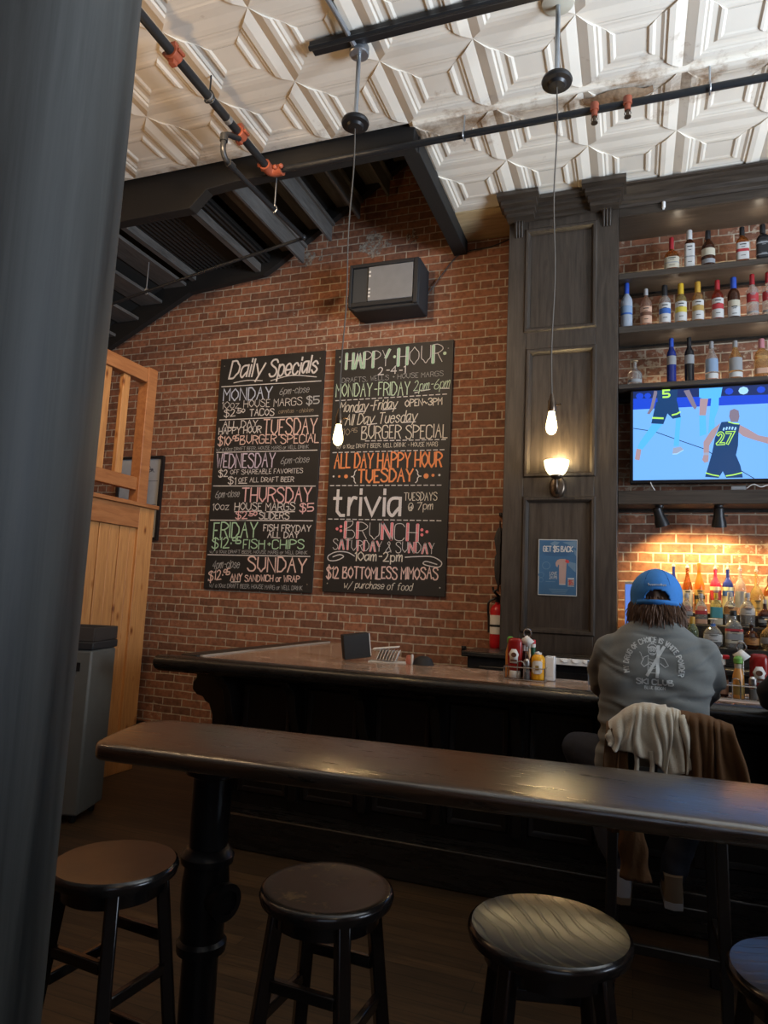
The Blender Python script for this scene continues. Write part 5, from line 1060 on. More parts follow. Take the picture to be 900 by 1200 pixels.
def bottle(x, y, z, h, d, shape, gl, cap, label, group, lab=None, sq=None, caplen=0.14, spout=False, top=None, rings=False):
    """one bottle: glass, cap or pour spout, wrapped label with a coloured band"""
    t = thing('bottle', label, 'bottle', (x, y, z), group)
    r = d/2; H = h*(1-caplen*0.25)-(0.0 if not spout else h*0.1); sh = SHAPES[shape]
    def rad(f):
        for (r0, f0), (r1, f1) in zip(sh, sh[1:]):
            if f0 <= f <= f1: return r*(r0+(r1-r0)*(f-f0)/max(1e-6, f1-f0))
        return r*sh[-1][0]
    n = 22
    fs = [i/26 for i in range(27)]
    for a in sh: fs.append(a[1])
    fs = sorted(set(round(f, 4) for f in fs))
    def sect(f): return sq if (sq and f < 0.58) else None
    g = G(); vs = []
    for f in fs:
        k_ = 1+(0.02*math.sin(f*60) if rings and f < 0.6 else 0); s_ = sq if sq else 2
        s_ = s_ if f < 0.55 else max(2, s_-(s_-2)*(f-0.55)/0.2) if sq else 2
        row = []
        for i in range(n):
            a = 2*PI*i/n+PI/n; c, s2 = math.cos(a), math.sin(a); kk = (abs(c)**s_+abs(s2)**s_)**(-1/s_) if s_ > 2 else 1
            row.append((x+rad(f)*c*kk*k_, y+rad(f)*s2*kk*k_, z+0.0005+f*H))
        vs.append(row)
    g.grid(vs, closed=True); g.f.append(list(range(n-1, -1, -1))); g.m.append(0); o = len(g.v)-n; g.f.append([o+i for i in range(n)]); g.m.append(0)
    mats = [BG[gl]]
    if top:
        mats.append(BG[top]); 
        for i, f in enumerate(g.f):
            if len(f) == 4 and min(g.v[j].z for j in f) > z+0.60*H: g.m[i] = 1
    g.done('glass', mats, t, smooth=60)
    rn = rad(1.0)
    if spout:
        q = z+H
        G().lathe([(rn*1.1, q), (rn*1.15, q+0.012), (rn*0.6, q+0.016), (rn*0.5, q+0.03)], (x, y, 0), 12).done('spout_collar', CAPM['black'] if cap in ('black', 'dark') else CAPM['silver'], t)
        G().tube([(x, y, q+0.028), (x, y, q+0.05), (x+0.004, y-0.006, q+h*0.10+0.01)], [0.006, 0.005, 0.004], 8).done('pour_spout', CAPM[cap], t)
    else:
        z0 = z+H*(1-caplen); z1 = z+h; rc = max(rn*1.12, rad(1-caplen)*1.05)
        if cap in ('cork',) or shape == 'round':
            z0 = z+H; G().lathe([(rn*1.2, z0-0.004), (rn*1.9, z0+0.002), (rn*1.95, z1-0.008), (rn*1.6, z1)], (x, y, 0), 16).done('stopper', CAPM[cap], t)
        else:
            G().lathe([(rc, z0), (rc*1.02, z0+0.004), (rc, z1-0.004), (rc*0.9, z1)], (x, y, 0), 16).done('cap', CAPM[cap], t)
    if lab:
        for k, (nm, f0, f1, col) in enumerate(lab):
            g = G(); rows = []; m_ = 16; ang = 2.5
            steps = 4
            for j in range(steps+1):
                f = f0+(f1-f0)*j/steps; row = []
                for i in range(m_+1):
                    a = -PI/2-ang/2*(0.92 if k else 1)+ang*(0.92 if k else 1)*i/m_; c, s2 = math.cos(a), math.sin(a); s_ = sq or 2; kk = (abs(c)**s_+abs(s2)**s_)**(-1/s_) if s_ > 2 else 1
                    rr = rad(f)*kk*(1+(0.02 if rings else 0))+0.0012+0.0009*k; row.append((x+rr*c, y+rr*s2, z+f*H))
                rows.append(row)
            g.grid(rows); g.done(nm, LBM[col], t, smooth=40, fixn=False)
        f0, f1, col = lab[0][1], lab[0][2], lab[0][3]
        if lab[0][0] == 'label' and f1-f0 > 0.2:
            g = G(); ink = 'black' if col in ('white', 'cream', 'peach', 'yellow', 'gold', 'orange') else 'grey'
            for q, (fa, ang) in enumerate(((0.86, 0.9), (0.72, 0.55), (0.22, 0.7))):
                rows = []
                for df in (-0.006, 0.010 if q else 0.02):
                    f = f0+(f1-f0)*fa+df; row = []
                    for i in range(9):
                        a = -PI/2-ang/2+ang*i/8; c, s2 = math.cos(a), math.sin(a); s_ = sq or 2; kk = (abs(c)**s_+abs(s2)**s_)**(-1/s_) if s_ > 2 else 1
                        rr = rad(f)*kk*(1+(0.02 if rings else 0))+0.0032; row.append((x+rr*c, y+rr*s2, z+f*H))
                    rows.append(row)
                g.grid(rows)
            g.done('label_print', LBM[ink], t, smooth=40, fixn=False)
    return t
W_, B_ = 'label', 'label_band'
Y1 = 5.78; g1 = 'spirits bottles on the top shelf'
bottle(0.296, Y1, 4.258, 0.298, 0.115, 'squat', 'amber', 'red', 'squat bourbon bottle with a long red wax cap and cream label', g1, [(W_, .05, .40, 'cream'), (B_, .20, .23, 'grey')], 3.0, 0.30)
bottle(0.431, Y1, 4.258, 0.340, 0.076, 'slim', 'dark', 'white', 'slim bottle with a tall white cap and long white label', g1, [(W_, .03, .66, 'white'), (B_, .3, .33, 'grey')], 4.0, 0.2)
bottle(0.569, Y1, 4.258, 0.318, 0.104, 'jug', 'dark', 'black', 'dark round bottle with an arched cream shoulder band and black cap', g1, [(W_, .30, .50, 'cream'), (B_, .08, .2, 'grey')], None, 0.2)
bottle(0.816, Y1, 4.258, 0.312, 0.090, 'tall', 'amber', 'black', 'amber whiskey bottle with a white label bearing a red dot', g1, [(W_, .08, .56, 'white'), (B_, .30, .38, 'red')], 5.0, 0.2)
bottle(0.962, Y1, 4.258, 0.312, 0.096, 'tall', 'black', 'black', 'square black-labelled whiskey bottle at the right end of the top shelf', g1, [(W_, .08, .56, 'black'), (B_, .46, .5, 'grey'), ('label_edge', .14, .17, 'grey')], 6.0, 0.2)
g2 = 'spirits bottles on the second shelf'
for a in (
 (-0.052, 0.400, 0.094, 'tall', 'frost', 'blue', 'frosted vodka bottle with a blue cap, beside the pilaster', [(W_, .30, .50, 'silverblue'), (B_, .30, .34, 'blue')], None, .2),
 (0.099, 0.334, 0.092, 'tall', 'pinkish', 'silver', 'peach-labelled clear bottle with a thin silver cap', [(W_, .08, .52, 'peach'), (B_, .28, .38, 'brown')], None, .14),
 (0.242, 0.347, 0.092, 'tall', 'clear', 'black', 'clear rum bottle with a black cap and blue-banded white label', [(W_, .06, .56, 'white'), (B_, .28, .42, 'blue')], None, .22),
 (0.363, 0.347, 0.090, 'tall', 'lemon', 'yellow', 'pale yellow bottle with a bright yellow cap', [(W_, .06, .56, 'white'), (B_, .28, .42, 'yellow')], None, .22),
 (0.489, 0.347, 0.089, 'tall', 'gold', 'gold', 'golden bottle with an orange-yellow cap and a yellow-banded white label', [(W_, .06, .56, 'white'), (B_, .28, .42, 'gold')], None, .22),
 (0.632, 0.344, 0.088, 'tall', 'redspirit', 'red', 'reddish bottle with a dark red cap and a red-banded white label', [(W_, .06, .56, 'white'), (B_, .28, .42, 'red')], None, .2),
 (0.748, 0.352, 0.090, 'tall', 'dark', 'blue', 'dark rum bottle with a blue cap and a curved cream band', [(W_, .06, .32, 'white'), (B_, .30, .46, 'cream')], None, .22),
 (0.880, 0.363, 0.086, 'tall', 'clear', 'red', 'clear vodka bottle with a red cap and red print, second from the right edge', [(W_, .36, .58, 'red'), (B_, .10, .14, 'grey')], None, .2),
 (0.990, 0.365, 0.086, 'tall', 'clear', 'red', 'clear vodka bottle with a red cap, cut by the right edge of the frame', [(W_, .36, .58, 'red'), (B_, .10, .14, 'grey')], None, .2)):
    bottle(a[0], Y1, 3.801, a[1], a[2], a[3], a[4], a[5], a[6], g2, a[7], a[8], a[9])
g3 = 'spirits bottles on the shelf over the television'
bottle(0.013, Y1, 3.311, 0.215, 0.112, 'squat', 'clear', 'cork', 'low round clear bottle with a cork ball stopper, alone at the left', g3, [(W_, .10, .22, 'grey')], None, .1)
bottle(0.290, Y1, 3.311, 0.380, 0.072, 'slim', 'blue', 'blue', 'slim cobalt blue bottle with white lettering', g3, [(W_, .42, .62, 'grey')], None, .16)
bottle(0.422, Y1, 3.311, 0.376, 0.072, 'slim', 'black', 'black', 'slim black bottle with white lettering beside the cobalt one', g3, [(W_, .42, .62, 'grey')], None, .16)
bottle(0.583, Y1, 3.311, 0.328, 0.096, 'slope', 'clear', 'grey', 'clear bottle with a blue agave picture and white foot label', g3, [(W_, .05, .18, 'white'), (B_, .22, .56, 'silverblue')], None, .14)
bottle(0.752, Y1, 3.311, 0.320, 0.100, 'slope', 'gold', 'grey', 'pale gold bottle with a blue-grey picture and white foot label', g3, [(W_, .05, .18, 'white'), (B_, .22, .56, 'grey')], None, .14)
bottle(0.935, Y1, 3.311, 0.318, 0.102, 'tall', 'gold', 'pink', 'gold bottle with a pink cap and pink foot label', g3, [(W_, .10, .24, 'pink' if 'pink' in LBM else 'peach')], 5.0, .2)
g4 = 'liquor bottles on the highest step'; Y4 = 5.86
bottle(0.300, Y4, 1.501, 0.40, 0.070, 'slope', 'blue', 'cork', 'cobalt blue bottle with a pale spout, behind the blue cap', g4, None, None, .1, True)
bottle(0.399, Y4, 1.501, 0.39, 0.076, 'slope', 'amber', 'cork', 'brown tequila bottle with a pale spout and light label', g4, [(W_, .15, .5, 'cream')], None, .1, True)
bottle(0.484, Y4, 1.501, 0.382, 0.076, 'slope', 'orange', 'orange', 'bright orange bottle with an orange cap', g4, [(W_, .18, .48, 'gold'), (B_, .28, .36, 'black')], None, .14)
bottle(0.597, Y4, 1.501, 0.385, 0.080, 'tall', 'yellowpaint', 'silver', 'pale yellow bottle with a red shoulder and a red crest', g4, [(W_, .30, .52, 'red')], None, .1, True, 'redtop')
bottle(0.683, Y4, 1.501, 0.385, 0.080, 'tall', 'yellowpaint', 'silver', 'pale yellow bottle with a cobalt blue shoulder', g4, [(W_, .40, .52, 'blue')], None, .1, True, 'blue')
bottle(0.768, Y4, 1.501, 0.385, 0.080, 'tall', 'clear', 'silver', 'clear tall bottle with a decorated frosted front', g4, [(W_, .15, .52, 'grey')], None, .1, True)
bottle(0.878, Y4, 1.501, 0.375, 0.088, 'squat', 'lemon', 'silver', 'broad-shouldered clear bottle with a tall thin spout', g4, [(W_, .10, .35, 'gold')], None, .1, True)
bottle(0.965, Y4, 1.501, 0.30, 0.080, 'tall', 'amber', 'black', 'brown bottle on the highest step at the frame edge', g4, [(W_, .12, .5, 'cream')], None, .15)
g5 = 'liquor bottles on the middle step'; Y5 = 5.62
bottle(0.376, Y5, 1.416, 0.225, 0.080, 'jug', 'clear', 'silver', 'short clear bottle with a salmon label foot behind the man', g5, [(W_, .03, .18, 'peach'), (B_, .3, .42, 'grey')], 4, .12)
bottle(0.474, Y5, 1.416, 0.225, 0.080, 'jug', 'clear', 'silver', 'short clear bottle with a red crest and salmon label foot', g5, [(W_, .03, .18, 'peach'), (B_, .34, .46, 'red')], 4, .12)
bottle(0.575, Y5, 1.416, 0.235, 0.080, 'tall', 'lemon', 'yellow', 'yellowish bottle with a teal and cream label', g5, [(W_, .02, .22, 'cream'), (B_, .24, .58, 'teal')], 5, .14)
bottle(0.668, Y5, 1.416, 0.245, 0.088, 'jug', 'clear', 'silver', 'ribbed clear bottle with a broad orange shoulder label', g5, [(W_, .36, .58, 'orange')], None, .12, False, None, True)
bottle(0.780, Y5, 1.416, 0.245, 0.098, 'jug', 'clear', 'silver', 'ribbed clear bottle with a broad white shoulder label', g5, [(W_, .36, .56, 'white')], None, .12, False, None, True)
bottle(0.893, Y5, 1.416, 0.20, 0.092, 'squat', 'dark', 'silver', 'low square black bottle with a grey ring on its label', g5, [(W_, .06, .42, 'black'), (B_, .18, .3, 'grey')], 6, .12)
g6 = 'liquor bottles on the lowest step'; Y6 = 5.42
bottle(0.400, Y6, 1.266, 0.205, 0.080, 'slope', 'greenish', 'gold', 'pale green bottle with a gold top, mostly behind the shoulder', g6, None, None, .2)
bottle(0.532, Y6, 1.266, 0.200, 0.130, 'round', 'clear', 'white', 'round flask with a white stopper, blue collar and round white label', g6, [(W_, .20, .46, 'white'), ('collar', .74, .84, 'blue')], None, .1)
bottle(0.664, Y6, 1.266, 0.262, 0.110, 'jug', 'clear', 'black', 'square clear bottle with a big picture label topped in red', g6, [(W_, .14, .50, 'cream'), (B_, .46, .53, 'red'), ('label_picture', .24, .40, 'grey')], 6, .12)
bottle(0.775, Y6, 1.266, 0.175, 0.100, 'round', 'dark', 'black', 'dark round bottle with an orange round label behind the caddy', g6, [(W_, .18, .46, 'orange')], None, .1)
bottle(0.885, Y6, 1.266, 0.215, 0.120, 'round', 'gold', 'cream', 'amber round bottle with a pale knob stopper at the frame edge', g6, [(W_, .22, .42, 'grey')], None, .1)
# till screen left of the man's head
t = thing('till_screen', 'white-edged till screen standing behind the man in the blue cap', 'screen', (0.03, 5.30, 1.141))
R = Matrix.Rotation(-0.9, 3, 'Z')
g = G().box(-0.06, 0.20, 5.28, 5.31, 1.30, 1.70, R=R, c=(-0.06, 5.28, 1.5)); g.done('housing', 'white', t, bev=0.008)
g = G().box(-0.045, 0.185, 5.278, 5.2805, 1.32, 1.68, R=R, c=(-0.06, 5.28, 1.5)); g.done('display', mat('dim_blue_display', (0.02, 0.03, 0.08), 0.2, emit=(0.15, 0.3, 0.9), estr=0.8), t)
g = G().box(-0.02, 0.08, 5.17, 5.29, 1.1405, 1.155); g.tube([(0.03, 5.23, 1.155), (0.03, 5.23, 1.30), (0.03, 5.20, 1.42)], 0.02, 10); g.done('stand', 'white', t)
# ================================================================== ON THE BAR TOP
BT = BZ+0.0005
# black menu box with a dark red side
t = thing('menu_box', 'tilted black box with a dark red side standing on the bar end', 'box', (-1.80, 4.52, BZ))
R = Matrix.Rotation(0.55, 3, 'Z') @ Matrix.Rotation(-0.13, 3, 'Y'); c = (-1.78, 4.45, BT)
g = G().box(-1.87, -1.69, 4.39, 4.51, BT+0.018, BT+0.182, R=R, c=c); g.done('shell', 'flatblack', t, bev=0.004)
g = G().box(-1.6899, -1.6885, 4.395, 4.505, BT+0.024, BT+0.177, R=R, c=c); g.done('red_side', mat('dark_red_leatherette', (0.10, 0.018, 0.014), 0.4), t)
g = G().box(-1.692, -1.687, 4.387, 4.393, BT+0.03, BT+0.18, R=R, c=c); g.done('pale_piping', 'paper', t)
# white wire napkin tray with folded slips
t = thing('napkin_stack', 'loose stack of white folded paper slips beside the black box', 'napkins', (-1.58, 4.50, BZ))
for k in range(7):
    R = Matrix.Rotation(0.18+0.05*math.sin(k*2.3), 3, 'Z') @ Matrix.Rotation(0.9-0.06*k, 3, 'Y')
    G().box(-1.635+0.022*k, -1.632+0.022*k, 4.44, 4.56, BT+0.012, BT+0.085, R=Matrix.Rotation(0.2, 3, 'Z') @ Matrix.Rotation(0.35+0.03*math.sin(k*3), 3, 'Y')).done('paper_slip', 'paper', t)
G().box(-1.70, -1.44, 4.44, 4.565, BT, BT+0.006, R=Matrix.Rotation(0.2, 3, 'Z')).done('tray', 'paper', t, bev=0.002)
G().box(-1.68, -1.50, 4.47, 4.55, BT+0.092, BT+0.100, R=Matrix.Rotation(0.25, 3, 'Z') @ Matrix.Rotation(-0.12, 3, 'Y')).done('top_sheet', 'paper', t, bev=0.002)
# dark rounded bowl with a pinkish thing in it
t = thing('dark_bowl', 'dark overturned bowl with a pink slice leaning on it, behind the napkins', 'bowl', (-1.36, 4.55, BZ))
g = G().lathe([(0.075, 0), (0.07, 0.012), (0.055, 0.04), (0.03, 0.055), (0.0001, 0.058)], (-1.33, 4.53, BT), 24); g.done('bowl', 'flatblack', t)
g = G().lathe([(0.022, 0), (0.026, 0.03), (0.02, 0.055), (0.008, 0.06)], (-1.415, 4.49, BT), 14); g.done('pink_slice', mat('salmon_pink', (0.50, 0.16, 0.11), 0.4), t)
g = G().lathe([(0.006, 0), (0.010, 0.05), (0.008, 0.066)], (-1.392, 4.475, BT), 10); g.done('pale_tip', 'paper', t)
# ---- condiment caddies
MAT['wire'] = mat('chrome_wire', (0.62, 0.60, 0.56), 0.25, 1.0)
MAT['ketchup'] = mat('ketchup_red', (0.26, 0.012, 0.010), 0.25); MAT['mustard'] = mat('mustard_yellow', (0.78, 0.38, 0.015), 0.3)
def caddy(x, y, rot, label, full):
    """wire caddy; local axes: u along the rack, w across"""
    R = Matrix.Rotation(rot, 3, 'Z'); c = Vector((x, y, BT))
    def L(u, w, z): return c+R @ Vector((u, w, z))
    t = thing('condiment_caddy', label, 'condiment caddy', (x, y, BZ), 'wire condiment caddies on the bar')
    a, b = 0.115, 0.06
    g = G()
    for z in (0.006, 0.075):
        loop = [L(-a, -b, z), L(a, -b, z), L(a, b, z), L(-a, b, z), L(-a, -b, z)]
        for p, q in zip(loop, loop[1:]): g.cyl(p, q, 0.0032, n=8)
    for u, w in ((-a, -b), (a, -b), (a, b), (-a, b)): g.cyl(L(u, w, 0.0), L(u, w, 0.075), 0.0032, n=8)
    for k in range(-3, 4): g.cyl(L(k*0.033, -b, 0.006), L(k*0.033, b, 0.006), 0.0022, n=6)
    for u in (-0.02,): g.tube([L(u-0.018, -b, 0.006), L(u-0.018, -b, 0.09), L(u-0.010, -b, 0.108), L(u+0.008, -b, 0.108), L(u+0.018, -b, 0.09), L(u+0.018, -b, 0.006)], 0.0032, 8, smooth=3)
    g.done('wire_basket', 'wire', t)
    g = G(); g.cyl(L(0, 0, 0.006), L(0, 0, 0.245), 0.0035, n=8); g.cyl(L(0.014, 0, 0.006), L(0.014, 0, 0.245), 0.0035, n=8)
    g.tube([L(0.0, 0, 0.24), L(-0.014, 0, 0.262), L(-0.008, 0, 0.285), L(0.007, 0, 0.292), L(0.022, 0, 0.285), L(0.028, 0, 0.262), L(0.014, 0, 0.24)], 0.005, 8, smooth=4); g.done('handle_ring', 'wire', t)
    g = G(); g.add([L(0.007-0.042, -0.008, 0.225), L(0.007, -0.010, 0.262-0.005), L(0.007+0.042, -0.008, 0.222), L(0.007, -0.006, 0.188)], [(0, 1, 2, 3)]); g.done('hanging_tag', 'paper', t, solid=0.0025)
    return t, L
def squeeze(name, label, p, h, r, m, cap, group=None, flat=1.0, rot=0.0, lab=True, nozzle=True):
    t = thing(name, label, 'bottle', p)
    g = G(); rows = []; R = Matrix.Rotation(rot, 3, 'Z')
    for f, k in ((0, 0.88), (0.02, 0.97), (0.06, 1), (0.40, 0.96), (0.66, 1.0), (0.78, 0.92), (0.86, 0.72), (0.90, 0.45)):
        rows.append([Vector(p)+R @ Vector((r*k*math.cos(i*PI/12), r*k*flat*math.sin(i*PI/12), f*h)) for i in range(24)])
    g.grid(rows, closed=True); g.f.append(list(range(24))); g.m.append(0); o = len(g.v)-24; g.f.append([o+i for i in range(24)]); g.m.append(0)
    g.done('body', m, t, smooth=60)
    G().lathe([(r*0.5, h*0.89), (r*0.52, h*0.90), (r*0.50, h*0.96), (r*0.2, h*0.97), (r*0.12, h*1.0)], p, 16).done('cap', cap, t)
    if lab:
        rows = []
        for f in (0.22, 0.30, 0.45, 0.62, 0.68):
            wd = 0.75 if 0.25 < f < 0.65 else 0.45
            rows.append([Vector(p)+R @ Vector(((r*1.015)*math.cos(-PI/2+wd*(i/8-0.5)*2), (r*flat*1.02)*math.sin(-PI/2+wd*(i/8-0.5)*2)-0.0015, f*h)) for i in range(9)])
        G().grid(rows).done('label', 'paper', t, fixn=False)
        q = Vector(p); G().box(q.x-0.010, q.x+0.010, q.y-r*flat*1.02-0.0042, q.y-r*flat*1.02-0.003, q.z+0.36*h, q.z+0.52*h, R=R, c=q).done('label_mark', LBM['red'] if m == 'ketchup' else LBM['gold'], t)
    return t
c1, L1 = caddy(-0.585, 4.10, 0.0, 'chrome wire condiment caddy on the bar in front of the pilaster', True)
def inverted(p, label, rot=0.0):        # ketchup: broad upside-down squeeze bottle on its white cap
    t = thing('ketchup_bottle', label, 'bottle', p); g = G(); rows = []; R = Matrix.Rotation(rot, 3, 'Z')
    for z, k, kd in ((0.040, 0.62, 0.7), (0.055, 0.85, 0.9), (0.075, 0.95, 1), (0.12, 1.0, 1), (0.17, 1.0, 1), (0.205, 0.97, 0.95), (0.222, 0.88, 0.8), (0.228, 0.6, 0.5)):
        rows.append([Vector(p)+R @ Vector((0.043*k*math.copysign(abs(math.cos(i*PI/14))**0.7, math.cos(i*PI/14)), 0.028*kd*math.copysign(abs(math.sin(i*PI/14))**0.8, math.sin(i*PI/14)), z)) for i in range(28)])
    g.grid(rows, closed=True); g.f.append(list(range(28))); g.m.append(0); o = len(g.v)-28; g.f.append([o+i for i in range(28)]); g.m.append(0); g.done('body', 'ketchup', t, smooth=60)
    G().lathe([(0.030, 0.001), (0.032, 0.004), (0.032, 0.034), (0.028, 0.041)], p, 20).done('cap', 'white', t)
    g = G(); q = Vector(p); pts = [(-0.024, 0.085), (0.024, 0.085), (0.024, 0.12), (0.030, 0.135), (0.022, 0.15), (0.014, 0.165), (-0.014, 0.165), (-0.022, 0.15), (-0.030, 0.135), (-0.024, 0.12)]
    g.add([q+R @ Vector((a, -0.0295, b)) for a, b in pts], [tuple(range(10))]); g.done('label', 'paper', t, solid=0.001)
    g = G(); g.add([q+R @ Vector((a*0.8, -0.0306, 0.095+(b-0.085)*0.25)) for a, b in pts[:2]]+[q+R @ Vector((0.019, -0.0306, 0.105)), q+R @ Vector((-0.019, -0.0306, 0.105))], [(0, 1, 2, 3)]); g.add([q+R @ Vector((0.016*math.cos(i*PI/8), -0.0306, 0.132+0.014*math.sin(i*PI/8))) for i in range(16)], [tuple(range(16))]); g.done('label_mark', LBM['brown'], t)
p = L1(-0.062, 0.0, 0.009); inverted(p, 'upside-down ketchup bottle with a white label in the caddy before the pilaster', -0.1)
p = L1(0.072, -0.012, 0.009); squeeze('mustard_bottle', 'yellow mustard bottle with a white cap and label in the caddy', p, 0.160, 0.040, 'mustard', 'white')
p = L1(0.036, 0.036, 0.009); t = thing('hot_sauce_bottle', 'small hot sauce bottle with a red and green neck behind the mustard', 'bottle', p)
G().lathe([(0.019, 0), (0.021, 0.004), (0.021, 0.10), (0.012, 0.13), (0.010, 0.16)], p, 16).done('glass', BG['redspirit'], t); G().lathe([(0.0125, 0.135), (0.0135, 0.138), (0.0135, 0.178)], p, 14).done('neck_band', mat('bottle_green_foil', (0.02, 0.10, 0.06), 0.4), t); G().lathe([(0.014, 0.179), (0.0145, 0.182), (0.0145, 0.198)], p, 14).done('cap_skirt', 'paper', t); G().lathe([(0.0148, 0.199), (0.015, 0.202), (0.014, 0.222)], p, 14).done('cap', 'red', t)
p = L1(-0.012, 0.040, 0.009); t = thing('steak_sauce_bottle', 'dark sauce bottle with a white and black neck, behind the wire handle', 'bottle', p)
G().lathe([(0.020, 0), (0.023, 0.004), (0.023, 0.11), (0.014, 0.14), (0.013, 0.16)], p, 16).done('glass', BG['dark'], t); G().lathe([(0.0165, 0.155), (0.017, 0.158), (0.017, 0.188)], p, 14).done('neck_label', 'paper', t); G().lathe([(0.0175, 0.1885), (0.018, 0.189), (0.018, 0.198)], p, 14).done('black_ring', 'black', t); G().lathe([(0.018, 0.1985), (0.0185, 0.20), (0.017, 0.228)], p, 14).done('cap', 'white', t)
p = L1(0.012, -0.034, 0.009); t = thing('pepper_shaker', 'small glass shaker with a steel top beside the mustard', 'shaker', p)
G().lathe([(0.017, 0), (0.019, 0.004), (0.017, 0.075)], p, 14).done('glass', BG['clear'], t); G().lathe([(0.0165, 0.0), (0.0166, 0.035), (0.0001, 0.036)], (p.x, p.y, p.z+0.002), 12).done('contents', 'paper', t); G().lathe([(0.0185, 0.076), (0.019, 0.08), (0.019, 0.105), (0.010, 0.115)], p, 14).done('lid', 'steel', t)
p = L1(-0.105, 0.085, 0.0); t = thing('sauce_bottle', 'orange sauce bottle with a green cap behind the ketchup', 'bottle', p)
G().lathe([(0.024, 0), (0.027, 0.004), (0.027, 0.15), (0.018, 0.185), (0.016, 0.20)], p, 16).done('body', mat('orange_sauce', (0.55, 0.22, 0.05), 0.3), t); G().lathe([(0.018, 0.201), (0.021, 0.204), (0.020, 0.232), (0.010, 0.24)], p, 14).done('cap', mat('leaf_green_cap', (0.10, 0.30, 0.04), 0.4), t)
p = L1(0.0, 0.09, 0.0); t = thing('sauce_bottle', 'orange sauce bottle with a pale knob cap behind the wire handle', 'bottle', p)
G().lathe([(0.024, 0), (0.027, 0.004), (0.027, 0.13), (0.018, 0.165), (0.016, 0.175)], p, 16).done('body', mat('pale_orange_sauce', (0.62, 0.32, 0.12), 0.3), t); G().lathe([(0.018, 0.176), (0.022, 0.18), (0.024, 0.20), (0.016, 0.222)], p, 14).done('cap', CAPM['cream'], t)
p = L1(0.13, 0.09, 0.0); t = thing('napkin_dispenser', 'white upright napkin holder behind the mustard', 'napkin holder', p)
g = G().box(p.x-0.028, p.x+0.028, p.y-0.04, p.y+0.04, p.z+0.0005, p.z+0.14); g.done('holder', 'white', t, bev=0.006); G().box(p.x-0.02, p.x+0.02, p.y-0.0412, p.y-0.0402, p.z+0.03, p.z+0.11).done('napkin_edge', 'paper', t)
# fruit tray in behind the caddy
# white shelf strip with rags
g = G().box(-0.55, -0.14, 5.02, 5.065, 1.098, 1.14); g.grid([[(-0.55+0.41*i/20, 5.015-0.01*math.sin(i*1.7), 1.135-0.02*abs(math.sin(i*0.9))) for i in range(21)], [(-0.55+0.41*i/20, 5.02, 1.142) for i in range(21)]])
tag(g.done('paper_runner', 'paper', smooth=40, fixn=False), 'white paper strip hanging over the back counter edge below the pilaster', 'paper')
g = G().lathe([(0.028, 0), (0.03, 0.003), (0.036, 0.13), (0.032, 0.13), (0.027, 0.008)], (-0.21, 4.16, BT), 20); tag(g.done('plastic_cup', mat('pale_blue_plastic', (0.16, 0.32, 0.60), 0.3), origin=(-0.21, 4.16, BT)), 'pale blue plastic cup beside the man\'s left elbow', 'cup')
# second caddy right of the man
c2, L2 = caddy(0.52, 4.02, -0.12, 'chrome wire condiment caddy on the bar to the right of the man', False)
p = L2(-0.085, 0.0, 0.009); t = thing('sauce_bottle', 'dark sauce bottle with a white and red flip cap right of the man', 'bottle', p)
G().lathe([(0.026, 0), (0.029, 0.004), (0.029, 0.10), (0.016, 0.14), (0.014, 0.16)], p, 18).done('body', BG['dark'], t); G().lathe([(0.0295, 0.015), (0.030, 0.016), (0.030, 0.085), (0.0295, 0.086)], p, 18).done('label', LBM['peach'], t); g = G().lathe([(0.016, 0.161), (0.019, 0.164), (0.019, 0.19)], p, 14); g.done('cap', 'white', t); g = G().box(p.x+0.005, p.x+0.035, p.y-0.014, p.y+0.014, p.z+0.1905, p.z+0.212); g.done('flip_lid', 'red', t, bev=0.004); g = G().box(p.x-0.024, p.x+0.004, p.y-0.014, p.y+0.014, p.z+0.1905, p.z+0.214); g.done('flip_top', 'white', t, bev=0.006)
p = L2(-0.01, -0.025, 0.009); t = thing('sauce_bottle', 'orange sauce bottle with a green cap right of the man', 'bottle', p)
G().lathe([(0.025, 0), (0.028, 0.004), (0.028, 0.11), (0.018, 0.145), (0.015, 0.165)], p, 18).done('body', mat('amber_sauce', (0.55, 0.25, 0.06), 0.3), t); G().lathe([(0.0172, 0.15), (0.0175, 0.152), (0.0175, 0.172)], p, 14).done('neck_label', CAPM['cream'], t); G().lathe([(0.017, 0.173), (0.022, 0.178), (0.022, 0.20), (0.012, 0.212)], p, 14).done('cap', mat('leaf_green_lid', (0.14, 0.34, 0.06), 0.4), t); G().lathe([(0.0285, 0.02), (0.029, 0.021), (0.029, 0.07), (0.0285, 0.071)], p, 18).done('label', LBM['gold'], t)
p = L2(0.085, 0.03, 0.009); inverted(p, 'upside-down ketchup bottle at the right edge beyond the green-capped sauce', -0.1)
p = L2(0.055, -0.035, 0.009); t = thing('salt_shaker', 'small glass shaker with a steel top at the right edge of the bar', 'shaker', p)
G().lathe([(0.017, 0), (0.019, 0.004), (0.017, 0.075)], p, 14).done('glass', BG['clear'], t); G().lathe([(0.0165, 0), (0.0166, 0.05), (0.0001, 0.051)], (p.x, p.y, p.z+0.002), 12).done('contents', 'paper', t); G().lathe([(0.0185, 0.076), (0.019, 0.08), (0.019, 0.105), (0.010, 0.115)], p, 14).done('lid', 'steel', t)
g = G().box(0.40, 0.66, 3.885, 4.00, BT, BT+0.0015, R=Matrix.Rotation(-0.1, 3, 'Z')); tag(g.done('menu_sheet', mat('pale_menu_paper', (0.55, 0.48, 0.46), 0.5), smooth=0), 'printed sheet lying on the bar under the right-hand caddy', 'menu')
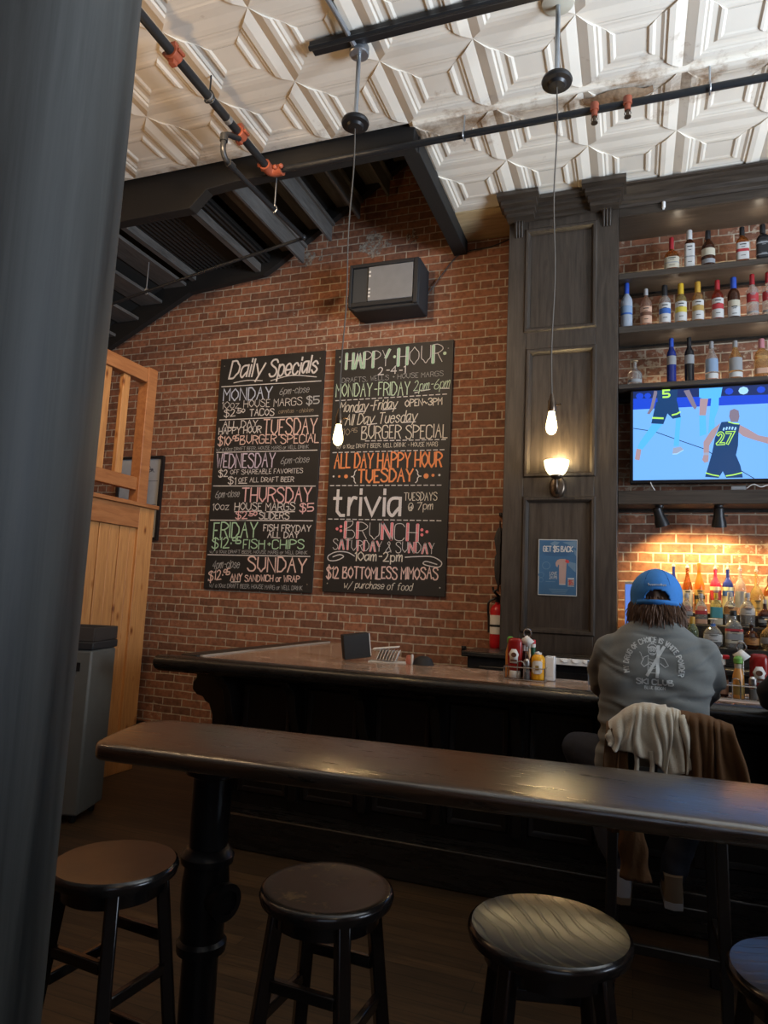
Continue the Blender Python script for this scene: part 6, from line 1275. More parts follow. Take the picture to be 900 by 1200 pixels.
# ================================================================== GREY CABINET BY THE COLUMN
t = thing('grey_bin', 'grey metal cabinet bin with a black mesh rim, between the column and the pine wall', 'bin', (-3.55, 3.75, 0))
R = Matrix.Rotation(0.30, 3, 'Z'); c = (-3.28, 3.65, 0)
bx0, bx1, by0, by1 = -3.70, -3.30, 3.62, 3.98
G().box(bx0, bx1, by0, by1, 0.05, 1.08, R=R, c=c).done('cabinet', 'greymetal', t, bev=0.015)
G().box(bx0-0.006, bx1+0.006, by0-0.006, by1+0.006, 1.081, 1.135, R=R, c=c).done('lid_band', 'flatblack', t, bev=0.01)
g = G()
for q in ((bx0, bx1, by0, by0+0.012), (bx0, bx1, by1-0.012, by1), (bx0, bx0+0.012, by0+0.0125, by1-0.0125), (bx1-0.012, bx1, by0+0.0125, by1-0.0125)): g.box(q[0], q[1], q[2], q[3], 1.136, 1.225, R=R, c=c)
g.done('mesh_rim', mat('black_mesh', (0.05, 0.04, 0.035), 0.6, bump=0.8, bscale=300), t, bev=0.005)
G().box(bx1-0.22, bx1-0.07, by0-0.004, by0-0.0005, 0.945, 1.0, R=R, c=c).done('handle_slot', 'black', t)
for u, v in ((0.05, 0.05), (0.05, 0.3), (0.35, 0.05), (0.35, 0.3)):
    q = Vector(c)+R @ (Vector((bx0+u, by0+v, 0))-Vector(c)); G().lathe([(0.018, 0.0), (0.025, 0.01), (0.025, 0.049)], (q.x, q.y, 0), 12).done('foot', 'black', t)
# ================================================================== PEOPLE
def blob(g, name, m, parent=None, voxel=0.012, iters=6, disp=None, smooth=True):
    """one continuous skin around overlapping volumes"""
    me = bpy.data.meshes.new('raw'); me.from_pydata(g.v, [], g.f)
    bm = bmesh.new(); bm.from_mesh(me); bmesh.ops.recalc_face_normals(bm, faces=bm.faces); bm.to_mesh(me); bm.free()
    o = bpy.data.objects.new('raw', me); COL.objects.link(o)
    k = o.modifiers.new('r', 'REMESH'); k.mode = 'VOXEL'; k.voxel_size = voxel; k.use_smooth_shade = True
    dg = bpy.context.evaluated_depsgraph_get(); dg.update(); ev = o.evaluated_get(dg)
    bm = bmesh.new(); bm.from_mesh(ev.to_mesh()); ev.to_mesh_clear(); bpy.data.objects.remove(o)
    for i in range(iters): bmesh.ops.smooth_vert(bm, verts=bm.verts, factor=0.5, use_axis_x=True, use_axis_y=True, use_axis_z=True)
    if disp:
        bm.normal_update()
        nv = [v.co+v.normal*disp(v.co, v.normal) for v in bm.verts]
        for v, q in zip(bm.verts, nv): v.co = q
    o0 = wloc(parent) if parent else Vector((0,0,0))
    for v in bm.verts: v.co -= o0
    me2 = bpy.data.meshes.new(name); bm.to_mesh(me2); bm.free()
    me2.materials.append(MAT[m] if isinstance(m, str) else m); me2.polygons.foreach_set('use_smooth', [True]*len(me2.polygons))
    o = bpy.data.objects.new(name, me2); COL.objects.link(o)
    if parent: o.parent = parent
    else: o.location = o0
    return o
def chain(g, pts, rs, n=14):
    """tapered limb through joints"""
    pts = [Vector(p) for p in pts]
    for (a, b), (r0, r1) in zip(zip(pts, pts[1:]), zip(rs, rs[1:])):
        g.cyl(a, b, r0, r1, n)
    for p, r in zip(pts, rs): g.sph(p, r, n, 10)
def sections(g, secs, n=28):
    rows = []
    for (cx, cy, z, a, b, p) in secs:
        rows.append([(cx+a*math.copysign(abs(math.cos(t))**(2/p), math.cos(t)), cy+b*math.copysign(abs(math.sin(t))**(2/p), math.sin(t)), z) for t in (2*PI*i/n for i in range(n))])
    o = len(g.v); g.grid(rows, closed=True); g.f.append([o+i for i in range(n)]); g.m.append(0); e = len(g.v)-n; g.f.append([e+i for i in range(n)]); g.m.append(0)
MAT['skin'] = mat('skin', (0.52, 0.30, 0.21), 0.55, vary=0.08)
MAT['shirt'] = mat('heather_grey_cotton', (0.150, 0.158, 0.152), 0.9, vary=0.10, vscale=120, sheen=0.2)
MAT['jeans'] = mat('dark_blue_denim', (0.020, 0.026, 0.045), 0.85, vary=0.2, vscale=60)
MAT['print'] = mat('pale_grey_shirt_print', (0.50, 0.52, 0.51), 0.85, vary=0.2, vscale=80)
MAT['capblue'] = mat('bright_blue_cotton_cap', (0.035, 0.20, 0.56), 0.8, vary=0.12, vscale=60, bump=0.05, bscale=300)
MAT['hair'] = mat('brown_hair', (0.13, 0.068, 0.038), 0.6, vary=0.5, vscale=50)
MAT['blacksweat'] = mat('black_sweatshirt', (0.014, 0.014, 0.015), 0.9, vary=0.2)
def hand(g, wrist, direction, up, s=1.0, curl=0.6, side=1):
    """palm, four unequal bent fingers and a thumb from the side of the palm"""
    d = Vector(direction).normalized(); u = Vector(up).normalized(); r = d.cross(u).normalized()*side
    w = Vector(wrist); pc = w+d*0.05*s
    Rm = Matrix((r, d, u)).transposed()
    g.sph(pc, (0.040*s, 0.052*s, 0.017*s), 14, 10, R=Rm); g.cyl(w-d*0.01, pc, 0.027*s, 0.03*s, 12)
    for k, (off, ln) in enumerate(((-0.030, 0.066), (-0.010, 0.076), (0.010, 0.071), (0.029, 0.056))):
        b = pc+r*off*s+d*0.036*s; a1 = curl*0.5; a2 = curl*1.2
        p1 = b+(d*math.cos(a1)-u*math.sin(a1))*ln*0.5*s; p2 = p1+(d*math.cos(a2)-u*math.sin(a2))*ln*0.32*s; p3 = p2+(d*math.cos(a2+0.4)-u*math.sin(a2+0.4))*ln*0.25*s
        chain(g, [b, p1, p2, p3], [0.0095*s, 0.009*s, 0.0082*s, 0.0072*s], 10)
    b = pc-r*0.030*s-d*0.022*s; p1 = b+(-r*0.75+d*0.6-u*0.2).normalized()*0.038*s; p2 = p1+(-r*0.3+d*0.9-u*0.3).normalized()*0.030*s
    chain(g, [b, p1, p2], [0.013*s, 0.0105*s, 0.0085*s], 10)
CREASES = [(1.255, 0.25, 0.20, 0.07, 0.006), (1.250, -0.30, -0.06, 0.06, 0.006), (1.165, 0.10, 0.20, 0.14, 0.010), (1.105, -0.12, 0.0, 0.13, 0.010), (1.06, 0.08, 0.12, 0.16, 0.010), (1.012, -0.05, 0.05, 0.18, 0.011), (0.965, 0.06, 0.08, 0.18, 0.011), (1.30, 0.5, 0.26, 0.05, 0.008), (1.29, -0.55, -0.08, 0.05, 0.008), (1.40, -0.06, 0.09, 0.10, 0.005), (1.345, 0.18, 0.20, 0.09, 0.006)]
def person(root, ox, oy, j, shirt_m, pants_m, vox=0.0095):
    """seated figure seen from behind: body skin, shirt and trousers; j = joints"""
    O = Vector((ox, oy, 0))
    V = lambda p: O+Vector(p)
    # body
    g = G()
    hd = V(j['head']); nk = V(j['neck'])
    g.sph(hd+Vector((0, 0, -0.018)), (0.076, 0.094, 0.098), 20, 14); g.sph(hd+Vector((0, 0.035, -0.055)), (0.056, 0.062, 0.062)); g.cyl(nk-Vector((0, 0, 0.04)), hd-Vector((0, -0.0, 0.05)), 0.066, 0.060, 16)
    g.sph(hd+Vector((0, 0.098, -0.022)), (0.013, 0.020, 0.020)); g.sph(hd+Vector((0, 0.085, -0.062)), (0.024, 0.012, 0.010))
    for s_ in (-1, 1): g.sph(hd+Vector((s_*0.078, 0.0, -0.015)), (0.012, 0.020, 0.032)); g.sph(hd+Vector((s_*0.03, 0.088, 0.004)), (0.013, 0.009, 0.009))
    sections(g, [(O.x+c[0], O.y+c[1], c[2], c[3]*0.9, c[4]*0.88, 2.3) for c in j['torso']])
    for a in ('armL', 'armR'): chain(g, [V(p) for p in j[a]], [0.055, 0.050, 0.042, 0.036, 0.026])
    hand(g, V(j['armL'][-1]), V(j['armL'][-1])-V(j['armL'][-2])+Vector((0, 0, -0.02)), (0, 0, 1), 1.0, 0.7, 1); hand(g, V(j['armR'][-1]), V(j['armR'][-1])-V(j['armR'][-2])+Vector((0, 0, -0.02)), (0, 0, 1), 1.0, 0.9, -1)
    for a in ('legL', 'legR'):
        L = [V(p) for p in j[a]]; chain(g, L, [0.080, 0.068, 0.054, 0.052, 0.036]); chain(g, [L[-1]+Vector((0, -0.03, -0.045)), L[-1]+Vector((0.0, 0.13, -0.055))], [0.032, 0.030])
    body = blob(g, 'body', 'skin', root, vox, 4)
    # shirt
    g = G()
    sections(g, [(O.x+c[0], O.y+c[1], c[2], c[3], c[4], 2.5) for c in j['torso']])
    for a in ('armL', 'armR'):
        A = [V(p) for p in j[a]]; chain(g, A[:4], [0.078, 0.070, 0.062, 0.052]); chain(g, [A[3], A[3].lerp(A[4], 0.75)], [0.052, 0.042])
        g.sph(A[0]+Vector((0.02 if a == 'armL' else -0.02, 0, 0.012)), (0.078, 0.075, 0.062))
    def wr(co, n):
        f = 0
        z = co.z
        f += 0.0075*math.sin((z-0.12*co.x)*95+3.0*noise.noise(co*5))*max(0, 1-abs(z-0.98)/0.14)
        f += 0.0065*math.sin((z+0.5*abs(co.x-ox-0.085))*60+4*noise.noise(co*6))*max(0, 1-abs(z-1.20)/0.14)
        f += 0.010*noise.noise(co*7+Vector((3, 1, 2)))+0.005*noise.noise(Vector((co.x*9,co.y*9,co.z*22)))
        for z0, sl, cx_, wd, am in CREASES:
            d_ = z-z0-sl*(co.x-ox-cx_)-0.006*math.sin((co.x-ox)*38+z0*50); e_ = math.exp(-((co.x-ox-cx_)/wd)**2)*am
            f += e_*(0.75*math.exp(-((d_-0.013)/0.010)**2)-math.exp(-(d_/0.008)**2))
        return f
    sh = blob(g, 'shirt', shirt_m, root, vox, 5, wr)
    # trousers
    g = G(); t0 = j['torso'][0]
    sections(g, [(O.x+t0[0], O.y+t0[1], z, a, b, 2.4) for z, a, b in ((0.762, 0.185, 0.145), (0.80, 0.20, 0.158), (0.87, 0.20, 0.155), (0.93, 0.185, 0.14))])
    for a in ('legL', 'legR'):
        L = [V(p) for p in j[a]]; chain(g, L, [0.100, 0.086, 0.070, 0.064, 0.056])
    blob(g, 'trousers', pants_m, root, vox, 4, lambda co, n: 0.005*noise.noise(co*9)+0.003*math.sin(co.z*80+5*noise.noise(co*5))*(0.5 if co.z < 0.7 else 0.2))
    return body, sh
def shoe(parent, ankle, m_up, m_sole):
    a = Vector(ankle); s = thing  # noqa
    g = G(); z = a.z-0.095
    out = [(-0.036, -0.062), (-0.040, 0.0), (-0.045, 0.09), (-0.047, 0.15), (-0.030, 0.205), (0.0, 0.218), (0.030, 0.205), (0.047, 0.15), (0.043, 0.09), (0.040, 0.0), (0.036, -0.062), (0.0, -0.075)]
    sole = [[(a.x+u*k, a.y+v*(1 if k == 1 else 0.99), zz) for u, v in out] for zz, k in ((z-0.028, 0.97), (z-0.022, 1), (z+0.0, 1))]
    g.grid(sole, closed=True); n = 12; o = len(g.v); g.f.append(list(range(o-n, o))); g.m.append(0); g.f.append(list(range(o-3*n, o-2*n))); g.m.append(0)
    up = G(); rows = [[(a.x+u*0.95, a.y+v*0.97, z+0.0005) for u, v in out]]
    for h, f, k in ((0.03, 1.0, 0.97), (0.055, 0.92, 0.93), (0.075, 0.62, 0.90), (0.10, 0.36, 0.92)): rows.append([(a.x+u*k, a.y-0.062+(v+0.062)*f, z+h) for u, v in out])
    up.grid(rows, closed=True); o = len(up.v); up.f.append(list(range(o-n, o))); up.m.append(0)
    u_ = up.done('shoe', m_up, parent, smooth=60); g.done('sole', m_sole, u_, smooth=40)
# ---- the man in the blue cap
man = thing('person', 'man in a blue cap and grey printed long-sleeve shirt seated with his back turned', 'person', (0.08, 3.13, 0.755))
J = dict(head=(0.095, 3.235, 1.585), neck=(0.090, 3.20, 1.475),
 torso=[(0.060, 3.13, 0.80, 0.200, 0.150), (0.060, 3.125, 0.90, 0.212, 0.158), (0.070, 3.12, 1.00, 0.200, 0.150), (0.080, 3.13, 1.12, 0.212, 0.142), (0.086, 3.145, 1.25, 0.226, 0.138), (0.088, 3.165, 1.32, 0.218, 0.128), (0.089, 3.180, 1.375, 0.190, 0.112), (0.090, 3.190, 1.425, 0.140, 0.095), (0.090, 3.197, 1.458, 0.094, 0.082), (0.090, 3.20, 1.485, 0.074, 0.072)],
 armL=[(-0.090, 3.17, 1.322), (-0.122, 3.26, 1.225), (-0.118, 3.40, 1.145), (-0.04, 3.62, 1.148), (0.02, 3.80, 1.136)],
 armR=[(0.268, 3.17, 1.325), (0.300, 3.26, 1.225), (0.288, 3.40, 1.145), (0.22, 3.62, 1.148), (0.16, 3.80, 1.136)],
 legL=[(-0.03, 3.16, 0.845), (-0.17, 3.34, 0.86), (-0.255, 3.53, 0.84), (-0.15, 3.46, 0.60), (-0.045, 3.30, 0.40)],
 legR=[(0.15, 3.16, 0.845), (0.24, 3.34, 0.85), (0.30, 3.54, 0.83), (0.24, 3.46, 0.60), (0.16, 3.34, 0.40)])
body, shirt = person(man, 0, 0, J, 'shirt', 'jeans')
MAT['sole'] = mat('grey_white_rubber', (0.42, 0.44, 0.47), 0.6); MAT['shoeup'] = mat('tan_suede_shoe', (0.22, 0.16, 0.10), 0.8); MAT['shoewhite'] = mat('pale_grey_shoe', (0.40, 0.42, 0.46), 0.7)
shoe(man, (-0.045, 3.285, 0.405), 'shoewhite', 'shoeup'); shoe(man, (0.16, 3.325, 0.405), 'shoeup', 'sole')
# hair
hd = Vector(J['head']); g = G(); rs = random.Random(11)
g.sph(hd+Vector((0, -0.012, -0.012)), (0.089, 0.098, 0.105), 20, 12); g.sph(hd+Vector((0, -0.055, -0.085)), (0.085, 0.055, 0.055), 20, 10)
def hairdisp(co, n): return 0.008*noise.noise(Vector((co.x*40, co.y*40, co.z*9)))
hair = blob(g, 'hair', 'hair', man, 0.009, 2, hairdisp)
g = G()
for k in range(700):
    a = -PI*1.12+rs.random()*PI*1.24; r0 = 0.086+0.008*rs.random(); zz = -0.02-0.05*rs.random()
    b = hd+Vector((r0*math.cos(a), -0.012+0.100*math.sin(a), zz)); ln = 0.055+0.055*rs.random(); fl = -0.006+0.020*rs.random()
    tw = (rs.random()-0.5)*0.045
    e = b+Vector((fl*math.cos(a)+tw, fl*math.sin(a)*0.8-0.012, -ln)); mdl = b.lerp(e, 0.55)+Vector((0.010*math.cos(a), 0.010*math.sin(a), 0))
    g.tube([b, mdl, e+Vector((0.008*math.cos(a)*rs.random(), 0, 0.006))], [0.0022, 0.0028, 0.0006], 4, smooth=3)
g.done('hair_strands', 'hair', hair, smooth=60)
# cap: dome with the rear arch left open, strap, button, peak
cc = hd+Vector((0, -0.006, -0.014)); ax, ay, az = 0.103, 0.120, 0.112
tilt = Matrix.Rotation(-0.10, 3, 'X')
def dome(a, f):             # a around (rear = -90 deg), f: 0 rim .. 1 crown
    ph = -0.52+f*(PI/2+0.52); k = math.cos(ph) if ph > 0 else 1.0-0.03*abs(ph)
    p = Vector((ax*k*math.cos(a), ay*k*math.sin(a), az*math.sin(ph) if ph > 0 else az*ph*0.9))
    k2 = 1+0.012*math.cos(6*a)*f*(1-f)*2
    return cc+tilt @ Vector((p.x*k2, p.y*k2, p.z))
g = G(); na, nf = 120, 40; o = 0
for jj in range(nf+1):
    for i in range(na): g.v.append(dome(2*PI*i/na, jj/nf*0.985))
for jj in range(nf):
    for i in range(na):
        a = 2*PI*(i+0.5)/na; da = (a-1.5*PI); f = (jj+0.5)/nf
        arch = abs(da) < 0.50 and f < 0.10+0.20*math.sqrt(max(0, 1-(da/0.50)**2)) and f > 0.10
        if arch: continue
        g.f.append([jj*na+i, jj*na+(i+1) % na, (jj+1)*na+(i+1) % na, (jj+1)*na+i]); g.m.append(0)
g.f.append([nf*na+i for i in range(na)]); g.m.append(0)
capo = g.done('cap', 'capblue', man, smooth=60, solid=0.004)
g = G().lathe([(0.011, -0.003), (0.010, 0.003), (0.004, 0.006)], dome(0, 0.985)-Vector((dome(0, .985)-dome(PI, .985)))/2, 14); g.done('button', 'capblue', capo)
rows = []
for w in (-1, 1):
    rows.append([dome(1.5*PI-0.85+1.7*i/24, 0.06)+(dome(1.5*PI-0.85+1.7*i/24, 0.06)-cc).normalized()*0.004+Vector((0, 0, w*0.009)) for i in range(25)])
G().grid(rows).done('strap', 'capblue', capo, solid=0.004, fixn=False)
rows = []
for k in range(9):
    t_ = k/8; rows.append([dome(PI/2-0.95+1.9*i/20, 0.06)+Vector(((0.02*(i/10-1))*t_, 0.075*t_*math.sin(PI*(0.12+0.76*i/20)), -0.012*t_-0.018*t_*((i/10-1)**2))) for i in range(21)])
G().grid(rows).done('peak', 'capblue', capo, solid=0.005, fixn=False)
g = G()                      # seams and stitched script over the opening
for k in range(6):
    a = PI/2+k*PI/3+PI/6; pts = [dome(a, f)+(dome(a, f)-cc).normalized()*0.0025 for f in [0.05+0.93*q/14 for q in range(15)]]
    if k == 2 or k == 3: pts = pts[5:]
    g.tube(pts, 0.0012, 5)
for s_ in (-0.34, 0.34, -2.4, 2.4): p = dome(1.5*PI+s_*1.5, 0.52); g.sph(p+(p-cc).normalized()*0.002, 0.0032, 8, 6)
g.done('seams', mat('darker_blue_stitching', (0.022, 0.13, 0.40), 0.8), capo)
g = G(); rs = random.Random(4); pts = []
for i in range(34):
    u = i/33; a = 1.5*PI-0.36+0.72*u; f = 0.375+0.018*math.sin(i*2.2)+(0.02 if i in (0, 1, 24) else 0); p = dome(a, f); pts.append(p+(p-cc).normalized()*0.0035)
g.tube(pts, 0.0016, 5); g.done('script', mat('white_stitching', (0.55, 0.60, 0.66), 0.7), capo)
# print on the back of the shirt, laid on the cloth
dg = bpy.context.evaluated_depsgraph_get()
so = wloc(shirt); bv = BVHTree.FromPolygons([v.co+so for v in shirt.data.vertices], [tuple(p.vertices) for p in shirt.data.polygons])
def onback(u, v, d=0.0):
    h = bv.ray_cast(Vector((u, 2.3, v)), Vector((0, 1, 0)))
    return (h[0]+Vector((0, -0.0030-d, 0))) if h[0] else Vector((u, 3.0, v))
g = G(); px = 0.00320; CXp, CZp = 0.068, 1.255
def back_stroke(p, w):
    q = []
    for a, b in zip(p, p[1:]):
        n = max(1, int(math.hypot(b[0]-a[0], b[1]-a[1])/0.006))
        for i in range(n): q.append((a[0]+(b[0]-a[0])*i/n, a[1]+(b[1]-a[1])*i/n))
    q.append(p[-1]); ribbon(g, q, w, 0.0, 0, lambda u, v, d: onback(u, v, d))
def arc_text(s, cx, cz, r, a0, a1, h, w):
    L = 0; pos = []
    for ch in s:
        if ch == ' ': L += 3.0; continue
        st, wd = glyph(ch); pos.append((ch, L+wd/2)); L += wd+1.3
    L -= 1.3
    for ch, c0 in pos:
        a = a0+(a1-a0)*c0/L; st, wd = glyph(ch); ux, uz = math.sin(a), -math.cos(a); k = h/6; kx = abs(a1-a0)*r/L
        for sm, p in st: back_stroke([(cx+r*math.cos(a)+(x-wd/2)*kx*ux+y*k*math.cos(a), cz+r*math.sin(a)+(x-wd/2)*kx*uz+y*k*math.sin(a)) for x, y in p], w)
_bs = back_stroke
def back_stroke(p, w): _bs([(0.078+(x-0.070)*0.90, 1.300+(z-1.245)*0.90) for x, z in p], w)
arc_text('MY DRUG OF CHOICE IS WHITE POWDER', 0.070, 1.225, 0.106, PI+0.28, -0.30, 0.021, 0.0040)
def flat_text(s, x0, x1, z, h, w):
    st, W0 = letter_strokes(s)
    for sm, p in st: back_stroke([(x0+x*(x1-x0)/W0, z+y*h/6) for x, y in p], w)
flat_text('SKI CLUB', -0.002, 0.150, 1.148, 0.022, 0.0048); flat_text('BLUE BISON', 0.032, 0.118, 1.127, 0.012, 0.0022)
for (a, b) in (((0.042, 1.185), (0.116, 1.313)), ((0.084, 1.180), (0.092, 1.316))):       # crossed skis
    d = Vector((b[0]-a[0], b[1]-a[1])).normalized()
    for k in (-1, 0, 1): back_stroke([(a[0]-d.y*0.0036*k, a[1]+d.x*0.0036*k), (b[0]-d.y*0.0036*k, b[1]+d.x*0.0036*k)], 0.0050)
def loop(c, rx, rz, w, a0=0, a1=2*PI, n=22): back_stroke([(c[0]+rx*math.cos(a0+(a1-a0)*i/n), c[1]+rz*math.sin(a0+(a1-a0)*i/n)) for i in range(n+1)], w)
loop((0.066, 1.293), 0.017, 0.019, 0.0026); loop((0.060, 1.295), 0.004, 0.005, 0.003); loop((0.072, 1.295), 0.004, 0.005, 0.003); back_stroke([(0.058, 1.281), (0.074, 1.280)], 0.004)
loop((0.066, 1.304), 0.020, 0.019, 0.003, 0.15, PI-0.15); back_stroke([(0.046, 1.306), (0.086, 1.306)], 0.004); loop((0.066, 1.326), 0.004, 0.004, 0.003)
back_stroke([(0.050, 1.272), (0.030, 1.262), (0.018, 1.235), (0.030, 1.222), (0.052, 1.240), (0.085, 1.236)], 0.0026); back_stroke([(0.082, 1.270), (0.115, 1.262), (0.132, 1.232), (0.118, 1.224), (0.098, 1.240)], 0.0026)
back_stroke([(0.048, 1.270), (0.046, 1.205), (0.060, 1.198), (0.092, 1.198), (0.094, 1.215), (0.086, 1.268)], 0.0022)
for k in range(4): back_stroke([(0.050, 1.258-0.012*k), (0.066, 1.252-0.012*k), (0.086, 1.258-0.012*k)], 0.0018)
for k in range(3): back_stroke([(0.012+0.005*k, 1.285-0.012*k), (0.020+0.004*k, 1.275-0.012*k)], 0.002)
g.done('shirt_print', 'print', shirt, smooth=0, fixn=False)
# ---- bar chair under him
chx, chy = 0.115, 3.08
ch = thing('bar_chair', 'black wooden bar chair with a jacket-draped back, under the man in the cap', 'chair', (chx, chy, 0))
G().box(chx-0.21, chx+0.21, chy-0.17, chy+0.24, 0.70, 0.752).done('seat', 'blackwood', ch, bev=0.015)
legs = {}
for sx_ in (-1, 1):
    G().bar((chx+sx_*0.20, chy+0.22, 0.0), (chx+sx_*0.18, chy+0.20, 0.699), 0.038, 0.038, up=(0, 1, 0)).done('leg', 'blackwood', ch, bev=0.005)
    G().bar((chx+sx_*0.20, chy-0.22, 0.0), (chx+sx_*0.185, chy-0.195, 0.74), 0.040, 0.040, up=(0, 1, 0)).done('leg', 'blackwood', ch, bev=0.005)
    G().bar((chx+sx_*0.185, chy-0.195, 0.741), (chx+sx_*0.185, chy-0.252, 1.045), 0.036, 0.036, up=(0, 1, 0)).done('back_post', 'blackwood', ch, bev=0.005)
    G().bar((chx+sx_*0.197, chy-0.19, 0.26), (chx+sx_*0.197, chy+0.19, 0.26), 0.02, 0.03).done('stretcher', 'blackwood', ch, bev=0.004)
for yy in (chy-0.212, chy+0.211): G().bar((chx-0.178, yy, 0.275), (chx+0.178, yy, 0.275), 0.026, 0.036).done('foot_rail', 'blackwood', ch, bev=0.005)
G().bar((chx-0.167, chy-0.246, 1.020), (chx+0.167, chy-0.246, 1.020), 0.026, 0.055).done('top_rail', 'blackwood', ch, bev=0.006)
for k in range(4):
    x = chx-0.12+0.08*k; G().bar((x, chy-0.200, 0.753), (x, chy-0.243, 0.992), 0.022, 0.016, up=(0, 1, 0)).done('back_slat', 'blackwood', ch)
# ---- jacket over the chair back
MAT['lining'] = mat('cream_fleece_lining', (0.50, 0.44, 0.34), 0.95, vary=0.10, vscale=70, sheen=0.4, bump=0.25, bscale=220)
MAT['suede'] = mat('brown_suede', (0.095, 0.043, 0.013), 0.9, vary=0.18, vscale=25, bump=0.15, bscale=150)
jk = thing('jacket', 'brown suede jacket with a cream lining slung over the chair back', 'jacket', (chx, chy-0.27, 0.9))
def drape(name, m, x0, x1, hem, top, inner=0.92, back=-0.335, seed=0, amp=0.018, nf=5, flare=0.0, n=44, mm=34, hw=0.030):
    """sheet folded over the chair's top rail: inner side, over the top, then down behind to the hem"""
    rows = []
    for k in range(mm+1):
        t_ = k/mm; row = []
        for i in range(n+1):
            u = i/n; x = x0+(x1-x0)*u; h = hem(u); tp = top(u)
            fold = amp*(math.sin(u*nf*2*PI+seed)+0.5*math.sin(u*nf*4.3*PI+seed*2+t_*2))+0.012*noise.noise(Vector((u*4, t_*3, seed)))
            if t_ < 0.25: s_ = t_/0.25; z = inner+(tp-0.02-inner)*s_; y = chy-0.205
            elif t_ < 0.42: s_ = (t_-0.25)/0.17*PI; z = tp-0.02+hw*0.75*math.sin(s_); y = chy-0.205-0.048*(1-math.cos(s_))
            else: s_ = (t_-0.42)/0.58; z = tp-0.02-(tp-0.02-h)*s_; y = chy-0.301-0.012*s_
            w = min(1, max(0, (t_-0.25)/0.35)); y -= abs(fold)*w*1.3+0.004; z += fold*0.35*w
            xx = x+flare*max(0, t_-0.42)*(u-0.3)+0.010*math.sin(u*9+t_*6+seed)*w
            row.append((xx, y, z))
        rows.append(row)
    G().grid(rows).done(name, m, jk, smooth=180, solid=0.006, fixn=False)
drape('suede_body', 'suede', 0.165, 0.335, lambda u: 0.78, lambda u: 1.140-0.035*u*u, seed=1.2, amp=0.020, nf=2.2, flare=0.16)
drape('suede_side', 'suede', -0.095, -0.02, lambda u: 0.70, lambda u: 1.075, seed=0.6, amp=0.008, nf=1.2, flare=-0.02)
drape('cream_lining', 'lining', -0.088, 0.115, lambda u: 1.000-0.015*math.sin(u*3)-0.075*max(0, u-0.5)*2, lambda u: 1.060+0.085*math.sin(min(1,u*1.6)*PI*0.5), seed=2.1, amp=0.014, nf=2.6, flare=0.05, hw=0.045)
drape('cream_lining', 'lining', 0.110, 0.185, lambda u: 0.905+0.05*u, lambda u: 1.150-0.012*u, seed=3.1, amp=0.014, nf=1.6, flare=0.06)
g = G(); n = 22; rows = []        # empty sleeve hanging down
for k in range(n+1):
    t_ = k/n; z = 0.80-0.25*t_; w = 0.040+0.010*t_+0.004*math.sin(t_*14); c_ = (-0.012+0.022*t_, chy-0.33-0.01*math.sin(t_*5))
    rows.append([(c_[0]+w*math.cos(i*PI/10), c_[1]+0.022*math.sin(i*PI/10)*(1+0.3*math.sin(i*1.9+t_*8)), z) for i in range(20)])
G().grid(rows, closed=True).done('sleeve', 'suede', jk, smooth=180, solid=0.004, fixn=False)
for x_ in (0.01, 0.062):
    G().tube([(x_, chy-0.325, 1.0), (x_+0.004, chy-0.33, 0.95), (x_-0.004, chy-0.328, 0.86), (x_, chy-0.33, 0.80)], [0.009, 0.008, 0.009, 0.008], 8, smooth=4).done('drawstring', 'lining', jk)
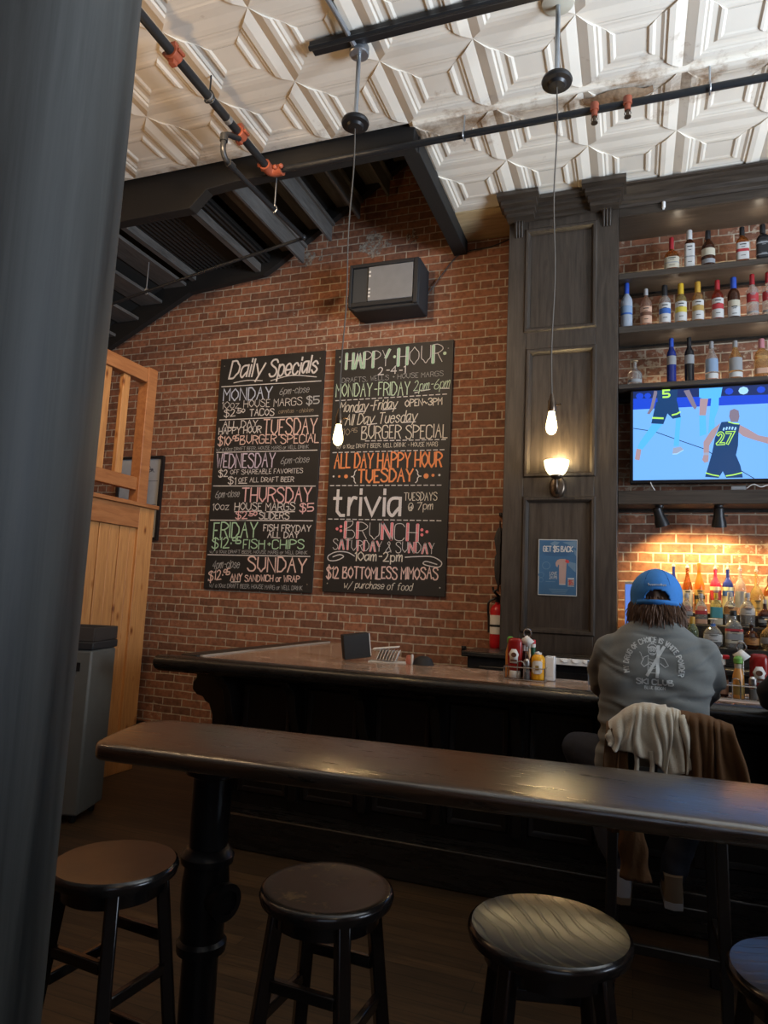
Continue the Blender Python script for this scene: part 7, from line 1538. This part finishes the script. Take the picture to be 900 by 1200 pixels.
# ---- neighbour at the right edge
nb = thing('person', 'person in a black sweatshirt, only an elbow showing at the right edge of the bar', 'person', (0.84, 3.18, 0.755))
J2 = dict(head=(0.80, 3.32, 1.60), neck=(0.80, 3.26, 1.475),
 torso=[(0.80, 3.16, 0.80, 0.180, 0.150), (0.80, 3.155, 0.90, 0.190, 0.150), (0.80, 3.16, 1.02, 0.178, 0.14), (0.80, 3.17, 1.15, 0.19, 0.135), (0.80, 3.19, 1.28, 0.20, 0.13), (0.80, 3.22, 1.37, 0.185, 0.115), (0.80, 3.24, 1.43, 0.14, 0.095), (0.80, 3.255, 1.482, 0.075, 0.074)],
 armL=[(0.655, 3.22, 1.36), (0.605, 3.32, 1.25), (0.565, 3.44, 1.155), (0.66, 3.64, 1.148), (0.74, 3.80, 1.136)],
 armR=[(0.955, 3.22, 1.36), (0.99, 3.32, 1.25), (1.00, 3.44, 1.155), (0.94, 3.64, 1.148), (0.88, 3.80, 1.136)],
 legL=[(0.71, 3.18, 0.845), (0.66, 3.35, 0.855), (0.63, 3.55, 0.84), (0.66, 3.48, 0.60), (0.70, 3.36, 0.40)],
 legR=[(0.89, 3.18, 0.845), (0.95, 3.35, 0.855), (0.98, 3.55, 0.84), (0.94, 3.48, 0.60), (0.90, 3.36, 0.40)])
person(nb, 0, 0, J2, 'blacksweat', 'jeans', 0.012)
shoe(nb, (0.70, 3.345, 0.405), 'black', 'sole'); shoe(nb, (0.90, 3.345, 0.405), 'black', 'sole')
g = G(); h2 = Vector(J2['head']); g.sph(h2+Vector((0, -0.02, 0.015)), (0.088, 0.098, 0.112), 20, 12); blob(g, 'hair', 'hair', nb, 0.010, 2, hairdisp)
c2x, c2y = 0.80, 3.12
ch2 = thing('bar_chair', 'black wooden bar chair under the neighbour in black at the right edge', 'chair', (c2x, c2y, 0))
G().box(c2x-0.21, c2x+0.21, c2y-0.17, c2y+0.24, 0.70, 0.752).done('seat', 'blackwood', ch2, bev=0.015)
for sx_ in (-1, 1):
    G().bar((c2x+sx_*0.20, c2y+0.22, 0.0), (c2x+sx_*0.18, c2y+0.20, 0.699), 0.038, 0.038, up=(0, 1, 0)).done('leg', 'blackwood', ch2, bev=0.005)
    G().bar((c2x+sx_*0.20, c2y-0.22, 0.0), (c2x+sx_*0.185, c2y-0.195, 0.74), 0.040, 0.040, up=(0, 1, 0)).done('leg', 'blackwood', ch2, bev=0.005)
    G().bar((c2x+sx_*0.185, c2y-0.195, 0.741), (c2x+sx_*0.185, c2y-0.255, 1.085), 0.036, 0.036, up=(0, 1, 0)).done('back_post', 'blackwood', ch2, bev=0.005)
for yy in (c2y-0.212, c2y+0.211): G().bar((c2x-0.178, yy, 0.275), (c2x+0.178, yy, 0.275), 0.026, 0.036).done('foot_rail', 'blackwood', ch2, bev=0.005)
G().bar((c2x-0.167, c2y-0.248, 1.055), (c2x+0.167, c2y-0.248, 1.055), 0.026, 0.055).done('top_rail', 'blackwood', ch2, bev=0.006)
